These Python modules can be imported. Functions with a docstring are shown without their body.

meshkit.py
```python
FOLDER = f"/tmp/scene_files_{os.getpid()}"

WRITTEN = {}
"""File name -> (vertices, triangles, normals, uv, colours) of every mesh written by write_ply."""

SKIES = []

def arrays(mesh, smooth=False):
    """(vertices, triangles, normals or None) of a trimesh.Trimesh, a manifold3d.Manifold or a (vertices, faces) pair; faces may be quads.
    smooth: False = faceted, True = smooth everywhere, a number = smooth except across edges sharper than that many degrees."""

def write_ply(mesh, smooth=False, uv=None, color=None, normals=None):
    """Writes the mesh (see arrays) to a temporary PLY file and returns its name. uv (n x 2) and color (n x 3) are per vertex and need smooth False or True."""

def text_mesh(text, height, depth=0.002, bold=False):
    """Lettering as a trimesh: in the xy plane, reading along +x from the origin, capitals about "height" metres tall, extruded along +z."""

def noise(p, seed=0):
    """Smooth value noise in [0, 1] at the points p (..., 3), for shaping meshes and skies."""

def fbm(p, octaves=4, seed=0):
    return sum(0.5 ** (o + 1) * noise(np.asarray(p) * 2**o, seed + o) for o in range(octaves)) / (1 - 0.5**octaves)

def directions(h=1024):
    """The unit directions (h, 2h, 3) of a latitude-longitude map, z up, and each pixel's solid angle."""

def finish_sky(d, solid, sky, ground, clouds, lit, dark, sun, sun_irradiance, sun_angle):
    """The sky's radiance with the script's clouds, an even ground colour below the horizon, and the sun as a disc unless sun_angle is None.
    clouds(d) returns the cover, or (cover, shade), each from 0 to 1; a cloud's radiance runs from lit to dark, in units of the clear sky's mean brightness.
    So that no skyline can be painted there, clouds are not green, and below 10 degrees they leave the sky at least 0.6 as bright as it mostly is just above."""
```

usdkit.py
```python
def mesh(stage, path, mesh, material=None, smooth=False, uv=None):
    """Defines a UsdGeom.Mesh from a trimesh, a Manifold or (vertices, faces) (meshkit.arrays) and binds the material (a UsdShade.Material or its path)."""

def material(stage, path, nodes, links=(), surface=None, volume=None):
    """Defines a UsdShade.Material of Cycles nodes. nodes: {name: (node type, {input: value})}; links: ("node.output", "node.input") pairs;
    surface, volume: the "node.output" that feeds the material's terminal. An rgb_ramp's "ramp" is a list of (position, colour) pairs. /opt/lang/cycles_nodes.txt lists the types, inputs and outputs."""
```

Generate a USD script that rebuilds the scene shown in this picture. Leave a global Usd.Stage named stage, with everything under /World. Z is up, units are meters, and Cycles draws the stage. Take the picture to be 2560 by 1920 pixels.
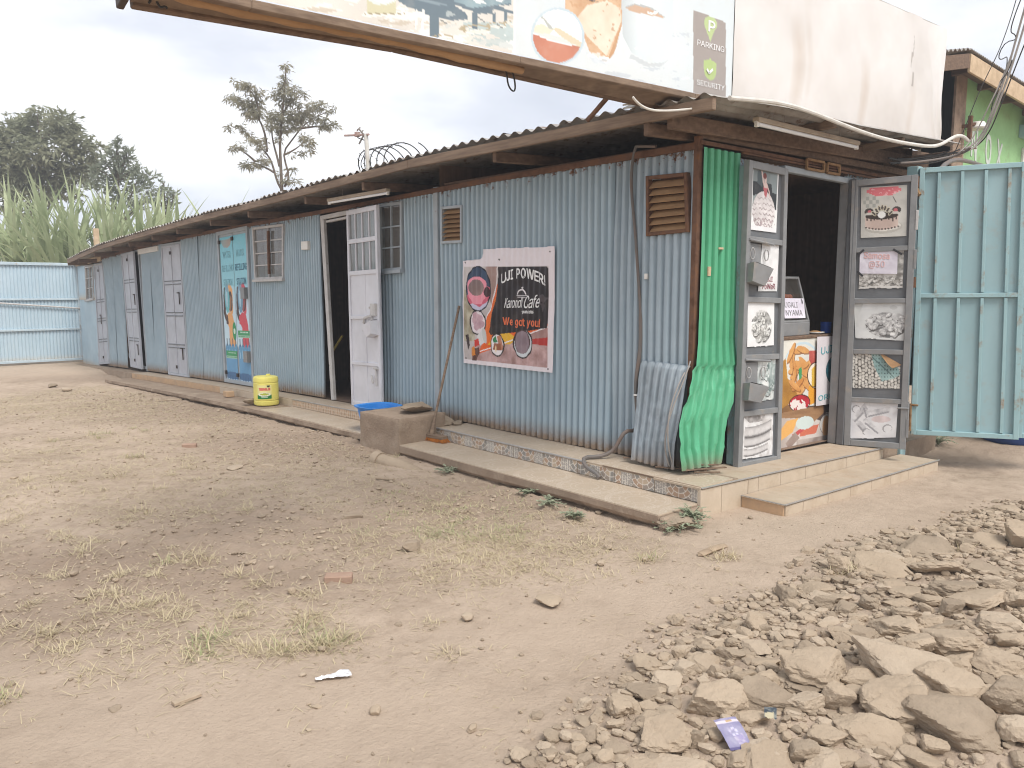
import math, random
import numpy as np, trimesh, usdkit, meshkit, shapely
from shapely.geometry import Polygon
from pxr import Usd, UsdGeom, UsdShade, UsdLux, Gf, Sdf, Vt

stage = Usd.Stage.CreateInMemory()
UsdGeom.SetStageUpAxis(stage, "Z"); UsdGeom.SetStageMetersPerUnit(stage, 1.0)
UsdGeom.Xform.Define(stage, "/World"); UsdGeom.Scope.Define(stage, "/World/Looks")
PI = math.pi

# ------------------------------------------------------------------ camera, sky, sun, exposure
CAM = np.array([-4.988, -3.645, 1.6]); FPX = 1980.0
_a, _p, _r = np.radians([41.0, 6.85, 0.1])
_d = np.array([np.sin(_a), np.cos(_a), 0]); _rt = np.array([_d[1], -_d[0], 0])
FW = _d*np.cos(_p) - np.array([0, 0, 1])*np.sin(_p); _up = _d*np.sin(_p) + np.array([0, 0, np.cos(_p)])
RT = _rt*np.cos(_r) + _up*np.sin(_r); UP = _up*np.cos(_r) - _rt*np.sin(_r)
camera = UsdGeom.Camera.Define(stage, "/World/camera")
camera.AddTransformOp().Set(Gf.Matrix4d(*RT, 0, *UP, 0, *(-FW), 0, *CAM, 1))
camera.CreateHorizontalApertureAttr(36.0); camera.CreateVerticalApertureAttr(27.0)
camera.CreateFocalLengthAttr(36.0*FPX/2560); camera.CreateClippingRangeAttr((0.05, 2000.0))
camera.CreateExposureAttr(0.72)
SUN_EL, SUN_AZ = math.radians(56), math.radians(188)
SKY = 0.10
usdkit.material(stage, "/World/Looks/sky_air", {
    "co": ("texture_coordinate", {}),
    "sky": ("sky_texture", {"sky_type": "single_scattering", "sun_disc": False, "sun_elevation": SUN_EL, "sun_rotation": SUN_AZ, "altitude": 1700.0, "aerosol_density": 1.5}),
    "mp": ("mapping", {"scale": (1.6, 1.6, 4.2), "location": (3.1, 1.7, .4)}),
    "n": ("noise_texture", {"scale": 1.35, "detail": 5.0, "roughness": .55}),
    "r": ("rgb_ramp", {"ramp": [(0.30, (4.5, 4.75, 5.35)), (0.46, (5.6, 5.8, 6.3)), (0.60, (8.0, 8.0, 8.1))]}),
    "m": ("mix", {"fac": 0.9}),
    "bg": ("background_shader", {"strength": SKY})},
    [("co.generated", "mp.vector"), ("mp.vector", "n.vector"), ("n.fac", "r.fac"), ("sky.color", "m.color1"), ("r.color", "m.color2"), ("m.color", "bg.color")], surface="bg.background")
dome = UsdLux.DomeLight.Define(stage, "/World/sky")
UsdShade.MaterialBindingAPI.Apply(dome.GetPrim()).Bind(UsdShade.Material.Get(stage, "/World/Looks/sky_air"))
dome.GetPrim().SetCustomDataByKey("kind", "structure")
sun = UsdLux.DistantLight.Define(stage, "/World/sun")
sun.CreateIntensityAttr(0.60); sun.CreateAngleAttr(26.0); sun.CreateColorAttr(Gf.Vec3f(1, .965, .91)); sun.CreateNormalizeAttr(True)
_s = np.array([math.sin(SUN_AZ)*math.cos(SUN_EL), math.cos(SUN_AZ)*math.cos(SUN_EL), math.sin(SUN_EL)])
_x = np.cross([0, 0, 1], _s); _x /= np.linalg.norm(_x); _y = np.cross(_s, _x)
sun.AddTransformOp().Set(Gf.Matrix4d(*_x, 0, *_y, 0, *_s, 0, 0, 0, 0, 1))

# ------------------------------------------------------------------ turning photograph pixels into points on the planes where things stand
def hit(px, py, n, d):
    r = RT*(px-1280)/FPX - UP*(py-960)/FPX + FW
    n = np.asarray(n, float); return CAM + r*((d - n@CAM)/(n@r))
def onX(px, py, x=0.): return hit(px, py, (1, 0, 0), x)
def onY(px, py, y=0.): return hit(px, py, (0, 1, 0), y)
def onZ(px, py, z=0.): return hit(px, py, (0, 0, 1), z)
def atD(px, py, d):
    return hit(px, py, _d, _d@CAM + d)
def ground_z(x, y):
    x = np.asarray(x, float); y = np.asarray(y, float)
    g = np.interp(y, [-40, 0, 3, 3.5, 6.2, 8.3, 12.5, 15.2, 15.9, 19, 60], [0, 0, -.01, -.01, -.07, -.13, -.25, -.30, -.23, -.28, -.5])
    g = g - .022*np.clip(x+.4, 0, 4)*np.clip(1-y, 0, 1) + .10*np.clip((x-3.2)/1.5, 0, 1)*np.clip((y+2.6)/1.5, 0, 1)
    return g
def onG(px, py, off=0.):
    p = onZ(px, py, 0)
    z = 0.
    for _ in range(50):
        p = onZ(px, py, z); z = .5*z + .5*(float(ground_z(p[0], p[1])) + off)
    return p

def to_px(x, y, z):
    P = np.stack([x, y, z], -1) - CAM; w = np.maximum(P@FW, .05); return 1280 + FPX*(P@RT)/w, 960 - FPX*(P@UP)/w

# ------------------------------------------------------------------ prim helpers
_used = {}
def numbered(parent, name):
    k = parent + "/" + name; n = _used.get(k, 0); _used[k] = n + 1
    return k if n == 0 else f"{k}_{n:03d}"
def put(p, **kv):
    for k, v in kv.items():
        if v: p.SetCustomDataByKey(k, v)
class Thing:
    def __init__(s, path, loc): s.path, s.loc = path, np.asarray(loc, float)
def thing(name, label, cat, loc=(0, 0, 0), group=None):
    path = numbered("/World", name); x = UsdGeom.Xform.Define(stage, path); x.AddTranslateOp().Set(Gf.Vec3d(*map(float, loc)))
    put(x.GetPrim(), label=label, category=cat, group=group); return Thing(path, loc)
def mat_of(m): return UsdShade.Material.Get(stage, "/World/Looks/" + m) if isinstance(m, str) else m
def primvar(prim, name, a, interp="vertex"):
    UsdGeom.PrimvarsAPI(prim).CreatePrimvar(name, Sdf.ValueTypeNames.Color3fArray, interp).Set(Vt.Vec3fArray.FromNumpy(np.asarray(a, np.float32)))
def obj(name, mesh, m, parent=None, smooth=False, label=None, cat=None, group=None, kind=None, col=None, local=False):
    """One mesh, as a part of parent or as a top-level thing. Points are world points unless local."""
    base = parent.path if parent else "/World"; loc = parent.loc if parent else np.zeros(3)
    path = numbered(base, name)
    if hasattr(mesh, "build"): mesh, c2 = mesh.build(); col = c2 if col is None else col
    if isinstance(mesh, trimesh.Trimesh): v, f = np.array(mesh.vertices), np.array(mesh.faces)
    else: v, f = np.asarray(mesh[0], float), np.asarray(mesh[1], int)
    if not local: v = v - loc
    v, f, col = compact(v, f, col)
    g = usdkit.mesh(stage, path, (v, f), mat_of(m), smooth=smooth)
    if col is not None: primvar(g, "col", col)
    put(g.GetPrim(), label=label, category=cat, group=group, kind=kind)
    return Thing(path, loc)
def compact(v, f, col):
    if f.shape[1] == 4: f = np.vstack([f[:, [0, 1, 2]], f[:, [0, 2, 3]]])
    u, i = np.unique(f, return_inverse=True); return v[u], i.reshape(f.shape), (None if col is None else np.asarray(col)[u])
class MB:
    """collects shapes into one mesh"""
    def __init__(s): s.v, s.f, s.c, s.n = [], [], [], 0
    def add(s, v, f, c=None):
        v, f = np.asarray(v, float), np.asarray(f, int)
        if f.shape[1] == 4: f = np.vstack([f[:, [0, 1, 2]], f[:, [0, 2, 3]]])
        s.v.append(v); s.f.append(f + s.n); s.n += len(v)
        s.c.append(np.broadcast_to(np.zeros(3) if c is None else c, (len(v), 3))); return s
    def tm(s, m, c=None): return s.add(m.vertices, m.faces, c)
    def box(s, a, b, ch=0.0, M=None):
        return s.tm(bx(a, b, ch, M))
    def bar(s, p, q, w, h, up=(0, 0, 1)): return s.tm(bar(p, q, w, h, up))
    def tube(s, pts, r, sides=8): return s.add(*tube(pts, r, sides))
    def build(s): return (np.vstack(s.v), np.vstack(s.f)), (np.vstack(s.c) if any(np.any(c) for c in s.c) else None)
    def mesh(s): return trimesh.Trimesh(np.vstack(s.v), np.vstack(s.f), process=False)
def bx(a, b, ch=0.0, M=None):
    a, b = np.minimum(a, b).astype(float), np.maximum(a, b).astype(float); e = b - a
    if ch and e.min() > 2.2*ch:
        pts = []
        for sx in (0, 1):
            for sy in (0, 1):
                for sz in (0, 1):
                    s = np.array([sx, sy, sz]); p = a + s*e; i = 1 - 2*s
                    for k in range(3):
                        q = p + i*ch; q[k] = p[k]; pts.append(q)
        m = trimesh.convex.convex_hull(np.array(pts))
    else:
        m = trimesh.creation.box(e); m.apply_translation((a + b)/2)
    if M is not None: m.apply_transform(M)
    return m
def bar(p, q, w, h, up=(0, 0, 1)):
    p, q = np.asarray(p, float), np.asarray(q, float); t = q - p; L = np.linalg.norm(t); t /= L
    sd = np.cross(t, up)
    if np.linalg.norm(sd) < 1e-6: sd = np.cross(t, (1, 0, 0))
    sd /= np.linalg.norm(sd); u = np.cross(sd, t)
    m = bx((0, -w/2, -h/2), (L, w/2, h/2), min(w, h)*.12)
    M = np.eye(4); M[:3, 0], M[:3, 1], M[:3, 2], M[:3, 3] = t, sd, u, p
    m.apply_transform(M); return m
def tube(pts, r, sides=8, caps=True):
    p = np.asarray(pts, float); n = len(p); r = np.broadcast_to(r, (n,))
    t = np.gradient(p, axis=0); t /= np.linalg.norm(t, axis=1, keepdims=True) + 1e-12
    a = np.cross(t[0], [0, 0, 1.] if abs(t[0][2]) < .9 else [1., 0, 0]); A = []
    for i in range(n):
        a = a - t[i]*(a@t[i]); a /= np.linalg.norm(a) + 1e-12; A.append(a.copy())
    A = np.array(A); B = np.cross(t, A); g = np.arange(sides)*2*PI/sides
    v = (p[:, None] + r[:, None, None]*(np.cos(g)[None, :, None]*A[:, None] + np.sin(g)[None, :, None]*B[:, None])).reshape(-1, 3)
    i, j = np.meshgrid(np.arange(n-1), np.arange(sides), indexing="ij")
    q = np.stack([i*sides+j, i*sides+(j+1) % sides, (i+1)*sides+(j+1) % sides, (i+1)*sides+j], -1).reshape(-1, 4)
    f = np.vstack([q[:, [0, 1, 2]], q[:, [0, 2, 3]]])
    if caps:
        k = len(v); v = np.vstack([v, p[:1], p[-1:]]); j = np.arange(sides)
        f = np.vstack([f, np.stack([(j+1) % sides, j, np.full(sides, k)], 1), np.stack([(n-1)*sides+j, (n-1)*sides+(j+1) % sides, np.full(sides, k+1)], 1)])
    return v, f
def curve(pts, n=24):
    from scipy.interpolate import PchipInterpolator, CubicSpline
    p = np.asarray(pts, float); s = np.concatenate([[0], np.cumsum(np.linalg.norm(np.diff(p, axis=0), axis=1))])
    if len(p) < 3: return p[0] + (p[-1]-p[0])*np.linspace(0, 1, n)[:, None]
    return CubicSpline(s, p)(np.linspace(0, s[-1], n))
def grid_faces(nu, nv):
    i, j = np.meshgrid(np.arange(nv-1), np.arange(nu-1), indexing="ij")
    a = i*nu + j; q = np.stack([a, a+nu, a+nu+1, a+1], -1).reshape(-1, 4)
    return np.vstack([q[:, [0, 1, 2]], q[:, [0, 2, 3]]])
def lathe(prof, loc, sides=24, sq=0.0):
    """prof: (r, z) pairs; sq>0 squares the section"""
    prof = np.asarray(prof, float); g = np.arange(sides)*2*PI/sides
    k = (np.abs(np.cos(g))**(2/(1-sq*.75)) + np.abs(np.sin(g))**(2/(1-sq*.75)))**(-(1-sq*.75)/2) if sq else np.ones(sides)
    v = np.stack([prof[:, 0, None]*k*np.cos(g), prof[:, 0, None]*k*np.sin(g), np.repeat(prof[:, 1, None], sides, 1)], -1).reshape(-1, 3) + np.asarray(loc)
    n = len(prof); i, j = np.meshgrid(np.arange(n-1), np.arange(sides), indexing="ij")
    q = np.stack([i*sides+j, i*sides+(j+1) % sides, (i+1)*sides+(j+1) % sides, (i+1)*sides+j], -1).reshape(-1, 4)
    return v, np.vstack([q[:, [0, 1, 2]], q[:, [0, 2, 3]]])
def rot_z(a, c=(0, 0, 0)):
    return trimesh.transformations.rotation_matrix(a, (0, 0, 1), c)
noise, fbm = meshkit.noise, meshkit.fbm
def n2(x, y, s, seed=0): return fbm(np.stack([np.asarray(x)*s, np.asarray(y)*s, np.zeros_like(np.asarray(x, float)) + seed*7.3], -1), 4, seed)

# ------------------------------------------------------------------ materials
def lin(c):
    c = np.asarray(c, float); c = c/255 if c.max() > 1.001 else c
    return tuple(np.where(c < .04045, c/12.92, ((c+.055)/1.055)**2.4))
def surf(name, c1, c2=None, scale=5., rough=.7, bump=.25, bscale=60., spec=.3, metallic=0., c3=None, spots=None, spot_scale=9., spot_at=(.6, .68), dist=.004, stretch=(1, 1, 1), lo=.35, hi=.65):
    """an uneven coloured surface; colours are linear base colours"""
    c2 = c2 or tuple(x*.75 for x in c1)
    ramp = [(lo, c1), (hi, c2)] if c3 is None else [(lo, c1), ((lo+hi)/2, c3), (hi, c2)]
    nodes = {"g": ("geometry", {}), "mp": ("mapping", {"scale": stretch}), "n": ("noise_texture", {"scale": scale, "detail": 6., "roughness": .62}), "r": ("rgb_ramp", {"ramp": ramp}),
             "p": ("principled_bsdf", {"roughness": rough, "specular_ior_level": spec, "metallic": metallic})}
    links = [("g.position", "mp.vector"), ("mp.vector", "n.vector"), ("n.fac", "r.fac")]
    out = "r.color"
    if spots:
        nodes |= {"sn": ("noise_texture", {"scale": spot_scale, "detail": 7., "roughness": .7}), "sr": ("rgb_ramp", {"ramp": [(spot_at[0], (0, 0, 0)), (spot_at[1], (1, 1, 1))]}), "sm": ("mix", {"color2": spots})}
        links += [("g.position", "sn.vector"), ("sn.fac", "sr.fac"), ("sr.color", "sm.fac"), (out, "sm.color1")]; out = "sm.color"
    if bump:
        nodes |= {"bn": ("noise_texture", {"scale": bscale, "detail": 5., "roughness": .6}), "b": ("bump", {"strength": bump, "distance": dist})}
        links += [("g.position", "bn.vector"), ("bn.fac", "b.height"), ("b.normal", "p.normal")]
    links.append((out, "p.base_color"))
    return usdkit.material(stage, "/World/Looks/" + name, nodes, links, surface="p.BSDF")
def sheet_paint(name, c1, c2, rust=(.13, .055, .025), dirt=(.23, .165, .115), rust_amt=.5, rough=.42, metallic=0.):
    """painted sheet iron; primvar col = (height above its foot, depth below its head, along): rust at the head, mud at the foot, chalky streaks"""
    nodes = {"g": ("geometry", {}), "a": ("attribute", {"attribute": "col"}), "s": ("separate_xyz", {}),
        "n": ("noise_texture", {"scale": 2.2, "detail": 5., "roughness": .6}), "r": ("rgb_ramp", {"ramp": [(.33, c1), (.66, c2)]}),
        "st": ("mapping", {"scale": (14, 14, .7)}), "n2": ("noise_texture", {"scale": 1.6, "detail": 6., "roughness": .65}), "r2": ("rgb_ramp", {"ramp": [(.42, (.0, .0, .0)), (.72, (.26, .26, .26))]}),
        "mx": ("mix", {"color2": tuple(.6*x+.4*y for x, y in zip(c1, dirt))}),
        "d": ("map_range", {"value": 0., "from_min": 0., "from_max": .20, "to_min": .9, "to_max": 0., "clamp": True}), "nd": ("noise_texture", {"scale": 11., "detail": 6., "roughness": .7}),
        "dm": ("math", {"math_type": "multiply"}), "dp": ("math", {"math_type": "power", "value2": 1.7}), "dk": ("math", {"math_type": "multiply", "value2": 2.9, "use_clamp": True}), "md": ("mix", {"color2": dirt}),
        "t": ("map_range", {"from_min": 0., "from_max": .16, "to_min": .26, "to_max": .0, "clamp": True}), "nr": ("noise_texture", {"scale": 16., "detail": 7., "roughness": .72}),
        "ra": ("math", {"math_type": "add"}), "rr": ("rgb_ramp", {"ramp": [(.80-.12*rust_amt, (0, 0, 0)), (.86-.10*rust_amt, (1, 1, 1))]}), "mr": ("mix", {"color2": rust}),
        "ro": ("map_range", {"from_min": .3, "from_max": .7, "to_min": rough-.08, "to_max": rough+.2}),
        "bn": ("noise_texture", {"scale": 35., "detail": 3.}), "b": ("bump", {"strength": .12, "distance": .004}),
        "p": ("principled_bsdf", {"specular_ior_level": .4, "metallic": metallic})}
    links = [("a.vector", "s.vector"), ("g.position", "n.vector"), ("n.fac", "r.fac"), ("g.position", "st.vector"), ("st.vector", "n2.vector"), ("n2.fac", "r2.fac"), ("r.color", "mx.color1"), ("r2.color", "mx.fac"),
        ("s.x", "d.value"), ("g.position", "nd.vector"), ("d.result", "dp.value1"), ("dp.value", "dm.value1"), ("nd.fac", "dm.value2"), ("dm.value", "dk.value1"), ("dk.value", "md.fac"), ("mx.color", "md.color1"),
        ("s.y", "t.value"), ("g.position", "nr.vector"), ("t.result", "ra.value1"), ("nr.fac", "ra.value2"), ("ra.value", "rr.fac"), ("rr.color", "mr.fac"), ("md.color", "mr.color1"), ("mr.color", "p.base_color"),
        ("n.fac", "ro.value"), ("ro.result", "p.roughness"), ("g.position", "bn.vector"), ("bn.fac", "b.height"), ("b.normal", "p.normal")]
    return usdkit.material(stage, "/World/Looks/" + name, nodes, links, surface="p.BSDF")
def print_mat(name, rough=.45, spec=.3, fade=.0, dust=(.36, .29, .22)):
    """flat print: the mesh's own printed colours, a little dust"""
    return usdkit.material(stage, "/World/Looks/" + name, {"g": ("geometry", {}), "a": ("attribute", {"attribute": "col"}), "n": ("noise_texture", {"scale": 7., "detail": 6., "roughness": .65}), "r": ("rgb_ramp", {"ramp": [(.52, (0, 0, 0)), (.85, (.14+fade, .14+fade, .14+fade))]}),
        "m": ("mix", {"color2": dust}), "p": ("principled_bsdf", {"roughness": rough, "specular_ior_level": spec})},
        [("g.position", "n.vector"), ("n.fac", "r.fac"), ("r.color", "m.fac"), ("a.color", "m.color1"), ("m.color", "p.base_color")], surface="p.BSDF")
def glass_mat(name, tint=(.8, .85, .85), ior=1.7, gl=.08, dusty=.14):
    return usdkit.material(stage, "/World/Looks/" + name, {"t": ("transparent_bsdf", {"color": tint}), "gl": ("glossy_bsdf", {"roughness": gl, "color": (.9, .9, .9)}), "f": ("fresnel", {"IOR": ior}), "m": ("mix_closure", {}),
        "d": ("diffuse_bsdf", {"color": (.42, .38, .33)}), "m2": ("mix_closure", {"fac": dusty})},
        [("f.fac", "m.fac"), ("t.BSDF", "m.closure1"), ("gl.BSDF", "m.closure2"), ("m.closure", "m2.closure1"), ("d.BSDF", "m2.closure2")], surface="m2.closure")
def leaf_mat(name, c1, c2, tr=.35):
    return usdkit.material(stage, "/World/Looks/" + name, {"g": ("geometry", {}), "n": ("noise_texture", {"scale": 1.4, "detail": 4.}), "ad": ("math", {"math_type": "multiply_add", "value2": .45, "value3": .3}), "x": ("math", {"math_type": "add"}), "sb": ("math", {"math_type": "subtract", "value2": .25}), "r": ("rgb_ramp", {"ramp": [(.25, c1), (.75, c2)]}),
        "d": ("principled_bsdf", {"roughness": .55, "specular_ior_level": .35}), "t": ("translucent_bsdf", {}), "m": ("mix_closure", {"fac": tr})},
        [("g.position", "n.vector"), ("g.random_per_island", "ad.value1"), ("ad.value", "x.value1"), ("n.fac", "x.value2"), ("x.value", "sb.value1"), ("sb.value", "r.fac"), ("r.color", "d.base_color"), ("r.color", "t.color"), ("d.BSDF", "m.closure1"), ("t.BSDF", "m.closure2")], surface="m.closure")

# the colours of things
sheet_paint("wall_paint", (.335, .428, .485), (.288, .378, .438))
sheet_paint("wall_paint_old", (.33, .405, .455), (.275, .345, .395), rust_amt=.7)
sheet_paint("buckled_paint", (.29, .335, .37), (.205, .25, .28), rust_amt=1.1, rough=.5)
sheet_paint("green_paint", (.09, .385, .21), (.065, .31, .165), rust_amt=-.6, rough=.42)
sheet_paint("pale_blue_paint", (.42, .53, .60), (.37, .485, .56), rust_amt=.2, dirt=(.5, .43, .34))
surf("door_white", (.62, .62, .66), (.55, .55, .58), scale=3, rough=.42, bump=.06, spots=(.42, .36, .30), spot_at=(.66, .8))
surf("door_grey", (.44, .455, .50), (.37, .385, .42), scale=4, rough=.45, bump=.08, spots=(.36, .3, .26), spot_at=(.62, .78))
surf("frame_grey", (.36, .40, .43), (.30, .33, .35), scale=6, rough=.5, spots=(.16, .10, .07), spot_at=(.66, .76))
surf("frame_pale", (.50, .49, .48), (.40, .385, .37), scale=8, rough=.55, spots=(.2, .13, .09), spot_at=(.64, .76))
surf("steel_dark", (.15, .158, .168), (.12, .126, .134), scale=5, rough=.42, bump=.1, spots=(.26, .22, .18), spot_scale=5, spot_at=(.60, .9))
surf("steel_bar", (.235, .238, .24), (.195, .197, .20), scale=7, rough=.45, bump=.1, spots=(.34, .28, .22), spot_scale=5, spot_at=(.55, .85))
surf("rust", (.16, .075, .035), (.09, .042, .022), scale=12, rough=.85, bump=.5, c3=(.13, .07, .045))
surf("rust_pale", (.32, .20, .10), (.19, .105, .05), scale=14, rough=.8, bump=.4)
surf("timber_dark", (.19, .125, .085), (.11, .073, .052), scale=6, rough=.85, bump=.5, stretch=(3, .6, 6))
surf("timber_weathered", (.24, .175, .125), (.15, .105, .075), scale=7, rough=.85, bump=.5, stretch=(1, .5, 6))
surf("timber_pale", (.55, .42, .28), (.42, .31, .2), scale=8, rough=.8, bump=.4)
surf("slat_wood", (.37, .225, .115), (.29, .17, .085), scale=5, rough=.75, bump=.2, stretch=(1, 1, 5))
surf("roof_iron", (.36, .345, .33), (.25, .225, .20), scale=4, rough=.6, bump=.15, spots=(.14, .075, .045), spot_at=(.55, .66), metallic=.1)
surf("roof_iron_pale", (.42, .40, .36), (.31, .29, .25), scale=4, rough=.6, bump=.15, spots=(.2, .14, .09), spot_at=(.58, .7))
surf("concrete", (.30, .228, .168), (.225, .166, .12), scale=3.5, rough=.93, bump=.7, bscale=45, dist=.01, spots=(.37, .30, .23), spot_scale=4, spot_at=(.52, .75))
surf("concrete_raw", (.25, .185, .13), (.16, .112, .078), scale=6, rough=.95, bump=1., bscale=30, dist=.02)
surf("tile_beige", (.50, .415, .32), (.445, .365, .275), scale=9, rough=.5, bump=.08, spots=(.36, .27, .185), spot_scale=5, spot_at=(.52, .78))
surf("tile_beige_dusty", (.43, .35, .265), (.375, .302, .226), scale=5, rough=.75, bump=.12, spots=(.36, .27, .19), spot_scale=6, spot_at=(.5, .7))
surf("tile_tan", (.50, .335, .20), (.43, .29, .18), scale=6, rough=.6, bump=.12, spots=(.35, .26, .18), spot_scale=4, spot_at=(.48, .7))
surf("grout", (.33, .27, .20), (.26, .21, .155), rough=.9)
surf("trim_metal", (.46, .45, .44), (.36, .35, .34), rough=.35, metallic=.5, bump=.05)
print_mat("tile_print", rough=.5, dust=(.40, .315, .225), fade=.25)
print_mat("poster_print", rough=.42)
print_mat("paper_print", rough=.6, dust=(.55, .52, .48))
print_mat("sign_print", rough=.4, dust=(.62, .57, .50), fade=.1)
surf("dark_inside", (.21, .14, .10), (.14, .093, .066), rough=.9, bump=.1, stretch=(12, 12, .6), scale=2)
surf("inside_floor", (.22, .15, .11), (.16, .11, .08), rough=.8)
glass_mat("pane_glass"); glass_mat("case_glass", tint=(.86, .93, .95), dusty=.07)
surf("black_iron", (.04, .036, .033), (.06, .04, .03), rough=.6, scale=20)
surf("plastic_white", (.70, .68, .64), (.62, .6, .56), rough=.45, bump=0)
surf("pvc", (.62, .60, .56), (.5, .47, .42), rough=.5, bump=.05, scale=8)
surf("conduit_grey", (.13, .125, .12), (.16, .12, .10), rough=.6, bump=.1, scale=6)
surf("wire_black", (.03, .03, .03), (.045, .04, .035), rough=.6, bump=0)
surf("wire_pale", (.32, .29, .27), (.25, .23, .21), rough=.6, bump=0)
surf("tube_glass", (.72, .73, .74), (.66, .67, .68), rough=.25, bump=0)
surf("lamp_body", (.40, .33, .25), (.30, .24, .18), rough=.6, spots=(.22, .15, .1))
surf("ink_black", (.035, .035, .04), (.05, .05, .055), rough=.5, bump=0)
surf("ink_white", (.80, .80, .80), (.74, .74, .74), rough=.5, bump=0)
surf("ink_red", (.62, .10, .05), (.55, .09, .05), rough=.5, bump=0)
surf("ink_orange", (.72, .17, .07), (.66, .15, .06), rough=.5, bump=0)
surf("ink_faded_red", (.62, .36, .35), (.70, .46, .45), rough=.6, bump=0, scale=20)
surf("ink_maroon", (.22, .05, .07), (.28, .08, .1), rough=.6, bump=0)
surf("ink_teal", (.07, .30, .34), (.09, .34, .38), rough=.5, bump=0)
surf("ink_blue", (.045, .13, .20), (.07, .2, .27), rough=.5, bump=0, scale=30)
surf("ink_blue_faded", (.13, .30, .36), (.24, .50, .58), rough=.5, bump=0, scale=18)
surf("ink_grey", (.22, .21, .22), (.3, .28, .3), rough=.6, bump=0)
surf("tape_black", (.03, .03, .033), (.04, .04, .045), rough=.35, bump=0)
surf("gate_teal", (.295, .42, .445), (.255, .38, .405), scale=2.2, rough=.42, bump=.1, bscale=25, spots=(.30, .30, .27), spot_scale=5, spot_at=(.56, .85), stretch=(1, 1, .35))
surf("gate_teal_bar", (.30, .44, .46), (.26, .40, .42), scale=5, rough=.45, bump=.08, spots=(.27, .2, .14), spot_scale=6, spot_at=(.55, .68))
surf("gate_blue_bar", (.46, .55, .60), (.38, .46, .51), scale=6, rough=.5, spots=(.4, .33, .27), spot_at=(.58, .72))

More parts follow.
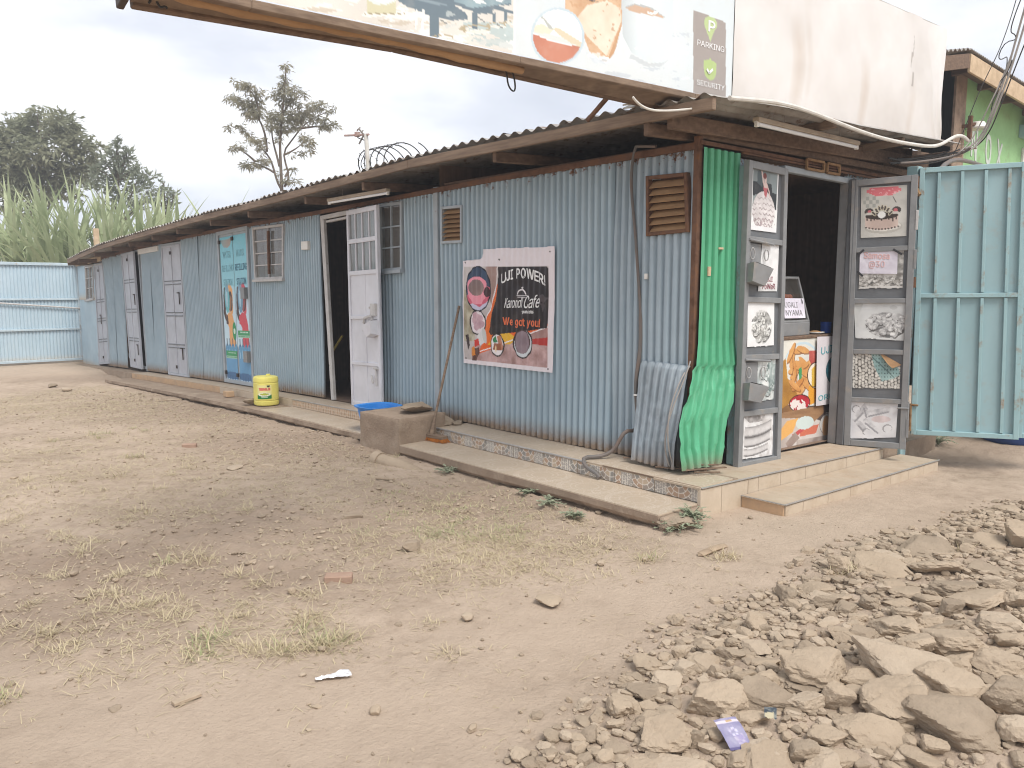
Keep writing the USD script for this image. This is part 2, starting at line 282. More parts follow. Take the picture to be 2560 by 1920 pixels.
# ------------------------------------------------------------------ flat pieces spanned by four corners
class Quad:
    """TL, TR, BR, BL in space; u to the right, v down, d outwards (towards n)"""
    def __init__(s, tl, tr, br, bl, towards=None):
        s.c = [np.asarray(x, float) for x in (tl, tr, br, bl)]
        n = np.cross(s.c[1]-s.c[3], s.c[0]-s.c[2]); n /= np.linalg.norm(n)
        t = (CAM if towards is None else np.asarray(towards)) - sum(s.c)/4
        s.n = n if n@t > 0 else -n
        s.w = (np.linalg.norm(s.c[1]-s.c[0]) + np.linalg.norm(s.c[2]-s.c[3]))/2; s.h = (np.linalg.norm(s.c[3]-s.c[0]) + np.linalg.norm(s.c[2]-s.c[1]))/2
    def pt(s, u, v, d=0.):
        u, v, d = (np.asarray(x, float)[..., None] for x in (u, v, d)); a, b, c, e = s.c
        return (1-v)*((1-u)*a + u*b) + v*((1-u)*e + u*c) + d*s.n
    def box(s, u0, u1, v0, v1, d0, d1, ch=.003):
        """a chamfered slab over part of the quad; u and v in metres from the top left when given as M(x)"""
        cu, cv = min(ch/s.w, (u1-u0)*.3), min(ch/s.h, (v1-v0)*.3); P = []
        for uu, vv in ((u0, v0), (u1, v0), (u1, v1), (u0, v1)):
            iu, iv = (cu if uu == u0 else -cu), (cv if vv == v0 else -cv)
            P += [s.pt(uu, vv, d0), s.pt(uu, vv, d1 - min(ch, (d1-d0)*.4)), s.pt(uu+iu, vv+iv, d1)]
        return trimesh.convex.convex_hull(np.array(P))
    def sheet(s, nu, nv, d=0., u=(0, 1), v=(0, 1)):
        U, V = np.meshgrid(np.linspace(*u, nu), np.linspace(*v, nv)); dd = d(U, V) if callable(d) else np.full_like(U, d)
        return s.pt(U, V, dd).reshape(-1, 3), grid_faces(nu, nv)
    def sub(s, u0, v0, u1, v1, d=0.): return Quad(s.pt(u0, v0, d), s.pt(u1, v0, d), s.pt(u1, v1, d), s.pt(u0, v1, d), towards=s.pt(.5, .5, 5))
def frame_of(q, t, d0, d1, names=None):
    """four bars of width t (metres) round the edge, joined"""
    m = MB(); a, b = t/q.w, t/q.h
    m.tm(q.box(0, a, 0, 1, d0, d1)); m.tm(q.box(1-a, 1, 0, 1, d0, d1)); m.tm(q.box(a, 1-a, 0, b, d0, d1-.0015)); m.tm(q.box(a, 1-a, 1-b, 1, d0, d1-.0015))
    return m
def pxX(x, *p): return [onX(a, b, x) for a, b in p]
def pxY(y, *p): return [onY(a, b, y) for a, b in p]

# ------------------------------------------------------------------ the long café building: profile of its foot, wall head and eave
def zb(y): return np.interp(y, [-.6, 0, 3, 5.65, 9.25, 13.66, 18.8], [.22, .22, .225, .165, .063, -.083, -.29])
def zt(y): return np.interp(y, [-.6, 0, 3, 5.5, 10.2, 14, 18.8], [2.636, 2.636, 2.625, 2.565, 2.51, 2.39, 2.16])
def ze(y): return np.interp(y, [-.475, .525, 2.55, 4.92, 7.26, 8.8, 12.33, 14.6, 16.3, 17.7], [2.862, 2.884, 2.90, 2.828, 2.759, 2.728, 2.604, 2.512, 2.40, 2.27])
def zroof(x, y): return ze(y) + .044*(np.asarray(x)+.5)
def wave(t, amp): return amp*np.tanh(2.7*(np.sin(t)+.42))
PITCH = .076
cafe = thing("cafe_building", "long low café and shop row of pale blue corrugated iron with wide wooden eaves", "building", (0, 0, -.1))

def wall_sheet(y0, y1, holes=(), x=0., amp=.0165, m="wall_paint", zlo=None, zhi=None, seed=0, pitch=PITCH, parent=cafe):
    """one corrugated sheet on the long wall, cut round its openings"""
    lo, hi = (zlo or zb), (zhi or zt)
    ys = np.arange(y0, y1 + .0047, pitch/8); ys[-1] = y1
    ts = [0, .02, .06, .12, .25, .5, .75, .88, .95, 1]; rs = np.random.RandomState(seed + int(abs(y0)*100))
    for h in holes:
        for z in (h[2], h[3]): ts += [(z - lo((h[0]+h[1])/2))/(hi((h[0]+h[1])/2) - lo((h[0]+h[1])/2))]
    ts = np.unique(np.clip(ts, 0, 1)); Y, T = np.meshgrid(ys, ts)
    jag = .012*(n2(Y, Y*0, 9., 3)-.5)*(T > .99) - .02*(n2(Y, Y*0, 7., 5)-.4)*(T < .01)
    Z = lo(Y) + T*(hi(Y) - lo(Y)) + jag
    bow = .006*np.sin(T*PI*rs.uniform(1.5, 2.6) + rs.rand()*6)
    Xx = x - wave(2*PI*Y/pitch + rs.rand()*.6, amp) - bow - rs.uniform(0, .004)
    v = np.stack([Xx, Y, Z], -1).reshape(-1, 3); f = grid_faces(len(ys), len(ts)); cen = v[f].mean(1); keep = np.ones(len(f), bool)
    for h in holes: keep &= ~((cen[:, 1] > h[0]) & (cen[:, 1] < h[1]) & (cen[:, 2] > h[2]) & (cen[:, 2] < h[3]))
    col = np.stack([Z - lo(Y), hi(Y) - Z, Y], -1).reshape(-1, 3)
    return sheet_obj("wall_sheet", v, f[keep], m, parent, col)
def sheet_obj(name, v, f, m, parent, col, label=None):
    path = numbered(parent.path, name); v, f, col = compact(v, f, col)
    g = usdkit.mesh(stage, path, (v - parent.loc, f), mat_of(m), smooth=True); primvar(g, "col", col); put(g.GetPrim(), label=label)
    return Thing(path, parent.loc)
def rect(h): return [(min(h[0], h[1])), max(h[0], h[1]), h[2], h[3]]

# openings on the long wall (y from, y to, z from, z to)
V2 = (.075, .44, 2.05, 2.445); V1 = (2.853, 3.203, 2.074, 2.443); W2 = (3.96, 4.425, 1.80, 2.567); W1 = (6.98, 7.99, 1.728, 2.503)
wall_sheet(.0, .80, [V2], m="wall_paint_old", seed=1)
wall_sheet(.79, 1.58, seed=2); wall_sheet(1.57, 2.42, x=-.006, seed=3); wall_sheet(2.41, 3.26, [V1], seed=4)
wall_sheet(3.34, 4.19, [W2], seed=5, pitch=.068); wall_sheet(4.18, 5.12, [W2], x=-.004, seed=6, pitch=.068)
wall_sheet(5.02, 5.90, zlo=lambda y: np.full_like(np.asarray(y, float), 2.56)+0*y, zhi=lambda y: zt(y)+.02, seed=7, pitch=.068)
wall_sheet(5.87, 6.53, seed=8, pitch=.068); wall_sheet(6.52, 7.35, [W1], x=-.005, seed=9, pitch=.068); wall_sheet(7.34, 8.16, [W1], seed=10, pitch=.068)
wall_sheet(9.42, 10.3, seed=11, pitch=.068); wall_sheet(10.29, 11.12, x=-.004, seed=12, pitch=.068)
wall_sheet(12.28, 12.95, seed=13, pitch=.068); wall_sheet(12.94, 13.50, x=-.006, seed=14, pitch=.068)
wall_sheet(14.95, 15.65, seed=15, pitch=.068); wall_sheet(15.64, 16.42, x=-.004, seed=16, pitch=.068)
def flat_wall(y0, y1, z0, z1, m="pale_blue_paint", t=.02, x=0.):
    b = MB().box((x-t, y0, z0), (x, y1, z1)); v, f = b.build()[0]
    b2 = trimesh.Trimesh(v, f).subdivide().subdivide(); v = np.array(b2.vertices)
    return sheet_obj("wall_panel", v, np.array(b2.faces), m, cafe, np.stack([v[:, 2]-z0, z1-v[:, 2], v[:, 1]], -1))
flat_wall(17.22, 18.8, -.33, 1.31); flat_wall(18.12, 18.8, 1.311, 2.16); flat_wall(17.22, 17.33, 1.311, 2.13)
# posts and the rusty plate along the wall head
obj("post", MB().box((-.028, 3.262, .2), (.02, 3.338, 2.66), .004), "frame_grey", cafe)
obj("post", MB().box((-.02, 13.50, -.1), (.02, 13.56, 2.4), .004), "frame_grey", cafe)
obj("corner_post", MB().box((-.03, -.03, .2), (.02, .018, 2.72), .004), "rust", cafe)
for a, b in zip([0, 2.4, 4.9, 6.9, 9.4, 12.2, 15, 17.2], [2.4, 4.9, 6.9, 9.4, 12.2, 15, 17.2, 18.8]):
    obj("wall_plate", MB().bar((-.022, a, zt(a)+.015), (-.022, b, zt(b)+.015), .035, .05), "rust", cafe)
# pipe conduit up the wall
cp = [onX(*q, -.035) for q in ((1640, 366), (1590, 366), (1585, 385), (1587, 567), (1593, 654), (1598, 893), (1590, 990), (1582, 1077))] + [np.array(q) for q in ((-.09, .55, .45), (-.17, .62, .30), (-.30, .72, .236), (-.40, .74, .232), (-.44, .70, .20), (-.445, .60, .16), (-.445, .52, .12))]
obj("conduit_pipe", MB().tube(curve(cp[:2], 4), .012).tube(curve(cp[1:], 60), np.concatenate([np.full(26, .012), np.full(34, .016)])), "conduit_grey", cafe, smooth=40)
obj("pipe_clip", MB().box(onX(1583, 985, -.06)-.012, onX(1605, 990, -.03)+.012, .002), "plastic_white", cafe)
obj("socket_box", MB().box(onX(762, 604, 0)+(-.06, 0, 0), onX(779, 624, 0), .006), "plastic_white", cafe)
obj("switch_plate", MB().box(onX(1616, 684, 0)+(-.03, 0, 0), onX(1622, 698, 0), .003), "plastic_white", cafe)

# the buckled corner: the sheets below knee height bulge off the frame
def buckled(name, rows, n, m, amp, seed, label, norm, crumple=.02, pitch=PITCH):
    """rows: (left point, right point) from the top; corrugated, creased between the rows"""
    rs = np.random.RandomState(seed); L = np.array([r[0] for r in rows], float); R = np.array([r[1] for r in rows], float); k = len(rows)
    s = np.concatenate([[0], np.cumsum(np.linalg.norm(np.diff(L, axis=0), axis=1))]); ss = np.unique(np.concatenate([np.linspace(0, s[-1], 46), s]))
    Lp = np.stack([np.interp(ss, s, L[:, i]) for i in range(3)], 1); Rp = np.stack([np.interp(ss, s, R[:, i]) for i in range(3)], 1)
    u = np.linspace(0, 1, n); P = Lp[:, None]*(1-u)[None, :, None] + Rp[:, None]*u[None, :, None]
    W = np.linalg.norm(R[0]-L[0]); U, S = np.meshgrid(u, ss)
    ks = s[-1]-.86; kk = np.clip((S-ks)/.16, 0, 1)
    h = wave(2*PI*U*W/pitch, amp)*(1-.2*kk*n2(U*W*6, S*5, 1., seed+9)) + crumple*(n2(U*W*5, S*4, 1., seed)-.5)*kk*2.0 + crumple*1.5*np.abs(n2(U*W*11, S*9, 1., seed+4)-.5)*kk - .012*np.exp(-((S-ks-.03-.05*n2(U*6, U*0, 1., 2))/.012)**2)
    v = (P + h[..., None]*np.asarray(norm, float)).reshape(-1, 3)
    jag = .02*(n2(U*6, S*0, 1., seed+2)-.5)*(S > ss[-1]*.99); v[:, 2] += jag.ravel()
    H = v[:, 2]; sheet_obj(name, v, grid_faces(n, len(ss)), m, cafe, np.stack([H-.2, 2.66-H, H], -1), label)
buckled("buckled_sheet", [((-.020, .47, 1.03), (-.034, -.015, 1.02)), ((-.034, .47, .99), (-.066, -.02, .985)), ((-.07, .47, .7), (-.175, -.05, .66)), ((-.13, .45, .42), (-.225, -.04, .45)), ((-.18, .42, .245), (-.19, -.01, .235))], 110, "buckled_paint", .0145, 31, "grey blue sheet torn loose and bulging off the corner", (-1, -.1, 0))
GL, GR = .008, .515
buckled("green_sheet", [((GL, -.032, 2.64), (GR, -.032, 2.645)), ((GL, -.035, 1.9), (GR, -.035, 1.9)), ((GL-.02, -.045, 1.2), (GR, -.045, 1.2)), ((GL-.055, -.06, 1.03), (GR-.005, -.075, 1.01)), ((GL-.09, -.045, .99), (GR-.02, -.055, .97)), ((-.165, -.06, .80), (.44, -.085, .84)), ((-.265, -.075, .6), (.37, -.11, .64)), ((-.265, -.08, .40), (.30, -.13, .42)), ((-.235, -.085, .25), (.245, -.135, .255))], 120, "green_paint", .019, 57, "bright green corrugated corner sheet crumpled at its foot", (0, -1, 0), crumple=.046, pitch=.086)
obj("paint_chip", MB().box(onY(1773, 660, -.06)+(-.012, -.004, -.02), onY(1773, 690, -.052)+(.006, 0, 0), .001), "timber_pale", cafe)
obj("paint_chip", MB().box(onY(1800, 620, -.06)+(-.015, -.004, -.01), onY(1802, 622, -.052)+(.02, 0, .01), .001), "timber_pale", cafe)
# bared laths and broken boards under the buckled corner
for p, q, w in (((-.26, .12, .25), (-.02, -.18, .24), .03), ((-.22, -.1, .252), (.14, -.24, .25), .035), ((-.12, -.02, .27), (.10, -.2, .268), .025), ((-.2, .5, .25), (-.06, .36, .26), .03), ((-.15, -.16, .24), (.02, -.27, .236), .02)):
    obj("broken_lath", MB().bar(p, q, w*.7, .008), "timber_dark", cafe)
for k, q in enumerate((((-.2, .03, .26), (-.27, .015, .55), (-.10, -.03, .98), (-.06, -.03, 1.06)), ((-.18, .0, .24), (-.285, -.01, .60), (-.14, -.04, .98)))):
    obj("loose_wire", MB().tube(curve(q, 30), .006, 6), "wire_pale", cafe, smooth=True)

# louvre vents
def vent(q, n, mfr, label):
    fr = obj("louvre_vent", frame_of(q, .028, -.05, .028), mfr, cafe, label=label); i = .028
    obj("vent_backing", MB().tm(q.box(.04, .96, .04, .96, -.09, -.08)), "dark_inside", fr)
    for k in range(n):
        v0 = .08 + .86*k/n; v1 = v0 + .86/n*1.06; a, b = i/q.w, 1-i/q.w
        P = np.array([q.pt(u, v, d) for u in (a, b) for v, d in ((v0, -.04), (v0+.004/q.h, -.034), (v1, .016), (v1-.003/q.h, .020))])
        obj("slat", trimesh.convex.convex_hull(P), "slat_wood", fr)
vent(Quad(*pxX(-.012, (1619, 441), (1722, 431), (1726, 580), (1620, 591))), 7, "rust", "large louvred vent of brown slats in a rusty frame")
vent(Quad(*pxX(-.012, (1106, 517), (1159, 512), (1159, 607), (1106, 610))), 7, "frame_grey", "small louvred vent of brown slats in a blue grey frame")

# windows
def window(q, cols, rows, m, label, open_leaf=False, bars=.018, dark=True):
    fr = obj("window", frame_of(q, .035, -.03, .03), m, cafe, label=label)
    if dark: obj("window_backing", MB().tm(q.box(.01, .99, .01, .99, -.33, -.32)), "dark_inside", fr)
    a, b = .035/q.w, .035/q.h
    for c in range(1, cols): u = a + (1-2*a)*c/cols; obj("glazing_bar", q.box(u-bars/2/q.w, u+bars/2/q.w, b, 1-b, -.01, .02), m, fr)
    for r in range(1, rows): v = b + (1-2*b)*r/rows; obj("glazing_bar", q.box(a, 1-a, v-bars/2/q.h, v+bars/2/q.h, -.012, .016), m, fr)
    for c in range(cols):
        for r in range(rows):
            k = np.random.RandomState(c*7+r).uniform(-.004, .004, 4); u0, u1 = a+(1-2*a)*c/cols, a+(1-2*a)*(c+1)/cols; v0, v1 = b+(1-2*b)*r/rows, b+(1-2*b)*(r+1)/rows
            P = [q.pt(u, v, .002+kk) for (u, v), kk in zip(((u0, v0), (u1, v0), (u1, v1), (u0, v1)), k)]
            obj("pane", (np.array(P), np.array([[0, 2, 1], [0, 3, 2]])), "pane_glass", fr)
    obj("sill", q.box(-.03, 1.03, 1-.01, 1+.03/q.h, -.02, .06), m, fr)
    return fr
q1 = Quad(*pxX(-.012, (634, 569), (712, 559), (712, 697), (641, 700))); w1 = window(q1, 2, 4, "frame_pale", "steel casement window with a pale rusty frame")
obj("window_stay", MB().tm(q1.box(.53, .57, .1, .9, .02, .05)), "rust", w1); obj("curtain", q1.sheet(40, 4, lambda u, v: -.12+.02*np.sin(u*70), u=(.06, .5)), "steel_bar", w1)
q2 = Quad(*pxX(-.012, (951, 511), (1009, 503), (1009, 675), (954, 681))); w2 = window(q2, 2, 3, "frame_grey", "dark steel window half hidden behind the open white door")
for u in (.28, .72): obj("window_bar", MB().tm(q2.box(u-.02, u+.02, .05, .95, -.08, -.06)), "rust", w2)
q3 = Quad(*pxX(-.012, (215, 667), (234, 664), (237, 747), (218, 751))); window(q3, 2, 3, "frame_pale", "little window in the plain blue end panel", dark=True)
for k in range(3): obj("ventilation_gap", MB().box((-.01, 17.35+k*.22, 2.15), (.005, 17.53+k*.22, 2.20)), "dark_inside", cafe)
obj("head_frame", MB().bar((-.03, 16.4, 2.155), (-.03, 18.05, 2.14), .03, .025).bar((-.03, 16.4, 2.225), (-.03, 18.05, 2.21), .03, .025), "frame_pale", cafe)

# ------------------------------------------------------------------ doors on the long wall
def handle(q, u, v, par, L=.22, m="black_iron"):
    obj("handle", MB().tm(q.box(u-.012/q.w, u+.012/q.w, v, v+L/q.h, .02, .034)).tm(q.box(u-.09/q.w, u+.012/q.w, v-.001, v+.02/q.h, .022, .038)), m, par)
def steel_door(pts, label, bars, hs, x=-.015, open_gap=0, m="door_grey"):
    q = Quad(*pxX(x, *pts)); fw = .05
    obj("door_frame", frame_of(Quad(q.pt(-.055/q.w*1, -.04/q.h, 0), q.pt(1+.055/q.w, -.04/q.h, 0), q.pt(1+.055/q.w, 1, 0), q.pt(-.055/q.w, 1, 0)), .05, -.06, .012), "frame_grey", cafe)
    if open_gap:
        H = q; pts3 = [q.pt(0, 0), q.pt(1, 0), q.pt(1, 1), q.pt(0, 1)]; w = q.w
        sw = lambda p, k: p + q.n*open_gap*k
        q = Quad(pts3[0], sw(q.pt(.955, 0), 1), sw(q.pt(.955, 1), 1), pts3[3])
    d = obj("door", MB().tm(q.box(0, 1, 0, 1, -.02, .008)), m, cafe, label=label)
    obj("door_frame_bar", frame_of(q, .035, .006, .022), m, d); obj("door_frame_bar", MB().tm(q.box(.5-.02/q.w, .5+.02/q.w, .02, .98, .006, .02)), m, d)
    for b in bars:
        for e in (-.013, .013):
            obj("cross_bar", q.box(.07, .93, b+e-.009/q.h, b+e+.009/q.h, .006, .020), "steel_dark", d)
    for u, v in hs: handle(q, u, v, d)
    for v in (.06, .93): obj("bolt", MB().tm(q.box(.5-.02, .5+.02, v-.012, v+.012, .02, .04)), "black_iron", d)
    for v in (.12, .9): obj("hinge", MB().tube([q.pt(-.01, v-.02, .02), q.pt(-.01, v+.02, .02)], .014, 8), "frame_grey", d)
    return q, d
steel_door(((405, 616), (451, 609), (472, 943), (424, 936)), "grey steel door between two corrugated panels, nearer of the plain pair", [.285, .525, .77], [(.84, .36), (.84, .78)])
steel_door(((305, 636), (345, 628), (367, 923), (329, 917)), "grey steel door standing slightly ajar", [.245, .50, .75], [(.9, .36), (.86, .79)], open_gap=.07)
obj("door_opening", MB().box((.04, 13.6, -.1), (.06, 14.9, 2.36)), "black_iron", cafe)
steel_door(((237, 663), (258, 660), (276, 909), (250, 911)), "far grey steel door with a glazed top", [.36, .55, .76], [(.5, .5)])
obj("door_head_strip", MB().bar(onX(346, 630, -.03), onX(395, 621, -.03), .03, .10), "plastic_white", cafe)
# the door under the water posters: two leaves
qw = Quad(*pxX(-.015, (549, 588), (618, 574), (635, 966), (569, 955)))
obj("door_frame", frame_of(Quad(qw.pt(-.06, -.022), qw.pt(1.05, -.022), qw.pt(1.05, 1), qw.pt(-.06, 1)), .06, -.05, .03), "frame_grey", cafe)
wd = obj("door", MB().tm(qw.box(0, .497, 0, 1, -.02, .008)).tm(qw.box(.503, 1, 0, 1, -.02, .008)), "frame_grey", cafe, label="two leaved door covered with water posters")
for u, v in ((.02, .05), (.5, .04), (.02, .93), (.47, .94)): obj("hinge", MB().tm(qw.box(u-.02, u+.03, v-.012, v+.012, .01, .04)), "black_iron", wd)
for u, v in ((.9, .395), (.9, .805)):
    obj("lock_cover", MB().tm(qw.box(u-.075, u+.06, v-.032, v+.04, .012, .075)), "steel_bar", wd)

# the white door standing open against the wall
HNG, FRE = np.array([-.045, 5.17, 0]), np.array([-.155, 4.36, 0])
nrm = (-1., (FRE-HNG)[0]/abs((FRE-HNG)[1])*-1, 0); nn = np.array([-(FRE-HNG)[1], (FRE-HNG)[0], 0]); nn /= np.linalg.norm(nn)
qd = Quad(*[hit(*p, nn, nn@HNG) for p in ((869, 527), (944, 512), (957, 1024), (882, 1012))])
Wd = obj("door", MB().tm(qd.box(.0, 1, .325, 1, -.02, .004)), "door_white", cafe, label="white steel door with a glazed top, swung open against the wall")
obj("door_frame_bar", frame_of(qd, .055, -.02, .02), "door_white", Wd)
for v in (.158, .318): obj("cross_bar", qd.box(.06, .95, v-.011, v+.011, -.018, .018), "door_white", Wd)
for u in (.27, .5, .73): obj("glazing_bar", qd.box(u-.011, u+.011, .022, .315, -.012, .012), "door_white", Wd)
for c in range(4):
    for v0, v1 in ((.022, .15), (.168, .31)):
        u0, u1 = (.05, .26, .5, .74, .95)[c], (.05, .26, .5, .74, .95)[c+1]; k = np.random.RandomState(c+int(v0*90)).uniform(-.005, .005, 4)
        obj("pane", (np.array([qd.pt(u, v, kk) for (u, v), kk in zip(((u0, v0), (u1, v0), (u1, v1), (u0, v1)), k)]), np.array([[0, 2, 1], [0, 3, 2]])), "pane_glass", Wd)
for v in (.545, .78): obj("cross_bar", qd.box(.06, .95, v-.01, v+.006, .002, .022), "door_white", Wd)
obj("door_frame_bar", qd.box(.50, .56, .33, .985, .002, .010), "door_white", Wd)
obj("lock", MB().tm(qd.box(.8, .95, .475, .535, .015, .05)).tube([qd.pt(.72, .495, .02), qd.pt(.8, .495, .05)], .014), "frame_pale", Wd)
g = [qd.pt(.60, .57, .05), qd.pt(.66, .545, .06), qd.pt(.84, .535, .06)]
obj("lock_bolt", MB().tube(g, .018).tube([qd.pt(.86, .55, .05), qd.pt(.62, .61, .07)], .012), "frame_pale", Wd)
P = [qd.pt(u, v, d) for u, v, d in ((.62, .585, .02), (.98, .555, .02), (.98, .63, .02), (.78, .645, .02), (.62, .59, .10), (.98, .56, .13), (.96, .62, .11), (.80, .64, .10))]
obj("lock_cover", trimesh.convex.convex_hull(np.array(P)), "door_white", Wd)
obj("bolt", MB().tube([qd.pt(.90, .80, .03), qd.pt(.90, .885, .03)], .013).tm(qd.box(.82, .96, .79, .80, .01, .04)).tube(curve([qd.pt(.76, .835, .03), qd.pt(.79, .85, .04), qd.pt(.82, .87, .04)], 8), .012), "frame_pale", Wd)
qj = Quad(*pxX(-.012, (803, 540), (870, 526), (884, 1003), (831, 999)))
obj("door_frame", MB().tm(qj.box(0, .13, 0, 1, -.02, .02)).tm(qj.box(.13, 1, 0, .022, -.02, .02)).tm(qj.box(.16, 1, .028, .04, -.05, .0)), "frame_pale", cafe)
# ------------------------------------------------------------------ front wall, lintel and the two open leaves
def front_sheet(x0, x1, z0, z1, y=0., m="wall_paint"):
    xs = np.arange(x0, x1+.001, PITCH/8); Xg, Zg = np.meshgrid(xs, np.linspace(z0, z1, 8)); Yg = y - wave(2*PI*Xg/PITCH, .009)
    sheet_obj("wall_sheet", np.stack([Xg, Yg, Zg], -1).reshape(-1, 3), grid_faces(len(xs), 8), m, cafe, np.stack([Zg-z0, z1-Zg, Xg], -1).reshape(-1, 3))
front_sheet(.50, 1.14, .18, 2.62, m="wall_paint_old"); front_sheet(2.26, 2.95, .13, 2.66); front_sheet(2.94, 3.6, .10, 2.70)
obj("lintel", MB().bar((1.12, -.03, 2.595), (2.30, -.03, 2.59), .06, .05), "frame_grey", cafe)
obj("rusty_angle", MB().bar((-.02, -.035, 2.672), (3.3, -.035, 2.70), .03, .03).bar((.5, -.05, 2.65), (2.9, -.05, 2.66), .02, .016), "rust", cafe)
for xa, xb in ((1.43, 1.72), (1.78, 2.0)):
    m = MB(); z0, z1 = 2.622, 2.70
    for a, b in (((xa, z0), (xb, z0)), ((xb, z0), (xb, z1)), ((xb, z1), (xa, z1)), ((xa, z1), (xa, z0))): m.bar((a[0], -.075, a[1]), (b[0], -.075, b[1]), .02, .02, (0, 1, 0))
    obj("rusty_bracket", m, "rust_pale", cafe)
for xj in (1.13, 2.24): obj("door_jamb", MB().box((xj-.03, -.06, .14), (xj+.03, .02, 2.57), .004), "steel_bar", cafe)
obj("jamb_strip", MB().box((.47, -.09, .19), (.50, -.02, 2.55), .003), "gate_teal_bar", cafe)
obj("jamb_strip", MB().box((.53, -.07, .19), (.62, -.03, 2.55), .003), "steel_dark", cafe)
def shop_leaf(pts, n, dpt, bars, label):
    q = Quad(*[hit(*p, n, dpt) for p in pts])
    d = obj("door", MB().tm(q.box(.02, .98, .01, .99, -.015, .0)), "steel_dark", cafe, label=label)
    obj("door_frame_bar", frame_of(q, .055, -.02, .03), "steel_bar", d)
    for b in bars: obj("cross_bar", q.box(.055/q.w, 1-.055/q.w, b-.022/q.h, b+.022/q.h, .0, .026), "steel_bar", d)
    return q, d
LL, LLo = shop_leaf(((1866, 400), (1963, 423), (1944, 1153), (1837, 1174)), (0, 1, 0), -.13, (.245, .438, .628, .815), "dark steel door leaf folded back beside the green corner, lock boxes on it")
nR = np.array([.5, .2, 0])/np.hypot(.5, .2); hR = np.array([2.22, -.1, 0])
RL, RLo = shop_leaf(((2130, 452), (2296, 437), (2264, 1123), (2110, 1111)), nR, nR@hR, (.258, .448, .638, .822), "dark steel door leaf swung out towards the teal gate")
obj("hinge_post", MB().box((2.2, -.14, .14), (2.25, -.07, 2.6), .005), "steel_dark", cafe)
for v in (.16, .30, .92): obj("hinge", MB().tm(RL.box(.97, 1.03, v-.035, v+.035, -.01, .03)), "frame_pale" if v < .2 else "steel_bar", RLo)
obj("bolt", MB().tube([RL.pt(1.01, .82, .02), RL.pt(1.01, .93, .02)], .01).tube([RL.pt(.84, .845, .03), RL.pt(1.02, .845, .035)], .008), "steel_bar", RLo)
for u0, v0, s in ((.09, .325, 1.), (.10, .712, .95)):   # the two padlock boxes with their rings
    P = [LL.pt(u, v, d) for u, v, d in ((u0-.06, v0, .02), (u0+.40*s, v0+.012, .02), (u0+.30*s, v0+.070*s, .02), (u0-.06, v0+.060*s, .02), (u0-.08, v0-.006, .10), (u0+.34*s, v0+.012, .12), (u0+.20*s, v0+.068*s, .10), (u0-.08, v0+.055*s, .09))]
    lb = obj("lock_box", trimesh.convex.convex_hull(np.array(P)), "steel_bar", LLo)
    obj("box_mouth", (np.array([LL.pt(u0, v0+.0005, .028), LL.pt(u0+.37*s, v0+.010, .028), LL.pt(u0+.31*s, v0+.0095, .11), LL.pt(u0-.02, v0-.005, .095)])+np.array([0, 0, .003]), np.array([[0, 1, 2, 3]])), "black_iron", lb)
    obj("hasp", MB().tm(LL.box(u0-.02, u0+.32, v0-.068, v0+.02, .004, .012)), "steel_bar", LLo)
    for uu in (u0+.06, u0+.40):
        t = np.linspace(0, 2*PI, 20); obj("ring", MB().tube([LL.pt(uu+.026*math.cos(a), v0-.034+.018*math.sin(a), .03+.01*math.cos(a)) for a in t], .005, 6), "trim_metal", LLo, smooth=True)
    obj("bolt", MB().tube([LL.pt(u0-.04, v0-.078, .035), LL.pt(u0+.55, v0-.07, .035)], .010, 8), "steel_bar", LLo)

# ------------------------------------------------------------------ roof: sheets, fascia, rafters
yy = -.48; k = 0
while yy < 17.6:
    y1 = min(yy + .72, 17.62); ys = np.arange(yy, y1 + .02, .145/12); xs = np.array([-.5, -.46, .4, 1.5, 2.6, 3.75]); rs = np.random.RandomState(k)
    Yg, Xg = np.meshgrid(ys, xs); Xj = Xg + (Xg < -.49)*rs.uniform(-.02, .012)
    Zg = zroof(Xg, Yg) + .016*np.sin(2*PI*Yg/.145) + .0022*(k % 2) + .006*(n2(Yg*3, Xg, 1., 2)-.5) + (Xg < -.49)*rs.uniform(-.004, .006)
    if k == 0: Zg += np.clip(.3-(Yg+.48), 0, 1)*.06*np.sin(Xg*2.1+.6)*(Xg > .3) - .05*np.clip((Xg-2.2)/1.5, 0, 1)*np.clip(.3-(Yg+.48), 0, 1)
    v = np.stack([Xj, Yg, Zg], -1).reshape(-1, 3); obj("roof_sheet", (v, grid_faces(len(ys), len(xs))), "roof_iron_pale" if yy > 9 and k % 3 else "roof_iron", cafe, smooth=True); yy += .70; k += 1
RY = [.10, 1.82, 4.05, 5.41, 7.12, 8.53, 10.03, 11.34, 12.75, 13.95, 15.3, 16.7]
E_ = [-.47] + RY[1:] + [17.6]
for a, b in zip([-.47, 3.1, 6.3, 9.2, 12.0, 14.8], [3.1, 6.3, 9.2, 12.0, 14.8, 17.6]):
    obj("fascia_board", MB().bar((-.478, a, ze(a)-.058), (-.478, b, ze(b)-.058), .04, .082), "timber_weathered", cafe)
for y in RY:
    z = ze(y)-.150; obj("rafter", MB().bar((-.45 - (.03 if y < 1 else 0), y, z), (3.6, y, z+.044*4.05), .05, .09), "timber_dark", cafe)
for px, py in ((2086, 308), (2257, 353), (1790, 250)):
    p = onY(px, py, -.43)
    if px == 1790: continue
    obj("outrigger", MB().bar((p[0], -.44, p[2]-.0), (p[0]-.02, .14, p[2]-.03), .05, .07), "timber_weathered", cafe)
obj("front_beam", MB().bar((-.42, -.06, 2.765), (3.7, -.06, 2.90), .05, .11), "timber_dark", cafe)
obj("front_beam", MB().bar((.0, .0, 2.735), (3.6, .0, 2.79), .05, .06), "timber_dark", cafe)
obj("end_board", MB().bar((-.49, 17.58, 2.20), (3.6, 17.58, 2.30), .03, .14), "timber_weathered", cafe)
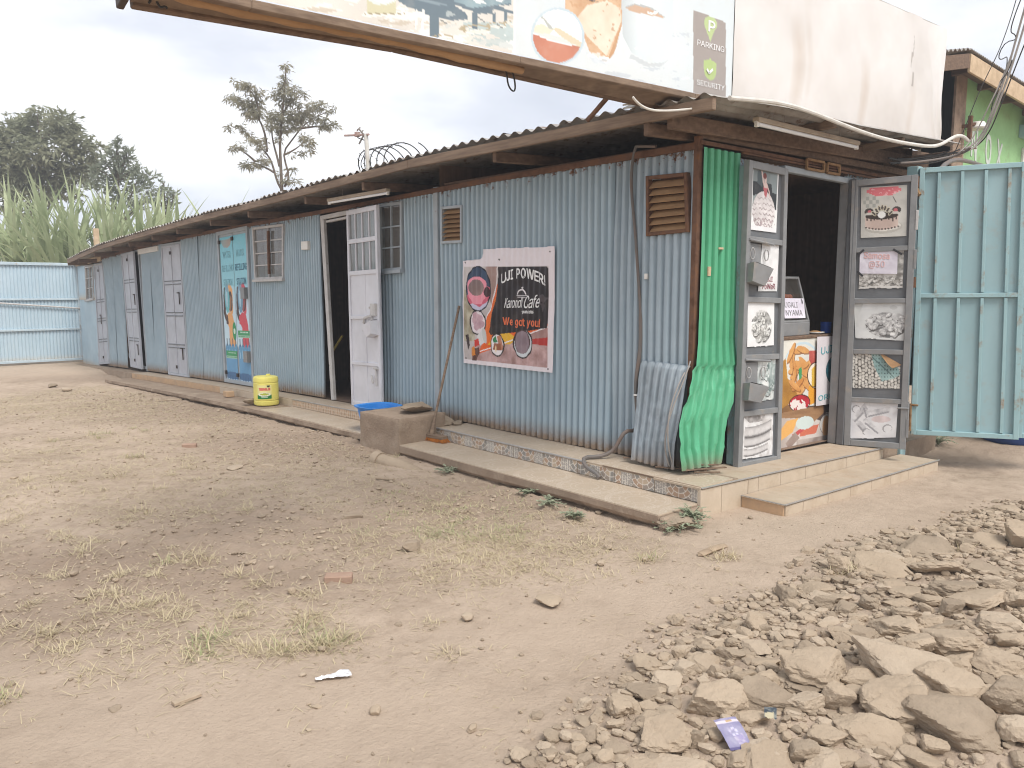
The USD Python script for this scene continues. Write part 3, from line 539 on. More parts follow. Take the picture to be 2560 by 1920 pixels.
obj("end_board", MB().bar((-.06, 16.4, 2.28), (-.06, 18.75, 2.20), .03, .12), "timber_pale", cafe)
obj("end_roof", MB().bar((.9, 18.2, 2.25), (.9, 18.95, 2.22), 2., .02), "roof_iron", cafe)
# inside: back wall, ends, partitions, floor
def roofed(name, pts, z0, m):
    """upright panel from z0 up to the roof along the plan points"""
    P = np.array(pts, float); top = np.array([zroof(x, min(y, 17.6))-.012 for x, y in P]); n = len(P); v = np.vstack([np.column_stack([P, np.full(n, z0)]), np.column_stack([P, top])]); f = np.array([[i, i+1, n+i+1, n+i] for i in range(n-1)]); obj(name, (v, f), m, cafe)
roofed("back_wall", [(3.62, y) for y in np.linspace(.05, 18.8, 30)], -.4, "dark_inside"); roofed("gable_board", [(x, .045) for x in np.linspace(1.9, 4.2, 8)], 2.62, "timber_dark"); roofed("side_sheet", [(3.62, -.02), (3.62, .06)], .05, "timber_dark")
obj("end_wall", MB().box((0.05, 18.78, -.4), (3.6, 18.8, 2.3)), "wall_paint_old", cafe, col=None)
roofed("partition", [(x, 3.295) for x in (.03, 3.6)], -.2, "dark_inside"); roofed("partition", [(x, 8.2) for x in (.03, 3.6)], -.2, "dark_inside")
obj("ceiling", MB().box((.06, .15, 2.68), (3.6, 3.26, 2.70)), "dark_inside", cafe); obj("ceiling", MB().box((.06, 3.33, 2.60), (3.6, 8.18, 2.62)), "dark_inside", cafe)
xs = np.linspace(.02, 3.6, 12); ys = np.linspace(.02, 18.7, 60); Xg, Yg = np.meshgrid(xs, ys)
obj("floor", (np.stack([Xg, Yg, zb(Yg)-.02-.02*Xg*(Yg < 3.3)], -1).reshape(-1, 3), grid_faces(12, 60)), "inside_floor", cafe)

# ------------------------------------------------------------------ plinth and steps
def sect(name, y0, y1, prof, m, n=60, parent=None, seed=0, label=None):
    """a section (x, z) swept along the wall; prof(y) gives the points"""
    ys = np.linspace(y0, y1, n); P = np.array([[(x, y, z) for x, z in prof(y)] for y in ys]); k = P.shape[1]
    v = P.reshape(-1, 3); i, j = np.meshgrid(np.arange(n-1), np.arange(k-1), indexing="ij"); a = i*k + j
    q = np.stack([a, a+1, a+k+1, a+k], -1).reshape(-1, 4); f = np.vstack([q[:, [0, 1, 2]], q[:, [0, 2, 3]]])
    for e in (0, n-1):
        c2, t2 = trimesh.creation.triangulate_polygon(Polygon(P[e][:, [0, 2]]).buffer(0), engine="earcut"); f = np.vstack([f, t2 + len(v)]); v = np.vstack([v, np.column_stack([c2[:, 0], np.full(len(c2), P[e][0, 1]), c2[:, 1]])])
    return obj(name, (v, f), m, parent, label=label)
_N = onX(910, 1036, -.32)[2], onX(721, 987, -.32)[2], onX(535, 961, -.32)[2], onX(333, 926, -.32)[2]
zuB = lambda y: np.interp(y, [3.2, 3.9, 6.4, 9.0, 13.4, 18.8], [.19, .185, .125, .055, -.105, -.30])
zlB = lambda y: np.interp(y, [3.2, 3.6, 6.4, 8.2, 12.0, 13.5, 18.8], [.085, .08, .03, -.02, -.15, -.21, -.30])
def rag(y, s, amp, sd): return amp*(float(n2(np.array(y), np.array(sd*3.1), s, sd))-.5)*2
def profA(y):
    g = float(ground_z(-.8, y)); e = max(0., min(1., (y-.3)/1.2))
    return [(.06, .206), (-.405, .206), (-.405, .092), (-.872, .092), (-.874+rag(y, 9, .006, 1), .05-.02*e), (-.85+rag(y, 14, .02, 2)+.02*e, .02-.03*e+rag(y, 11, .015, 3)), (-.80+.05*e+rag(y, 12, .03, 4), -.01+rag(y, 9, .01, 7)), (-.74, g-.15)]
pa = sect("plinth", -.405, 2.80, profA, "concrete", 140, cafe)
obj("plinth_end", bx((-.872, -.45, -.2), (-.43, -.402, .086), .012), "concrete", cafe)
def profB(y):
    g = float(ground_z(-.8, y)); zu, zl = float(zuB(y))-.008, float(zlB(y))-.008
    return [(.06, zu), (-.312, zu), (-.312, zl), (-.80+rag(y, 3, .02, 5), zl), (-.805+rag(y, 7, .02, 6), zl-.045), (-.77+rag(y, 13, .035, 8), zl-.075+rag(y, 9, .02, 9)), (-.70+rag(y, 10, .05, 10), g+.005), (-.66, g-.15)]
pb = sect("plinth", 3.25, 13.6, profB, "concrete", 320, cafe)
def profC(y): return [(.06, float(zuB(y))-.01), (-.30, float(zuB(y))-.01), (-.34, float(ground_z(-.3, y))-.05), (-.34, -.6)]
sect("plinth", 13.6, 18.8, profC, "concrete", 40, cafe)
zF = lambda x: .216 - .030*(np.asarray(x)+.44); zF2 = lambda x: .08 - .022*(np.asarray(x)-.075); YF = -.425; XE = 2.42; YF2 = -.78
front_core = trimesh.convex.convex_hull(np.array([(x, y, z) for x in (-.405, XE) for y in (YF+.012, .08) for z in (-.25, float(zF(x))-.010)]))
pf = obj("plinth", front_core, "concrete", cafe)
obj("plinth", trimesh.convex.convex_hull(np.array([(x, y, z) for x in (XE, 3.7) for y in (-.40, .3) for z in (-.3, .11)])), "concrete", cafe)
step_core = trimesh.convex.convex_hull(np.array([(x, y, z) for x in (.075+.012, 2.78) for y in (YF2+.012, YF-.005) for z in (-.25, float(zF2(x))-.010)]))
ps = obj("front_step", step_core, "concrete", cafe)

# printed tile patterns (distance along s, height h or depth w, both metres)
def hsh(a, b, c=0): return np.abs(np.sin(a*12.9898 + b*78.233 + c*37.719)*43758.5453) % 1
def pat_riser(s, h, H=.115):
    rgb = np.zeros(s.shape + (3,)); p = s % .33; k = np.floor(s/.33)
    gx, gy = np.floor(s/.024), np.floor(h/.021 + .5*(np.floor(s/.024) % 2)); cx = (gx + .5 + .3*(hsh(gx, gy)-.5))*.024; cy = (gy + .5 - .5*(gx % 2) + .3*(hsh(gx, gy, 2)-.5))*.021
    d = np.hypot(s-cx, (h-cy)*1.05); peb = np.where((d < .0085)[..., None], np.array([.36, .33, .30]), np.where((d < .0105)[..., None], np.array([.26, .235, .21]), np.array([.62, .575, .50])))
    q = p - .22; r = np.hypot(q, H*1.05-h); a = np.arctan2(q, H*1.05-h+1e-6); ring = np.digitize(r, [.042, .085, .125]); nsec = np.array([1, 4, 6, 8])[ring]; sa = (a/PI+.5)*nsec; sec = np.floor(sa)
    pal = np.array([[.25, .235, .215], [.37, .255, .18], [.43, .34, .25], [.30, .25, .21]]); fan = pal[(hsh(ring+k*3, sec)*3.99).astype(int)]
    edge = np.minimum(np.abs(r-.042), np.minimum(np.abs(r-.085), np.abs(r-.125))) < .0028; se = np.abs(sa-np.round(sa))/nsec*PI*np.maximum(r, .02) < .0026
    fan = np.where(((edge | (se & (ring > 0))))[..., None], np.array([.64, .60, .53]), fan)
    return np.where((p < .11)[..., None], peb, fan)*(.92+.16*hsh(np.floor(s/.4), 3)[..., None])
def pat_tread(s, w):
    base = np.array([.385, .31, .232])*(1 + .10*(n2(s, w, 6., 3)-.5))[..., None]
    p, q = (s % .5)-.25, (w % .5)-.25; r = np.hypot(p, q); a = np.arctan2(p, q)
    line = np.zeros_like(r)
    for R in (.09, .13, .2, .235): line = np.maximum(line, (np.abs(r-R) < .004))
    line = np.maximum(line, ((np.abs(((a/(2*PI)*16) % 1)-.5) < .07) & (r > .13) & (r < .2)))
    dots = ((((a/(2*PI)*34) % 1)-.5)**2 + ((r-.218)/.02)**2 < .2) | ((r > .25) & (np.hypot((s % .035)-.0175, (w % .03)-.015) < .009))
    line = np.maximum(line, dots*.7)*np.clip(n2(s, w, 9., 8)*1.6-.25, 0, 1)
    return base + line[..., None]*np.array([.11, .115, .12])
def pat_small(s, h): 
    k1, k2 = np.floor(s/.045), np.floor(h/.04); d = np.hypot((s % .045)-.0225, (h % .04)-.02)
    return np.where((d < .017)[..., None], np.array([.40, .27, .18])*(.75+.5*hsh(k1, k2))[..., None], np.array([.50, .41, .31]))
def tile(parent, q, t=.008, pat=None, s0=0., m=None, res=.009, vert=False):
    """one tile lying on the quad, its print running on from tile to tile"""
    q = q; g = .0025; b = q.box(g/q.w, 1-g/q.w, g/q.h, 1-g/q.h, -.004, t, .0015)
    if pat is None: return obj("tile", b, m, parent)
    nu, nv = max(4, int(q.w/res)), max(4, int(q.h/res)); v, f = q.sheet(nu, nv, t+.0006, (g/q.w*1.5, 1-g/q.w*1.5), (g/q.h*1.5, 1-g/q.h*1.5))
    U, V = np.meshgrid(np.linspace(0, 1, nu), np.linspace(0, 1, nv)); c = pat(s0 + U*q.w, (1-V)*q.h if vert else V*q.h).reshape(-1, 3)
    mb = MB().add(v, f, np.clip(c, 0, 1)).add(b.vertices, b.faces, np.array([.44, .36, .27])); return obj("tile", mb, "tile_print", parent)
def run_tiles(a, b, step, jitter=0):
    n = max(1, int(round((b-a)/step))); return [(a+(b-a)*i/n, a+(b-a)*(i+1)/n) for i in range(n)]
far = (-50, -20, 5); upw = (0, 0, 60)
for a, b in run_tiles(-.40, 2.80, .40):
    tile(pa, Quad((-.002, b, .206), (-.002, a, .206), (-.405, a, .206), (-.405, b, .206), upw), pat=pat_tread, s0=-b)
    tile(pa, Quad((-.405, b, .204), (-.405, a, .204), (-.405, a, .100), (-.405, b, .100), far), pat=pat_riser, s0=-b, res=.0042, vert=True)
    tile(pa, Quad((-.414, b, .092), (-.414, a, .092), (-.868, a, .092), (-.868, b, .092), upw), pat=pat_tread, s0=-b+.2)
obj("nosing_trim", MB().bar((-.415, 2.80, .213), (-.415, .70, .213), .012, .012), "trim_metal", pa)
obj("nosing_trim", MB().bar((-.415, .52, .213), (-.415, -.41, .213), .010, .010), "timber_weathered", pa)
def lev(f, d=0.): return lambda y: float(f(y)) + d
for a, b in run_tiles(3.5, 6.2, .40):
    u, l = lev(zuB, -.008), lev(zlB, -.008)
    tile(pb, Quad((-.002, b, u(b)), (-.002, a, u(a)), (-.312, a, u(a)), (-.312, b, u(b)), upw), pat=pat_tread, s0=-b)
    tile(pb, Quad((-.312, b, u(b)), (-.312, a, u(a)), (-.312, a, l(a)+.008), (-.312, b, l(b)+.008), far), pat=pat_small, s0=-b, res=.008)
    tile(pb, Quad((-.322, b, l(b)), (-.322, a, l(a)), (-.775, a, l(a)), (-.775, b, l(b)), upw), pat=pat_tread, s0=-b+.3)
obj("nosing_trim", MB().bar((-.32, 3.6, lev(zuB)(3.6)), (-.32, 6.2, lev(zuB)(6.2)), .01, .01), "trim_metal", pb)
for a, b in run_tiles(6.2, 13.5, .42):
    u, l = lev(zuB, -.008), lev(zlB, -.008)
    tile(pb, Quad((-.002, b, u(b)), (-.002, a, u(a)), (-.312, a, u(a)), (-.312, b, u(b)), upw), m="tile_beige_dusty")
    tile(pb, Quad((-.312, b, u(b)), (-.312, a, u(a)), (-.312, a, l(a)), (-.312, b, l(b)), far), m="tile_tan" if a > 8.6 else "tile_beige")
# beige tiles of the front plinth and its low step
frt = (0, -50, 3); fx = [-.437, -.18, .16, .3, .62, 1.0, 1.34, 1.7, 2.05, XE]
for a, b in zip(fx[:-1], fx[1:]):
    tile(pf, Quad((a, YF+.012, float(zF(a))-.012), (b, YF+.012, float(zF(b))-.012), (b, YF+.012, float(ground_z(b, -.43))-.04), (a, YF+.012, float(ground_z(a, -.43))-.04), frt), t=.012, m="tile_beige")
for a, b in run_tiles(-.437, XE, .41):
    tile(pf, Quad((a, .0, float(zF(a))-.010), (b, .0, float(zF(b))-.010), (b, YF+.002, float(zF(b))-.010), (a, YF+.002, float(zF(a))-.010), upw), t=.010, m="tile_beige_dusty")
tile(pf, Quad((-.425, YF+.0, .2), (-.425, YF+.03, .2), (-.425, YF+.03, -.05), (-.425, YF, -.05), far), t=.01, m="tile_beige")
obj("nosing_trim", MB().bar((-.43, YF-.004, float(zF(-.43))-.001), (XE, YF-.004, float(zF(XE))-.001), .012, .009), "trim_metal", pf)
tile(pf, Quad((XE, YF+.02, .12), (XE, .0, .12), (XE, .0, -.12), (XE, YF+.02, -.12), (50, -20, 1)), t=.01, m="tile_beige")
sx = [.085, .33, .70, 1.06, 1.42, 1.78, 2.14, 2.46, 2.78]
for a, b in zip(sx[:-1], sx[1:]):
    tile(ps, Quad((a, YF2+.012, float(zF2(a))-.012), (b, YF2+.012, float(zF2(b))-.012), (b, YF2+.012, float(ground_z(b, -.8))-.04), (a, YF2+.012, float(ground_z(a, -.8))-.04), frt), t=.012, m="tile_beige")
    tile(ps, Quad((a, YF-.004, float(zF2(a))-.010), (b, YF-.004, float(zF2(b))-.010), (b, YF2+.002, float(zF2(b))-.010), (a, YF2+.002, float(zF2(a))-.010), upw), t=.010, m="tile_beige_dusty")
tile(ps, Quad((.087, YF, .07), (.087, YF2+.01, .07), (.087, YF2+.01, -.04), (.087, YF, -.04), (-50, -20, 2)), t=.012, m="tile_tan")
obj("nosing_trim", MB().bar((.07, YF2-.004, float(zF2(.07))), (2.79, YF2-.004, float(zF2(2.78))), .012, .008).bar((.072, YF2, .078), (.072, YF, .078), .012, .008), "trim_metal", ps)

# ------------------------------------------------------------------ flat print: patterns worked out point by point on a fine mesh
class Art:
    def __init__(s, U, V, asp=1.): s.U, s.V, s.asp = U, V, asp; s.c = np.ones(U.shape + (3,)); s.keep = np.ones(U.shape, bool)
    def fill(s, m, col, k=1.):
        col = np.asarray(col, float); col = col/255 if col.max() > 1.001 else col
        s.c = np.where(m[..., None], s.c*(1-k) + col*k, s.c); return s
    def ell(s, x, y, rx, ry, rot=0.):
        dx, dy = (s.U-x)*s.asp, s.V-y; c, n = math.cos(rot), math.sin(rot); return ((dx*c+dy*n)/(rx*s.asp))**2 + ((-dx*n+dy*c)/ry)**2 < 1
    def poly(s, pts): return shapely.contains_xy(Polygon(pts), s.U.ravel(), s.V.ravel()).reshape(s.U.shape)
    def line(s, pts, w): 
        d = np.full(s.U.shape, 9.)
        for (x0, y0), (x1, y1) in zip(pts[:-1], pts[1:]):
            ax, ay = (x1-x0)*s.asp, y1-y0; px, py = (s.U-x0)*s.asp, s.V-y0; t = np.clip((px*ax+py*ay)/(ax*ax+ay*ay+1e-9), 0, 1); d = np.minimum(d, np.hypot(px-t*ax, py-t*ay))
        return d < w
    def tex(s, m, c1, c2, sc, seed=0, sx=1., sy=1., sharp=1.):
        t = np.clip((n2(s.U*s.asp*sx, s.V*sy, sc, seed)-.5)*2.4*sharp+.5, 0, 1)[..., None]; a, b = (np.asarray(c, float)/255 for c in (c1, c2)); s.c = np.where(m[..., None], a*(1-t)+b*t, s.c); return s
    def all(s): return np.ones(s.U.shape, bool)
def poster(name, label, cat, q, paint, res, m="paper_print", d=.006, wrinkle=.004, wsc=5., group=None, parent=None, thick=.0008, lift=None):
    nu, nv = int(q.w/res)+2, int(q.h/res)+2; U, V = np.meshgrid(np.linspace(0, 1, nu), np.linspace(0, 1, nv)); art = Art(U, V, q.w/q.h); paint(art)
    hgt = lambda u, v: d + wrinkle*(n2(u*q.w, v*q.h, wsc, len(label or name))-.45) + (lift(u, v) if lift else 0.)
    v, f = q.sheet(nu, nv, hgt); keep = art.keep.ravel()[f].all(1); c = np.array(art.c).reshape(-1, 3); c = np.where(c < .04045, c/12.92, ((c+.055)/1.055)**2.4)*.93
    o = obj(name, (v, f[keep]), m, parent, smooth=True, label=label, cat=cat, group=group, col=c); o.q, o.h = q, hgt; return o
def lettering(o, text, u0, u1, v0, hh, m, bold=False, slant=0., arc=None, name="lettering", d=.0028, rise=0.):
    """raised print: text between u0 and u1, its foot at v0 (from the top), capitals hh high; arc(u) lifts it"""
    t = meshkit.text_mesh(text, 1.0, .02, bold); v, f = np.array(t.vertices), np.array(t.faces); v[:, 0] += slant*v[:, 1]
    x = (v[:, 0]-v[:, 0].min())/np.ptp(v[:, 0]); u = u0 + (u1-u0)*x; vv = v0 - v[:, 1]*hh - (arc(x) if arc else 0.) - rise*x
    P = o.q.pt(u, vv, o.h(u, vv) + d*(.35+.65*(v[:, 2] > .01))); return obj(name, (P, f), m, o)

# ------------------------------------------------------------------ the banner on the wall
def paint_banner(a):
    A = a.all(); a.fill(A, (226, 218, 222))
    a.keep &= ~(a.poly([(-.1, -.1), (.24, -.1), (.245, .045+.0), (.235, .075), (.2, .092), (.1, .098), (-.1, .105)])); a.keep &= a.V > -.0 + .012*n2(a.U, a.V*0, 7., 3)*(a.U > .2)
    inn = (a.U > .015) & (a.U < .945) & (a.V > .155) & (a.V < .965)
    a.tex(inn, (214, 206, 206), (180, 172, 170), 7, 2); a.tex(inn & (a.U < .5) & (a.V < .5), (214, 210, 210), (176, 166, 160), 5, 4)
    a.tex(inn & a.poly([(0, .35), (.2, .4), (.14, .8), (0, .8)]), (196, 190, 170), (140, 130, 108), 14, 6)
    a.tex(inn & a.poly([(.27, .155), (.42, .155), (.40, .34), (.34, .5), (.28, .3)]), (190, 170, 168), (150, 122, 112), 5, 7)
    a.tex(inn & a.poly([(.1, .93), (.2, .82), (.52, .80), (.95, .68), (.95, .97), (.1, .97)]), (200, 168, 166), (150, 118, 114), 16, 9)
    a.fill(inn & a.poly([(.41, .30), (.34, .50), (.25, .66), (.24, .80), (.18, .91), (.52, .80), (.95, .68), (.95, .60)]), (222, 98, 36))
    a.fill(inn & a.poly([(.42, .33), (.375, .44), (.30, .82), (.55, .80), (.66, .75), (.52, .70)]), (226, 176, 48)); a.fill(inn & a.poly([(.42, .30), (.36, .50), (.25, .68), (.30, .82), (.36, .76), (.40, .5)]), (224, 110, 40))
    a.fill(inn & a.poly([(.95, .68), (.95, .79), (.80, .78), (.74, .72)]), (176, 52, 46)); a.tex(inn & a.poly([(.95, .62), (.95, .72), (.8, .74), (.72, .72)]), (176, 138, 132), (140, 108, 104), 9, 3)
    a.fill(a.line([(.2, .885), (.3, .855), (.5, .79), (.62, .75), (.95, .635)], .0045) & inn, (238, 234, 234)); a.fill(a.line([(.41, .158), (.40, .30), (.33, .52), (.24, .66)], .005) & inn, (238, 234, 234))
    bd = a.poly([(.42, .158), (.925, .158), (.945, .175), (.945, .575), (.94, .645), (.74, .68), (.33, .735), (.315, .71), (.36, .52), (.415, .33)]); a.tex(bd, (28, 23, 26), (44, 37, 41), 5, 1)
    cre = (n2(a.U, a.V, 9., 21) > .655) & bd; a.fill(cre, (112, 104, 108), .55)
    def disc(x, y, rx, ry, edge=(32, 30, 30)): a.fill(a.ell(x, y, rx, ry), edge); return a.ell(x, y, rx-.012, ry-.012)
    e = disc(.185, .345, .150, .195, (20, 26, 40)); a.tex(e, (58, 78, 104), (36, 52, 78), 8, 3, sx=3, sy=.5); a.fill(e & a.poly([(0, .42), (.3, .32), (.4, .38), (.4, .6), (0, .6)]), (206, 98, 120))
    a.fill(e & (a.ell(.17, .315, .115, .075) | a.poly([(.055, .32), (.285, .30), (.27, .42), (.22, .475), (.13, .475), (.08, .42)])), (232, 150, 166)); a.tex(e & a.ell(.165, .335, .092, .07), (128, 108, 106), (150, 128, 124), 9, 3); a.fill(e & a.ell(.29, .37, .035, .045), (60, 34, 40))
    a.fill(e & a.poly([(.02, .50), (.12, .47), (.2, .5), (.31, .44), (.33, .5), (.2, .57), (.05, .56)]), (196, 194, 216))
    e = disc(.18, .635, .100, .108); a.fill(e, (226, 216, 220))
    for i in range(9): x, y = .18+.055*math.cos(i*2.4)*((i+1)/9)**.5, .625+.06*math.sin(i*2.4)*((i+1)/9)**.5; a.tex(e & a.ell(x, y, .032, .03), (204, 172, 180), (176, 142, 152), 14, i)
    a.fill(a.poly([(.17, .755), (.24, .69), (.285, .79), (.21, .835)]), (214, 214, 214)); a.fill(a.ell(.262, .745, .022, .068, -.25), (196, 198, 196)); a.fill(a.poly([(.14, .79), (.19, .77), (.2, .83), (.145, .85)]), (200, 54, 46))
    a.fill(a.poly([(.03, .75), (.07, .74), (.085, .84), (.07, .88), (.045, .83)]), (52, 38, 40)); a.fill(a.poly([(.14, .86), (.20, .85), (.205, .9), (.16, .97), (.10, .97)]), (92, 60, 52)); a.fill(a.poly([(.1, .86), (.14, .84), (.15, .92), (.1, .93)]), (208, 130, 52))
    e = disc(.41, .815, .083, .10); a.fill(e, (232, 226, 228)); a.fill(e & a.poly([(.41, .74), (.45, .73), (.49, .85), (.44, .86)]), (182, 124, 100)); a.fill(e & a.poly([(.375, .80), (.45, .80), (.46, .86), (.36, .86)]), (150, 92, 64)); a.fill(e & a.poly([(.36, .77), (.385, .735), (.42, .79), (.37, .80)]), (34, 126, 78)); a.fill(e & a.ell(.395, .85, .012, .03), (236, 208, 160))
    e = disc(.695, .785, .105, .125, (40, 32, 34)); a.fill(e, (206, 212, 216)); a.fill(a.ell(.69, .77, .086, .10), (70, 50, 50)); a.tex(a.ell(.69, .775, .078, .094), (150, 132, 138), (128, 110, 118), 16, 4)
    # the cloche of the emblem
    a.fill(a.ell(.675, .385, .045, .045) & ~a.ell(.675, .387, .036, .036) & (a.V < .386), (235, 230, 232)); a.fill(a.line([(.625, .393), (.73, .393)], .004) | a.line([(.635, .408), (.715, .408)], .003) | a.line([(.675, .33), (.675, .34)], .006) | a.line([(.663, .328), (.675, .336), (.687, .328)], .003) | a.line([(.69, .41), (.68, .435)], .004), (235, 230, 232))
    a.fill((a.ell(.03, .12, .006, .006) | a.ell(.955, .045, .006, .006) | a.ell(.43, .10, .006, .007) | a.ell(.03, .955, .006, .006) | a.ell(.95, .975, .006, .006)), (50, 40, 40))
qb = Quad(*pxX(-.022, (1157, 618), (1391, 614), (1381, 932), (1160, 907)))
qb = Quad(onX(1159, 622, -.022), onX(1391, 614, -.022), onX(1382, 932, -.022), onX(1161, 907, -.022))
bn = poster("banner", "torn vinyl food banner with a black panel nailed to the blue wall", "banner", qb, paint_banner, .0055, "poster_print", d=.012, wrinkle=.026, wsc=5.5, lift=lambda u, v: .012*np.sin(u*9+v*3)*np.clip((u-.85)*6, 0, 1) + .004*np.sin(2*PI*u*qb.w/PITCH))
lettering(bn, "UJI POWER!", .455, .915, .30, .078, "ink_white", True, arc=lambda x: .055*(1-(2*x-1)**2)-.012*x)
lettering(bn, "Karondi", .49, .69, .500, .082, "ink_white", False, .38, rise=.01); lettering(bn, "Cafe", .705, .865, .495, .098, "ink_white", False, .42, rise=.012)
lettering(bn, "-grab a bite!-", .68, .81, .535, .024, "ink_white", True); lettering(bn, "We got you!", .475, .875, .640, .062, "ink_orange", True)

# ------------------------------------------------------------------ posters on the door leaves
def grime(a, k=.05): a.c = np.clip(a.c*(1-k*n2(a.U, a.V, 5., 9)[..., None]*1.3), 0, 1)
def torn(a, amp=.02, bottom=True, seed=1):
    if bottom: a.keep &= a.V < 1 - amp*1.6*n2(a.U, a.V*0, 10., seed)
    a.keep &= (a.U > amp*.5*n2(a.V, a.U*0, 8., seed+1)) & (a.U < 1-amp*.6*n2(a.V, a.U*0, 9., seed+2))
def pile(a, cx, cy, rx, ry, n, r, seed, lo=(196, 196, 194), hi=(232, 232, 230), edge=(92, 90, 88), el=.6):
    """a heap of food pieces, each with a dark underside and a mottled top, back to front"""
    rs = np.random.RandomState(seed); P = rs.uniform(-1, 1, (n*2, 2)); P = P[(P**2).sum(1) < 1][:n]; P = P[np.argsort(P[:, 1])]
    for k, (x, y) in enumerate(P):
        s, t = r*rs.uniform(.7, 1.3), rs.uniform(-1., 1.); X, Y = cx+x*rx, cy+y*ry; a.fill(a.ell(X+.008, Y+s*.28, s*1.06, s*el*1.1, t), edge, .85); a.tex(a.ell(X, Y, s, s*el, t), lo, hi, 16, k+seed, sharp=1.5); a.fill(a.ell(X-s*.2, Y-s*el*.3, s*.4, s*el*.25, t), (244, 244, 242), .6)
def greyfood(kind, seed):
    def f(a):
        A = a.all(); a.fill(A, (232, 232, 232))
        if kind == "dress":
            a.fill(A, (238, 238, 238)); a.tex((a.U > .05) & (a.U < .96) & (a.V < .62) & (a.V > .01), (120, 128, 130), (150, 160, 160), 4, 1); a.fill((a.U > .05) & (a.U < .95) & (a.V > .2) & (a.V < .62) & (n2(a.U, a.V, 2, 3) > .4), (58, 62, 66)); a.fill(a.poly([(.22, .03), (.36, .0), (.40, .28), (.2, .22)]), (86, 96, 100)); a.fill(a.poly([(.68, .04), (.96, .02), (.96, .36), (.78, .34)]), (140, 150, 152))
            a.tex(a.ell(.48, .68, .43, .335), (240, 234, 234), (206, 200, 200), 9, 2)
            for k in range(6):
                y = .46 + k*.085; w = .26+.035*k; m = a.ell(.48, .68, .43, .335) & (np.abs(a.V-y-.014*np.sin(a.U*46+k)-.03*((a.U-.48)/.4)**2) < .006+.001*k) & (n2(a.U, a.V, 8, k) > .42); a.fill(m, (140, 126, 126), .8)
            a.tex(a.ell(.5, .87, .42, .09) & (n2(a.U, a.V, 18, 5) > .55), (150, 138, 138), (200, 180, 184), 12, 2)
            a.fill(a.poly([(.43, .27), (.60, .27), (.585, .38), (.55, .45), (.48, .4)]), (190, 106, 112)); a.fill(a.ell(.52, .24, .075, .05) | a.poly([(.47, .1), (.55, .1), (.55, .22), (.48, .22)]) | a.ell(.515, .13, .05, .065) | a.line([(.38, .02), (.41, .12), (.45, .23)], .018) | a.line([(.58, .24), (.66, .34), (.70, .42)], .014), (214, 190, 184)); a.fill(a.ell(.49, .09, .07, .05), (116, 62, 58)); a.fill(a.V > .93, (236, 236, 238))
        elif kind == "plain": a.tex(A, (236, 236, 236), (214, 214, 214), 4, seed)
        elif kind == "salad":
            m = a.ell(.52, .55, .38, .38); a.tex(m, (238, 238, 236), (150, 150, 148), 7, seed, sharp=1.5); a.tex(m & (n2(a.U, a.V, 7, seed) > .56), (110, 110, 106), (190, 190, 188), 12, 5); a.fill(m & (n2(a.U, a.V, 10, 31) > .66), (70, 70, 70), .7); a.tex(a.ell(.45, .68, .25, .14), (206, 204, 200), (140, 138, 134), 12, 3); pile(a, .52, .55, .33, .33, 44, .060, 3, (150, 150, 146), (226, 226, 222))
        elif kind == "teal": a.tex(A, (230, 232, 230), (170, 178, 176), 5, seed, sharp=1.6); pile(a, .6, .62, .35, .35, 26, .07, 5, (140, 152, 150), (216, 224, 222)); a.tex(n2(a.U, a.V, 4, 12) > .58, (96, 112, 110), (190, 200, 198), 9, 2)
        elif kind == "sausage":
            a.tex(A, (236, 236, 236), (196, 192, 190), 5, seed)
            for k, (y, b) in enumerate(((.30, .12), (.52, .10), (.74, .08))):
                yy = y + .26*(a.U-.25)**2*-1 + .1; m = (np.abs(a.V - yy) < b) & (a.U > .06) & (a.U < .93-.05*k); t = (a.V-yy)/b; a.c = np.where(m[..., None], np.clip(.86-.3*np.abs(t)**3 - .16*(t > .6), 0, 1)[..., None]*np.array([1, .985, .98])*(1-.12*n2(a.U, a.V, 14., k))[..., None], a.c); a.fill(m & (t > .86), (96, 92, 92))
            a.tex(a.poly([(.0, .05), (.4, .02), (.7, .05), (.65, .18), (.2, .2)]), (210, 206, 204), (130, 126, 124), 10, 7)
        elif kind == "cake":
            a.fill(A, (206, 204, 196)); a.tex(A, (214, 212, 205), (180, 178, 172), 3, 2)
            for i in range(5):
                for j in range(3):
                    if (i+j) % 2: a.fill((np.abs(a.U-.08-.07*i) < .035) & (np.abs(a.V-.22-.075*j) < .037), (168, 170, 164))
            a.fill(a.ell(.49, .80, .42, .13), (190, 186, 178)); a.fill(a.ell(.49, .78, .39, .10), (226, 222, 214)); a.tex(a.ell(.46, .77, .36, .085) | ((np.abs(a.U-.46) < .36) & (a.V > .58) & (a.V < .77)), (198, 176, 166), (224, 204, 194), 4, 3); a.fill(a.ell(.46, .58, .36, .07), (66, 56, 52))
            for k in range(9): x = .14+.08*k; a.fill((np.abs(a.U-x) < .012) & (a.V > .58) & (a.V < .65+.06*hsh(k, 3)), (66, 56, 52))
            for k in range(11): a.fill(a.ell(.12+.07*k, .80+.045*math.sin(k*.31), .022, .018), (92, 82, 78))
            a.fill(a.ell(.46, .56, .085, .065), (240, 240, 238)); a.fill(a.ell(.18, .49, .10, .07) | a.ell(.78, .48, .10, .07), (74, 66, 64)); a.fill(a.ell(.19, .49, .045, .035) | a.ell(.76, .48, .045, .04), (196, 110, 116)); a.fill(a.ell(.18, .53, .09, .025) | a.ell(.76, .53, .09, .025), (206, 200, 192))
            for k in range(-3, 4): a.fill(a.ell(.47+.062*k, .42+.012*k*k, .036, .06, .25*k) & ~a.ell(.47+.062*k, .42+.012*k*k, .024, .045, .25*k), (214, 206, 184)); a.fill(a.ell(.47+.062*k, .42+.012*k*k, .024, .045, .25*k), (84, 76, 72))
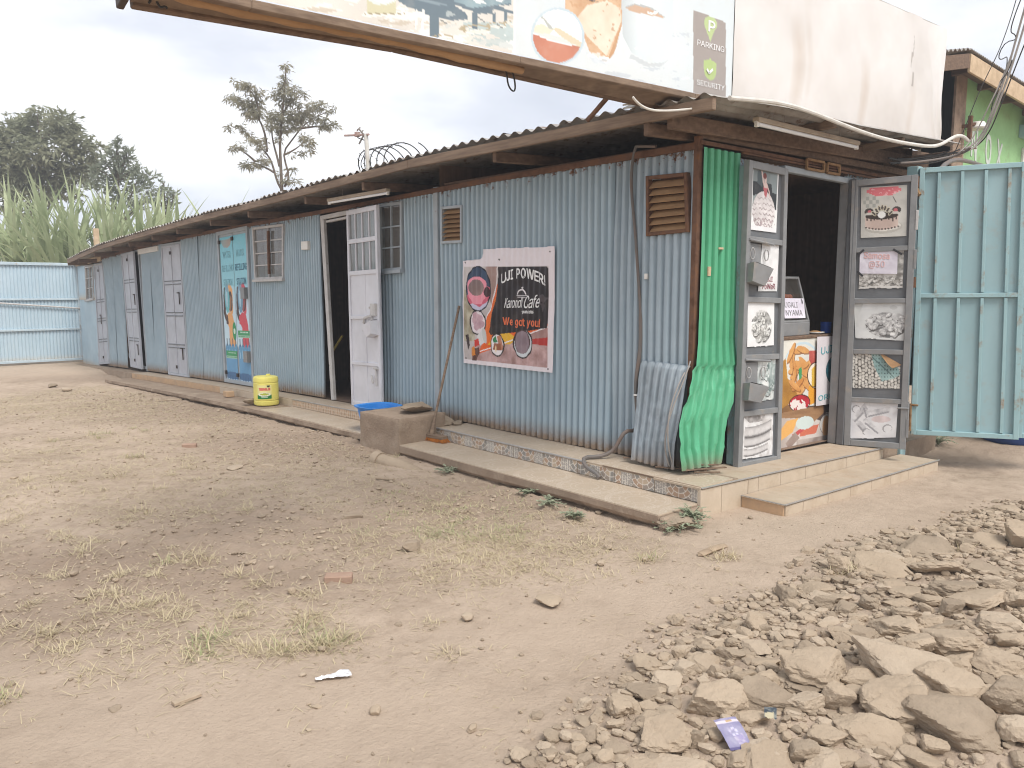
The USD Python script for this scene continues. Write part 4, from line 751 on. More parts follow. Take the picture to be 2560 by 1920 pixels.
            a.fill(a.line([(.70, .22), (.77, .33)], .008), (96, 92, 88)); z = (np.abs(a.U-.50) < .38-.06*np.floor(np.abs(a.V-.08)/.03)) & (a.V > .02) & (a.V < .19); a.fill(z, (222, 120, 128)); a.fill(z & (n2(a.U, a.V*2, 16, 4) > .62), (238, 178, 182))
        elif kind == "samosa": a.tex(A, (228, 228, 224), (176, 174, 170), 5, seed); a.tex(a.V > .60, (228, 226, 222), (126, 122, 118), 11, 3, sharp=1.2); a.tex((a.U > .8) & (a.V < .6), (214, 212, 208), (130, 128, 124), 9, 8, sharp=1.2); pile(a, .5, .80, .5, .15, 40, .06, 7, (140, 136, 130), (220, 218, 214)); a.fill(a.ell(.5, 1.0, .62, .09), (216, 214, 210))
        elif kind == "chicken":
            a.tex(A, (226, 228, 228), (196, 198, 198), 3, 2); a.tex(a.poly([(.0, .0), (.22, .0), (.05, .6), (.0, .7)]), (214, 216, 214), (190, 192, 190), 2, 5); b = a.ell(.62, .62, .40, .30); a.tex(b, (216, 216, 216), (112, 112, 112), 8, 4, sharp=1.6)
            for x, y, r, t in ((.45, .62, .16, .1), (.58, .52, .15, .08), (.36, .68, .11, .09), (.78, .62, .13, .09), (.62, .80, .2, .07), (.82, .42, .1, .08), (.6, .40, .13, .05)): a.tex(a.ell(x, y, r, t, -.3), (226, 226, 226), (150, 150, 150), 10, int(x*90)); a.fill(a.ell(x+.01, y+t, r*.8, t*.22, -.3), (96, 96, 96), .7)
            pile(a, .63, .60, .36, .27, 34, .085, 8, (160, 160, 160), (226, 226, 226)); a.fill(a.ell(.74, .83, .05, .04), (240, 240, 240)); a.fill(a.ell(.74, .20, .07, .05), (186, 188, 188), .6)
        elif kind == "beans":
            a.fill(A, (96, 92, 88)); gx, gy = np.floor(a.U*15), np.floor(a.V*12 + .5*(np.floor(a.U*15) % 2)); cx = (gx+.5+.4*(hsh(gx, gy)-.5))/15; cy = (gy+.5-.5*(gx % 2)+.4*(hsh(gx, gy, 1)-.5))/12; dd = np.hypot((a.U-cx)*15, (a.V-cy)*12); m = dd < .50; a.c = np.where(m[..., None], ((.80-.30*dd**2+.1*hsh(gx, gy, 5))[..., None])*np.array([1, .985, .95]), a.c)
            p = a.poly([(.38, .0), (.50, .04), (.95, .46), (1., .62), (.86, .72), (.62, .80), (.46, .42)]); a.tex(p, (168, 196, 194), (132, 164, 164), 4, 6); a.fill(p & (np.hypot((a.U*17) % 1-.5, (a.V*11) % 1-.5) < .2), (70, 90, 92)); a.fill(p & (np.abs((a.U-.4)*.85-(a.V-.1)*.75+.05) < .015), (96, 124, 124)); a.keep &= ~a.poly([(.55, -.1), (1.1, -.1), (1.1, .38), (1.0, .40), (.52, .04)])
        elif kind == "rolls":
            a.tex(A, (232, 232, 234), (206, 206, 210), 3, 2)
            for (x0, y0), (x1, y1), w in (((.12, .45), (.36, .12), .085), ((.40, .33), (.80, .20), .075), ((.20, .58), (.30, .72), .07), ((.34, .52), (.60, .78), .06), ((.36, .38), (.30, .14), .05)):
                m = a.line([(x0, y0), (x1, y1)], w); a.tex(m, (226, 226, 228), (178, 178, 182), 9, int(x0*99)); a.fill(a.line([(x0, y0+w), (x1, y1+w)], .022), (150, 150, 154), .8)
            for x, y, r in ((.14, .22, .09), (.36, .80, .08), (.80, .72, .10)): a.fill(a.ell(x, y, r, r*1.1) & ~a.ell(x+.01, y+.01, r*.85, r*.95), (150, 150, 152)); 
            a.tex(a.ell(.66, .47, .2, .09), (222, 208, 208), (196, 182, 182), 6, 1)
        grime(a)
        if kind not in ("plain", "dress", "cake"): torn(a, .03, seed=seed)
    return f
def leaf_poster(Q, px, kind, label, seed, **k):
    n = Q.n; q = Quad(*[hit(*p, n, n@(Q.pt(.5, .5, .003))) for p in px]); return poster("door_poster", label, "poster", q, greyfood(kind, seed), .0055, "paper_print", d=.005, wrinkle=.006, wsc=8., **k)
leaf_poster(LL, ((1878, 420), (1945, 433), (1939, 582), (1875, 574)), "dress", "tall print of a white tiered dress cake at the top of the left leaf", 1)
pu = leaf_poster(LL, ((1905, 606), (1946, 610), (1941, 728), (1893, 728)), "plain", "white sheet with a handwritten uji power notice half behind a lock box", 2)
lettering(pu, "UJI", .42, .72, .80, .105, "ink_maroon"); lettering(pu, "PoWeR", .22, .86, .955, .115, "ink_maroon")
leaf_poster(LL, ((1867, 756), (1935, 754), (1934, 866), (1865, 871)), "salad", "grey print of a heaped oval plate of food, middle of the left leaf", 3)
leaf_poster(LL, ((1894, 893), (1939, 889), (1933, 1001), (1881, 1009)), "teal", "faded grey green food print half behind the lower lock box", 4)
leaf_poster(LL, ((1858, 1036), (1933, 1029), (1930, 1140), (1853, 1153)), "sausage", "grey print of fat sausages at the foot of the left leaf", 5)
leaf_poster(RL, ((2153, 469), (2268, 462), (2266, 590), (2152, 595)), "cake", "print of a dripping chocolate cake with a pink star, top of the right leaf", 6)
sm = leaf_poster(RL, ((2149, 624), (2262, 623), (2258, 722), (2145, 725)), "samosa", "grey food print partly covered by the samosa notice", 7)
def paint_note(a): a.tex(a.all(), (226, 222, 232), (206, 200, 212), 3, 5); torn(a, .012, seed=3)
n_ = RL.n; qs = Quad(*[hit(*p, n_, n_@RL.pt(.5, .5, .018)) for p in ((2148, 622), (2247, 626), (2245, 687), (2146, 686))])
no = poster("paper_notice", "handwritten samosa price notice held by strips of black tape", "notice", qs, paint_note, .008, "paper_print", d=.0, wrinkle=.006, wsc=9.)
lettering(no, "Samosa", .13, .78, .36, .24, "ink_faded_red", True); lettering(no, "@30", .26, .66, .70, .24, "ink_faded_red")
for a, b in (((2145, 637), (2160, 624)), ((2233, 623), (2255, 636)), ((2143, 678), (2157, 691))): obj("tape", MB().bar(hit(*a, n_, n_@RL.pt(.5, .5, .028)), hit(*b, n_, n_@RL.pt(.5, .5, .028)), .018, .003, up=n_), "tape_black", no)
leaf_poster(RL, ((2133, 746), (2271, 748), (2264, 855), (2137, 848)), "chicken", "large grey print of fried chicken, middle of the right leaf", 8)
bp = leaf_poster(RL, ((2129, 874), (2254, 874), (2251, 974), (2130, 973)), "beans", "torn print of beans and a teal cloth, its corner folded over", 9)
P = [bp.q.pt(u, v, d) for u, v, d in ((.54, .04, .008), (1.01, .38, .01), (.83, .46, .03), (.74, .36, .034), (.60, .14, .02))]
obj("folded_corner", (np.array(P), np.array([[0, 1, 2], [0, 2, 3], [0, 3, 4]])), "slat_wood", bp)
leaf_poster(RL, ((2124, 1000), (2247, 1006), (2241, 1096), (2123, 1099)), "rolls", "pale print of sausage rolls at the foot of the right leaf", 10)

# ------------------------------------------------------------------ water posters on the two leaves
def paint_water(red):
    def f(a):
        t = a.V[..., None]; a.c = np.where(t < .38, np.array([118, 196, 214])/255*(1-t/.38*.35) + np.array([1, 1, 1])*(t/.38*.30), np.array([196, 220, 232])/255); a.c = np.where((t > .34) & (t < .5), np.array([170, 212, 226])/255*(1-(t-.34)/.16) + np.array([204, 220, 232])/255*((t-.34)/.16), a.c)
        if not red: a.tex(a.poly([(.05, .02), (.95, .015), (.8, .06), (.6, .075), (.3, .07)]), (168, 152, 140), (140, 172, 180), 6, 2)
        skin = (66, 44, 40); cloth = (204, 72, 84) if red else (224, 164, 104)
        a.fill(a.poly([(.45, .335), (.62, .315), (.82, .36), (.78, .52), (.6, .55)]), cloth); a.fill(a.ell(.62, .44, .16, .07), skin); a.fill(a.ell(.60, .46, .08, .06, .3), (150, 104, 60) if not red else (150, 70, 66))
        a.fill(a.line([(.16, .40), (.12, .52), (.22, .555), (.34, .55)], .02) | a.line([(.2, .36), (.14, .44), (.12, .52)], .018), skin)
        a.fill(a.ell(.36, .42, .19, .10), (106, 150, 176) if red else (104, 178, 186)); a.fill(a.ell(.33, .41, .08, .07), (170, 200, 214)); a.fill(a.ell(.38, .345, .10, .03), (128, 160, 180))
        a.fill(a.poly([(.2, .545), (.45, .515), (.72, .53), (.86, .60), (.90, .70), (.95, .76), (.42, .76), (.40, .62), (.22, .58)]), cloth); a.fill(a.poly([(.2, .545), (.34, .53), (.40, .60), (.22, .60)]), skin if not red else cloth)
        if not red: a.fill(a.ell(.82, .645, .15, .062), (44, 140, 84)); a.fill(a.ell(.82, .645, .075, .02), (210, 226, 214))
        for k, x in enumerate((.18, .40, .64, .88)): a.tex(a.ell(x, .83, .17, .10), (112, 170, 202), (84, 140, 180), 6, k); a.fill(a.ell(x, .775, .05, .035), (96, 150, 186)); a.fill(a.ell(x-.04, .82, .03, .05), (178, 212, 230)); a.fill(a.line([(x, .70), (x, .745)], .006), (60, 74, 92))
        a.tex((a.V > .83) & (a.V < .955) & (a.U > .04), (126, 176, 210), (98, 152, 192), 4, 8); a.fill(a.ell(.5, .955, .60, .025), (70, 110, 150)); a.fill((np.abs(((a.U*5) % 1)-.5) < .16) & (a.V > .955) & (a.V < .985), (64, 100, 136)); a.fill(a.V > .988, (150, 184, 206)); a.fill((a.V > .93) & (a.V < .936) & (n2(a.U, a.V, 14, 3) > .5), (70, 110, 150))
        y = .655 if red else .80; a.fill((np.abs(a.V-y) < .017) & (a.U > .06), (58, 148, 96)); a.fill((np.abs(a.V-y+.004) < .004) & (a.U > .2) & (a.U < .85) & ((a.U*23) % 1 > .3), (210, 230, 216)); a.fill((a.V > y+.017) & (a.V < y+.034) & (a.U > .06), (170, 206, 184)); a.fill((a.V > y+.021) & (a.V < y+.030) & (a.U > .1) & ((a.U*15) % 1 > .35), (58, 148, 96))
        a.keep &= ~((a.U < .05*n2(a.V*4, a.V*0, 3, 1)) & (a.V > .75)); a.keep &= ~((a.U > 1-.06*n2(a.V*5, a.V*0, 3, 7)) & (a.V > .78))
    return f
for k, (u0, u1, red) in enumerate(((.02, .495, False), (.51, .985, True))):
    w = poster("water_poster", "tall blue water refilling poster with a %s figure, %s door leaf" % (("red dressed", "right") if red else ("orange dressed", "left")), "poster", qw.sub(u0, .02, u1, .992, .01), paint_water(red), .0095, "poster_print", d=.004, wrinkle=.003)
    for tx, v, uu, mm in (("WATER", .142, (.20, .80), "ink_blue_faded"), ("REFILLING", .235, (.08, .96), "ink_blue" if red else "ink_blue_faded"), ("STATION", .330, (.16, .86), "ink_blue" if red else "ink_blue_faded")): lettering(w, tx, *uu, v, .042, mm, True)

# ------------------------------------------------------------------ the big signboard standing on the roof edge
SY = -.15
def sgz(x): return np.interp(x, [-3.95, -3.466, -.27, 4.0], [2.845, 2.85, 2.955, 3.14])      # its foot
SX0, SX1, SM = -3.93, 3.93, .175
def paint_sign(a):
    X = SX0 + a.U*(SM-SX0); Z = sgz(X) + 1.16 - a.V*1.16; PX, PY = to_px(X, np.full_like(X, SY-.004), Z); x, y = (PX-880)*2.5136, PY*2.5136     # layout grid of the print
    pg = lambda *p: shapely.contains_xy(Polygon(p), x.ravel(), y.ravel()).reshape(x.shape)
    el = lambda cx, cy, rx, ry: ((x-cx)/rx)**2 + ((y-cy)/ry)**2 < 1
    nz = lambda s, k, sx=1., sy=1.: n2(x*s*sx, y*s*sy, 1., k)
    a.tex(a.all(), (226, 231, 232), (210, 220, 224), 1.5, 1); pl = x < 1020
    a.tex(pl, (228, 224, 216), (206, 202, 194), 3, 4); a.fill(pl & (nz(.012, 9, .5, 1.6) > .58), (240, 240, 236), .8); a.fill(pl & (nz(.014, 19, .35, 1.8) > .64), (186, 172, 150), .6); a.fill(pl & (x > 700) & (y > 150) & (nz(.014, 29, .6, 1.5) > .5), (166, 188, 190), .75); a.fill((x > 860) & pl & (y > 230) & (nz(.012, 8, .6, 1) > .52), (240, 240, 238), .8)
    a.fill(pg((90, -900), (275, -900), (275, 96), (95, 100)), (204, 200, 166)); a.fill(el(190, -10, 95, 52), (214, 224, 222)); a.fill(el(195, -20, 82, 46), (236, 240, 238)); a.fill((np.abs(y-98) < 3) & (x > 80) & (x < 330), (150, 140, 110))
    dk = (92, 110, 122)
    a.fill(pg((270, -700), (275, 5), (330, 45), (450, 95), (480, 103), (610, 140), (725, 134), (722, 98), (640, 40), (705, 62), (790, 95), (880, 97), (890, 64), (1012, 98), (1016, 82), (905, 42), (1002, 42), (1010, -700)), dk); a.tex(pg((600, -700), (1000, -700), (1000, 30), (760, 60), (640, 20)), (108, 130, 142), (150, 176, 184), 6, 3); a.fill(pg((740, -5), (800, 0), (845, 30), (790, 34)) | pg((900, 0), (960, 5), (940, 22), (905, 18)), (226, 232, 232)); a.fill(pg((330, -20), (600, 40), (600, 52), (330, -4)), (132, 150, 160), .8)
    for x0, x1, y0, y1 in ((488, 545, 95, 248), (755, 790, 90, 192), (884, 906, 90, 152), (955, 972, 75, 142)): a.fill((x > x0) & (x < x1) & (y > y0) & (y < y1), dk)
    for cx, cy, rx in ((570, 246, 70), (772, 190, 100), (905, 166, 62), (985, 150, 40)): a.fill(el(cx, cy, rx, rx*.26) & ~el(cx+rx*.1, cy-2, rx*.72, rx*.15), (172, 158, 128)); a.fill(el(cx+rx*.2, cy+rx*.2, rx*.8, rx*.14), (238, 238, 232), .8)
    for p in ((540, 130, 606, 165), (790, 120, 835, 152), (905, 160, 945, 186)): a.fill(pg((p[0], p[1]), (p[0]+8, p[1]-4), (p[2]+4, p[3]-2), (p[2], p[3]+4)), (120, 124, 122))
    for x0 in (405, 448): a.fill((np.abs(x-x0-(y-100)*-.06) < 7) & (y > 72) & (y < 196), (244, 243, 238))
    a.fill(pg((600, 62), (1018, 300), (1018, 320), (560, 250)) & (nz(.02, 3, .5, 1.5) > .62), (198, 206, 204), .7); a.fill((x > 1016) & (x < 1024), (232, 235, 236), .8)
    br = pg((1352, -600), (1336, 78), (1412, 132), (1450, 222), (1492, 332), (1602, 402), (1652, 330), (1704, 130), (1694, -600)); a.tex(br, (226, 192, 156), (200, 156, 116), 5, 3); sl = pg((1412, 122), (1480, 40), (1600, 8), (1688, 60), (1690, 150), (1598, 360), (1470, 228)); a.tex(sl, (240, 224, 204), (224, 198, 172), 8, 5); a.fill(sl & (nz(.05, 6) > .70), (196, 160, 126)); a.fill(br & pg((1600, 400), (1690, 150), (1700, 140), (1652, 340)), (190, 142, 98)); a.fill(br & ~sl & (nz(.05, 16) > .58), (196, 146, 104), .7)
    e = el(1292, 236, 168, 180); a.fill(e, (190, 208, 218)); e = el(1292, 236, 154, 166); a.fill(e, (238, 240, 240)); tea = e & pg((1100, 205), (1250, 268), (1332, 288), (1470, 306), (1470, 430), (1100, 430)); a.tex(tea, (196, 122, 96), (174, 92, 66), 4, 6); a.fill(e & ~tea & pg((1120, 206), (1250, 262), (1332, 282), (1460, 300), (1440, 280), (1270, 226), (1140, 196)), (214, 220, 216)); a.fill(e & pg((1128, 168), (1200, 160), (1262, 196), (1240, 222), (1128, 210)), (226, 218, 194)); a.fill(e & pg((1262, 190), (1290, 180), (1400, 248), (1452, 280), (1448, 306), (1380, 282), (1300, 226)), (214, 200, 170)); a.fill(e & pg((1160, 100), (1190, 106), (1250, 168), (1268, 196), (1240, 190), (1205, 134)), (178, 182, 176))
    a.fill(el(1572, 384, 52, 20), (242, 244, 244)); a.fill(el(1580, 386, 26, 9), (200, 200, 200)); a.fill(pg((1460, 330), (1560, 380), (1600, 408), (1520, 402)), (206, 216, 224), .8)
    cu = pg((1702, -600), (1694, 100), (1702, 232), (1760, 340), (1870, 402), (1960, 396), (2012, 330), (2022, 200), (2004, -600)); a.tex(cu, (222, 231, 234), (210, 222, 226), 2, 3); k = np.clip((1800-x)/100, 0, 1)*cu; a.c = a.c*(1-.12*k[..., None]); a.fill(pg((1752, 345), (1870, 404), (1960, 398), (1990, 380), (1940, 425), (1850, 425), (1740, 372)), (190, 198, 202), .8); a.fill(pg((1715, 52), (1780, 34), (1872, 58), (1972, 120), (1850, 98), (1750, 76)), (198, 162, 134)); a.fill(pg((1712, 50), (1780, 28), (1880, 50), (1980, 122), (1972, 120), (1872, 60), (1780, 36), (1718, 56)), (176, 180, 180)); a.fill(el(1888, 84, 32, 13) & ~el(1880, 78, 18, 7), (244, 244, 242))
    a.fill(((x > 1590) & (x < 2060) & (y > 430) & (y < 560) & (nz(.02, 5, .45, 1.8) > .56)) | ((x > 2010) & (x < 2120) & (y > 210) & (y < 330) & (nz(.03, 15, .35, 2) > .58)), (194, 204, 212), .85); a.fill((x > 1480) & (y > 300) & (nz(.012, 25, .5, 1.5) > .64), (236, 238, 240), .7); a.c = a.c - np.array([.02, .035, .05])*np.clip((a.V-.86)*6, 0, 1)[..., None]*n2(X, Z, 2., 3)[..., None]
    pk = (PX > 1733) & (PX < 1814.5) & (Z < 3.50 + .0*X); a.c = np.where(pk[..., None], np.array([150, 140, 134])/255, a.c); gr = (176, 196, 132)
    dx, dy = PX-1776.5, PY-59.5; a.fill(pk & (np.hypot(dx/16.2, (dy-.22*dx)/17) < 1), gr); t = np.clip((PY-62)/43, 0, 1); a.fill(pk & (PY > 62) & (PY < 105) & (np.abs(dx+.5) < 16*(1-t)), gr)
    a.c = a.c*.84 + np.array([.9, .9, .885])*.16
    sx_, sy_ = PX-1775.3, PY-(PX-1775.3)*.22-170; a.fill(pk & (np.abs(sx_) < 15.8) & (sy_ > -16-4*(1-np.abs(sx_)/15.8)**2-3*(np.abs(sx_) < 3)) & (sy_ < 4), gr); a.fill(pk & ((sx_/15.8)**2 + ((sy_-3)/28)**2 < 1) & (sy_ >= 3), gr)
sb = thing("signboard", "huge pale advertising signboard propped on the roof edge and overhanging the yard", "signboard", (0, SY, 2.8))
def sq(x0, x1, y=SY, top=1.16): return Quad((x0, y, sgz(x0)+top), (x1, y, sgz(x1)+top), (x1, y, sgz(x1)), (x0, y, sgz(x0)))
sg = poster("printed_panel", None, None, sq(SX0, SM), paint_sign, .0075, "sign_print", d=.004, wrinkle=.003, wsc=1.5, parent=sb)
def uS(x): return (x-SX0)/(SM-SX0)
def vS(z): return 1-z/1.16
def sign_text(text, x0, y0, x1, h, m="ink_white", bold=False):
    """text whose foot starts at layout point (x0, y0) and ends at x1, capitals h layout units high"""
    p, e, t = onY(x0, y0, SY), onY(x1, y0, SY), onY(x0, y0-h, SY); lettering(sg, text, uS(p[0]), uS(e[0]), 1-(p[2]-sgz(p[0]))/1.16, (t[2]-p[2])/1.16, m, bold)
sign_text("PARKING", 1741.5, 115, 1809, 14.5); sign_text("SECURITY", 1740, 213.5, 1809.5, 13.0); sign_text("P", 1769, 79, 1786, 27, bold=True); sign_text("ner-", 1466, 3, 1494, 6, "ink_grey")
chk = MB()
for a_, b_ in (((1767.5, 172.5), (1773.2, 183)), ((1772.6, 183), (1782, 173.5))): chk.tm(bar(onY(*a_, SY-.008), onY(*b_, SY-.008), .018, .002, up=(0, -1, 0)))
obj("tick_mark", chk, "ink_white", sg)
# the blank cloth half, creased, with old stains
def paint_blank(a):
    a.tex(a.all(), (226, 223, 220), (208, 203, 198), 2.2, 3); s = np.zeros(a.U.shape)
    for x, w, v0, k in ((.235, .03, .30, .20), (.54, .025, .45, .22), (.80, .025, .50, .16), (.28, .015, .2, .08)): s = np.maximum(s, k*np.clip(1-np.abs(a.U-x+.01*np.sin(a.V*7))/w, 0, 1)**.5*np.clip((a.V-v0)*4, 0, 1)*(.55+.8*n2(a.U*3, a.V, 4., 5)))
    s = np.maximum(s, .16*np.clip((a.V-.55)*2, 0, 1)*n2(a.U, a.V, 3., 11)); a.c = a.c*(1-s[..., None]) + s[..., None]*np.array([150, 116, 84])/255
    for pts in ([(.19, .0), (.24, .10), (.245, .17)], [(.245, .17), (.225, .21), (.20, .22)], [(.09, .22), (.12, .26), (.17, .22)]): a.fill(a.line(pts, .006) & (n2(a.U, a.V, 8, 4) > .4), (150, 144, 140), .8)
    a.fill((np.abs(a.U-.80) < .012) & (n2(a.U*6, a.V, 7., 3) > .58) & (a.V > .15) & (a.V < .6), (160, 152, 146), .8)
    a.keep &= a.V > .02 + .035*n2(a.U, a.V*0, 5., 4)
def cr(u, v): return .010*np.sin(u*26+v*6)*np.clip((u-.74)*4, 0, 1) + .012*np.exp(-((u-.93-.08*v)/.012)**2)*v + .01*np.exp(-((u-.97-.1*(v-1))/.01)**2)*v
poster("blank_cloth", None, None, sq(SM-.0, SX1, SY-.004), paint_blank, .012, "sign_print", d=.004, wrinkle=.02, wsc=2., parent=sb, lift=cr)
obj("board_back", trimesh.convex.convex_hull(np.array([(x, y, sgz(x)+t) for x in (SX0, SX1-.01) for y in (SY+.004, SY+.03) for t in (.02, 1.12)])), "roof_iron_pale", sb)
for a_, b_ in ((SX0, -3.466), (-3.466, -1.9), (-1.9, -.27), (-.27, SX1)): obj("board_edge", MB().bar((a_, SY+.014, float(sgz(a_))-.018), (b_, SY+.014, float(sgz(b_))-.018), .05, .042), "timber_weathered", sb)
zr = lambda x: np.interp(x, [-3.95, -2.6, -1.7, -.3], [2.80, 2.868, 2.875, 2.88])
obj("board_rear_beam", MB().bar((SX0+.03, .06, zr(SX0)), (-2.6, .06, zr(-2.6)), .05, .05).bar((-2.6, .06, zr(-2.6)), (-.2, .06, zr(-.3)+.01), .05, .05), "timber_dark", sb)
xs_ = np.linspace(SX0+.02, -.15, 9); obj("soffit_board", (np.array([(x, y, z) for x in xs_ for y, z in ((SY+.03, sgz(x)-.025), (.04, zr(x)-.01 if x < -1.7 else max(zr(x)-.01, sgz(x)-.075)))]), np.array([[2*i, 2*i+2, 2*i+3, 2*i+1] for i in range(8)])), "timber_weathered", sb)
pts = [hit(*q, (0, 1, 0), -.075) for q in ((430, -20), (560, 17), (700, 44), (860, 74), (986, 100), (1136, 138), (1240, 162), (1305, 179))]
obj("brown_sleeve", MB().tube(curve(np.array(pts)+np.array([0, 0, .006]), 40), np.concatenate([np.full(34, .034)*(1+.12*np.sin(np.arange(34)*1.3)), np.linspace(.034, .022, 6)]), 12), "slat_wood", sb, smooth=True)
obj("end_bracket", MB().bar((SX0-.01, -.1, 2.84), (SX0-.01, .09, 2.80), .03, .07), "black_iron", sb)
p0 = onY(1262, 172, .0); obj("hanging_wire", MB().tube(curve([p0, onY(1268, 195, .0), onY(1276, 222, .01), onY(1284, 228, .01), onY(1287, 205, 0), onY(1277, 178, .0)], 24), .005, 6), "wire_black", sb, smooth=True); obj("hanging_wire", MB().tube(curve([onY(372, 8, 0), onY(392, 4, 0), onY(402, 18, 0), onY(412, 16, 0), onY(418, 22, 0)], 14), .005, 6), "wire_black", sb, smooth=True)
s0, s1 = onY(1532, 228, .05), onY(1470, 300, .45); obj("strut", MB().tube([s0, s1], .017), "rust", sb)
for x in (-.1, 1.2, 2.6, 3.7): obj("strut", MB().bar((x, -.02, zroof(x, 0)+.2), (x, .9, zroof(x, .9)+.02), .05, .05), "timber_weathered", sb) if x > .5 else None
obj("loose_scrap", MB().bar(onY(1565, 262, .1), onY(1630, 246, .3), .05, .01).bar(onY(1570, 270, .2), onY(1610, 252, .35), .08, .008), "roof_iron_pale", sb)
cbl = [onY(*q, -.30) for q in ((1582, 243), (1600, 262), (1653, 277), (1700, 275), (1755, 268), (1790, 258))]; obj("cable", MB().tube(curve(cbl, 30), .008, 6), "pvc", sb, smooth=True)

# ------------------------------------------------------------------ lamps and pipes under the eave
def tube_lamp(a, b, label, w=.055):
    t = thing("tube_lamp", label, "lamp", (a+b)/2); up = np.array([0, 0, 1.])
    obj("housing", MB().bar(a+.03*up, b+.03*up, w, .035), "lamp_body", t); L = (b-a)/np.linalg.norm(b-a)
    obj("tube", MB().tube([a+.03*L, b-.03*L], .016, 10), "tube_glass", t, smooth=40)
    for e, s in ((a, 1), (b, -1)): obj("end_cap", MB().bar(e, e+s*.03*L, .03, .045), "plastic_white", t)
    for k in (.25, .8): obj("hanger_wire", MB().tube([a+(b-a)*k+.04*up, a+(b-a)*k+.13*up], .003, 5), "wire_pale", t)
tube_lamp(onX(822, 507, -.3), onX(971, 482, -.3), "long tube lamp under the eave above the white door")
tube_lamp(onY(1889, 309, -.3), onY(2143, 368, -.3), "long tube lamp under the front eave above the shop door")
pv = [onY(*q, -.5) for q in ((1824, 245), (1870, 249), (1955, 259), (2040, 285), (2126, 319), (2212, 347), (2297, 363), (2354, 360), (2380, 345), (2420, 352))]
obj("pvc_pipe", MB().tube(curve(pv, 50), .016, 8), "pvc", smooth=40, label="sagging pale plastic pipe along the front edge of the roof", cat="pipe")

# ------------------------------------------------------------------ inside the shop door: counter, glass case, cup, jars
CT = float(onY(2040, 840, .085)[2]) + .012
ct = thing("shop_counter", "shop counter faced with food posters just inside the open door", "counter", (1.4, .1, .14))
obj("carcass", MB().box((1.16, .09, .13), (2.7, .6, CT-.03), .01), "timber_dark", ct); obj("counter_top", MB().box((1.14, .07, CT-.03), (2.75, .62, CT), .006), "timber_dark", ct)
def paint_chips(a):
    A = a.all(); a.tex(A, (226, 222, 210), (204, 208, 206), 3, 1); a.tex((a.V > .62), (92, 74, 66), (70, 58, 54), 4, 2); a.tex(a.poly([(.0, .55), (.18, .62), (.2, .8), (.0, .84)]), (150, 110, 70), (112, 80, 52), 5, 3)
    a.fill(a.ell(.28, .40, .30, .36) & ~a.ell(.28, .41, .288, .345) & (a.V < .3), (196, 214, 222)); a.fill(a.poly([(.46, .60), (.56, .30), (.585, .30), (.50, .62)]), (224, 184, 60)); a.tex(a.poly([(.0, .22), (.05, .18), (.08, .36), (.24, .44), (.26, .52), (.0, .62)]), (190, 142, 66), (158, 112, 50), 9, 2)
    rs = np.random.RandomState(3)
    for k in range(26):
        x, y, r = .10+.30*rs.rand(), .10+.47*rs.rand(), rs.uniform(-1.5, 1.5); m = a.ell(x, y, .085, .028, r); a.fill(a.ell(x+.006, y+.01, .088, .03, r), (136, 86, 50), .8); a.tex(m, (222, 172, 110), (200, 138, 78), 8, k)
    a.tex(a.poly([(.36, .12), (.46, .12), (.50, .25), (.42, .30), (.36, .2)]), (206, 120, 110), (176, 80, 74), 9, 4); a.fill(a.poly([(.22, .28), (.26, .26), (.265, .36), (.23, .38)]), (70, 150, 96)); a.fill(a.poly([(.36, .44), (.50, .40), (.44, .60), (.34, .62)]), (222, 158, 58))
    e = a.ell(.47, .35, .125, .115, .1); a.fill(a.ell(.47, .35, .135, .124, .1), (70, 52, 44)); a.fill(e, (236, 226, 210))
    for k in range(6): a.fill(a.ell(.48, .28+.027*k, .085, .028, -.25), (112, 76, 30)); a.fill(a.ell(.475, .274+.027*k, .083, .026, -.25), (214, 176, 76))
    e = a.ell(.24, .585, .13, .07); a.fill(a.ell(.24, .585, .14, .078), (60, 44, 40)); a.fill(e, (228, 218, 212)); a.tex(e & (n2(a.U, a.V, 12, 5) > .46), (190, 50, 60), (150, 36, 46), 12, 3)
    # the lower strip
    L = a.V > .655; a.tex(L, (214, 206, 200), (180, 168, 160), 4, 6); a.fill(L & a.poly([(.0, .655), (1, .655), (1, .72), (.6, .70), (.55, .78), (.3, .7), (0, .68)]), (96, 84, 80)); a.tex(a.poly([(.0, .655), (.56, .625), (.57, .70), (.42, .78), (.38, .735), (.0, .70)]), (166, 130, 96), (140, 106, 76), 6, 2, sx=.6, sy=6)
    a.fill(a.poly([(.08, .73), (.22, .72), (.15, .84), (.0, .90), (.0, .80)]), (226, 172, 100)); a.fill(a.poly([(.70, .72), (.82, .68), (.82, .74), (.72, .78)]), (220, 188, 78)); a.fill(a.poly([(.26, .82), (.50, .80), (.46, .88), (.24, .89)]), (206, 116, 92)); a.fill(a.poly([(.14, .86), (.30, .80), (.31, .83), (.16, .90)]), (196, 84, 84)); a.fill(a.ell(.31, .77, .12, .06), (206, 218, 214))
    a.fill(a.ell(.64, .81, .13, .105), (88, 66, 58)); a.fill(a.ell(.64, .81, .125, .10), (206, 204, 200)); a.tex(a.ell(.60, .83, .05, .10, .15) | a.ell(.69, .82, .045, .09, -.25) | a.ell(.64, .90, .075, .03), (230, 186, 142), (200, 152, 108), 5, 4)
    a.tex(a.poly([(.06, .93), (.18, .84), (.24, .90), (.1, .99)]), (140, 120, 112), (176, 160, 150), 6, 8); e = a.ell(.92, .78, .12, .12); a.fill(a.ell(.93, .85, .1, .045), (70, 130, 160)); a.tex(e, (206, 196, 166), (104, 94, 72), 11, 5, sharp=1.6); a.tex((a.V > .92) & (a.U > .2), (190, 178, 170), (140, 126, 120), 10, 7)
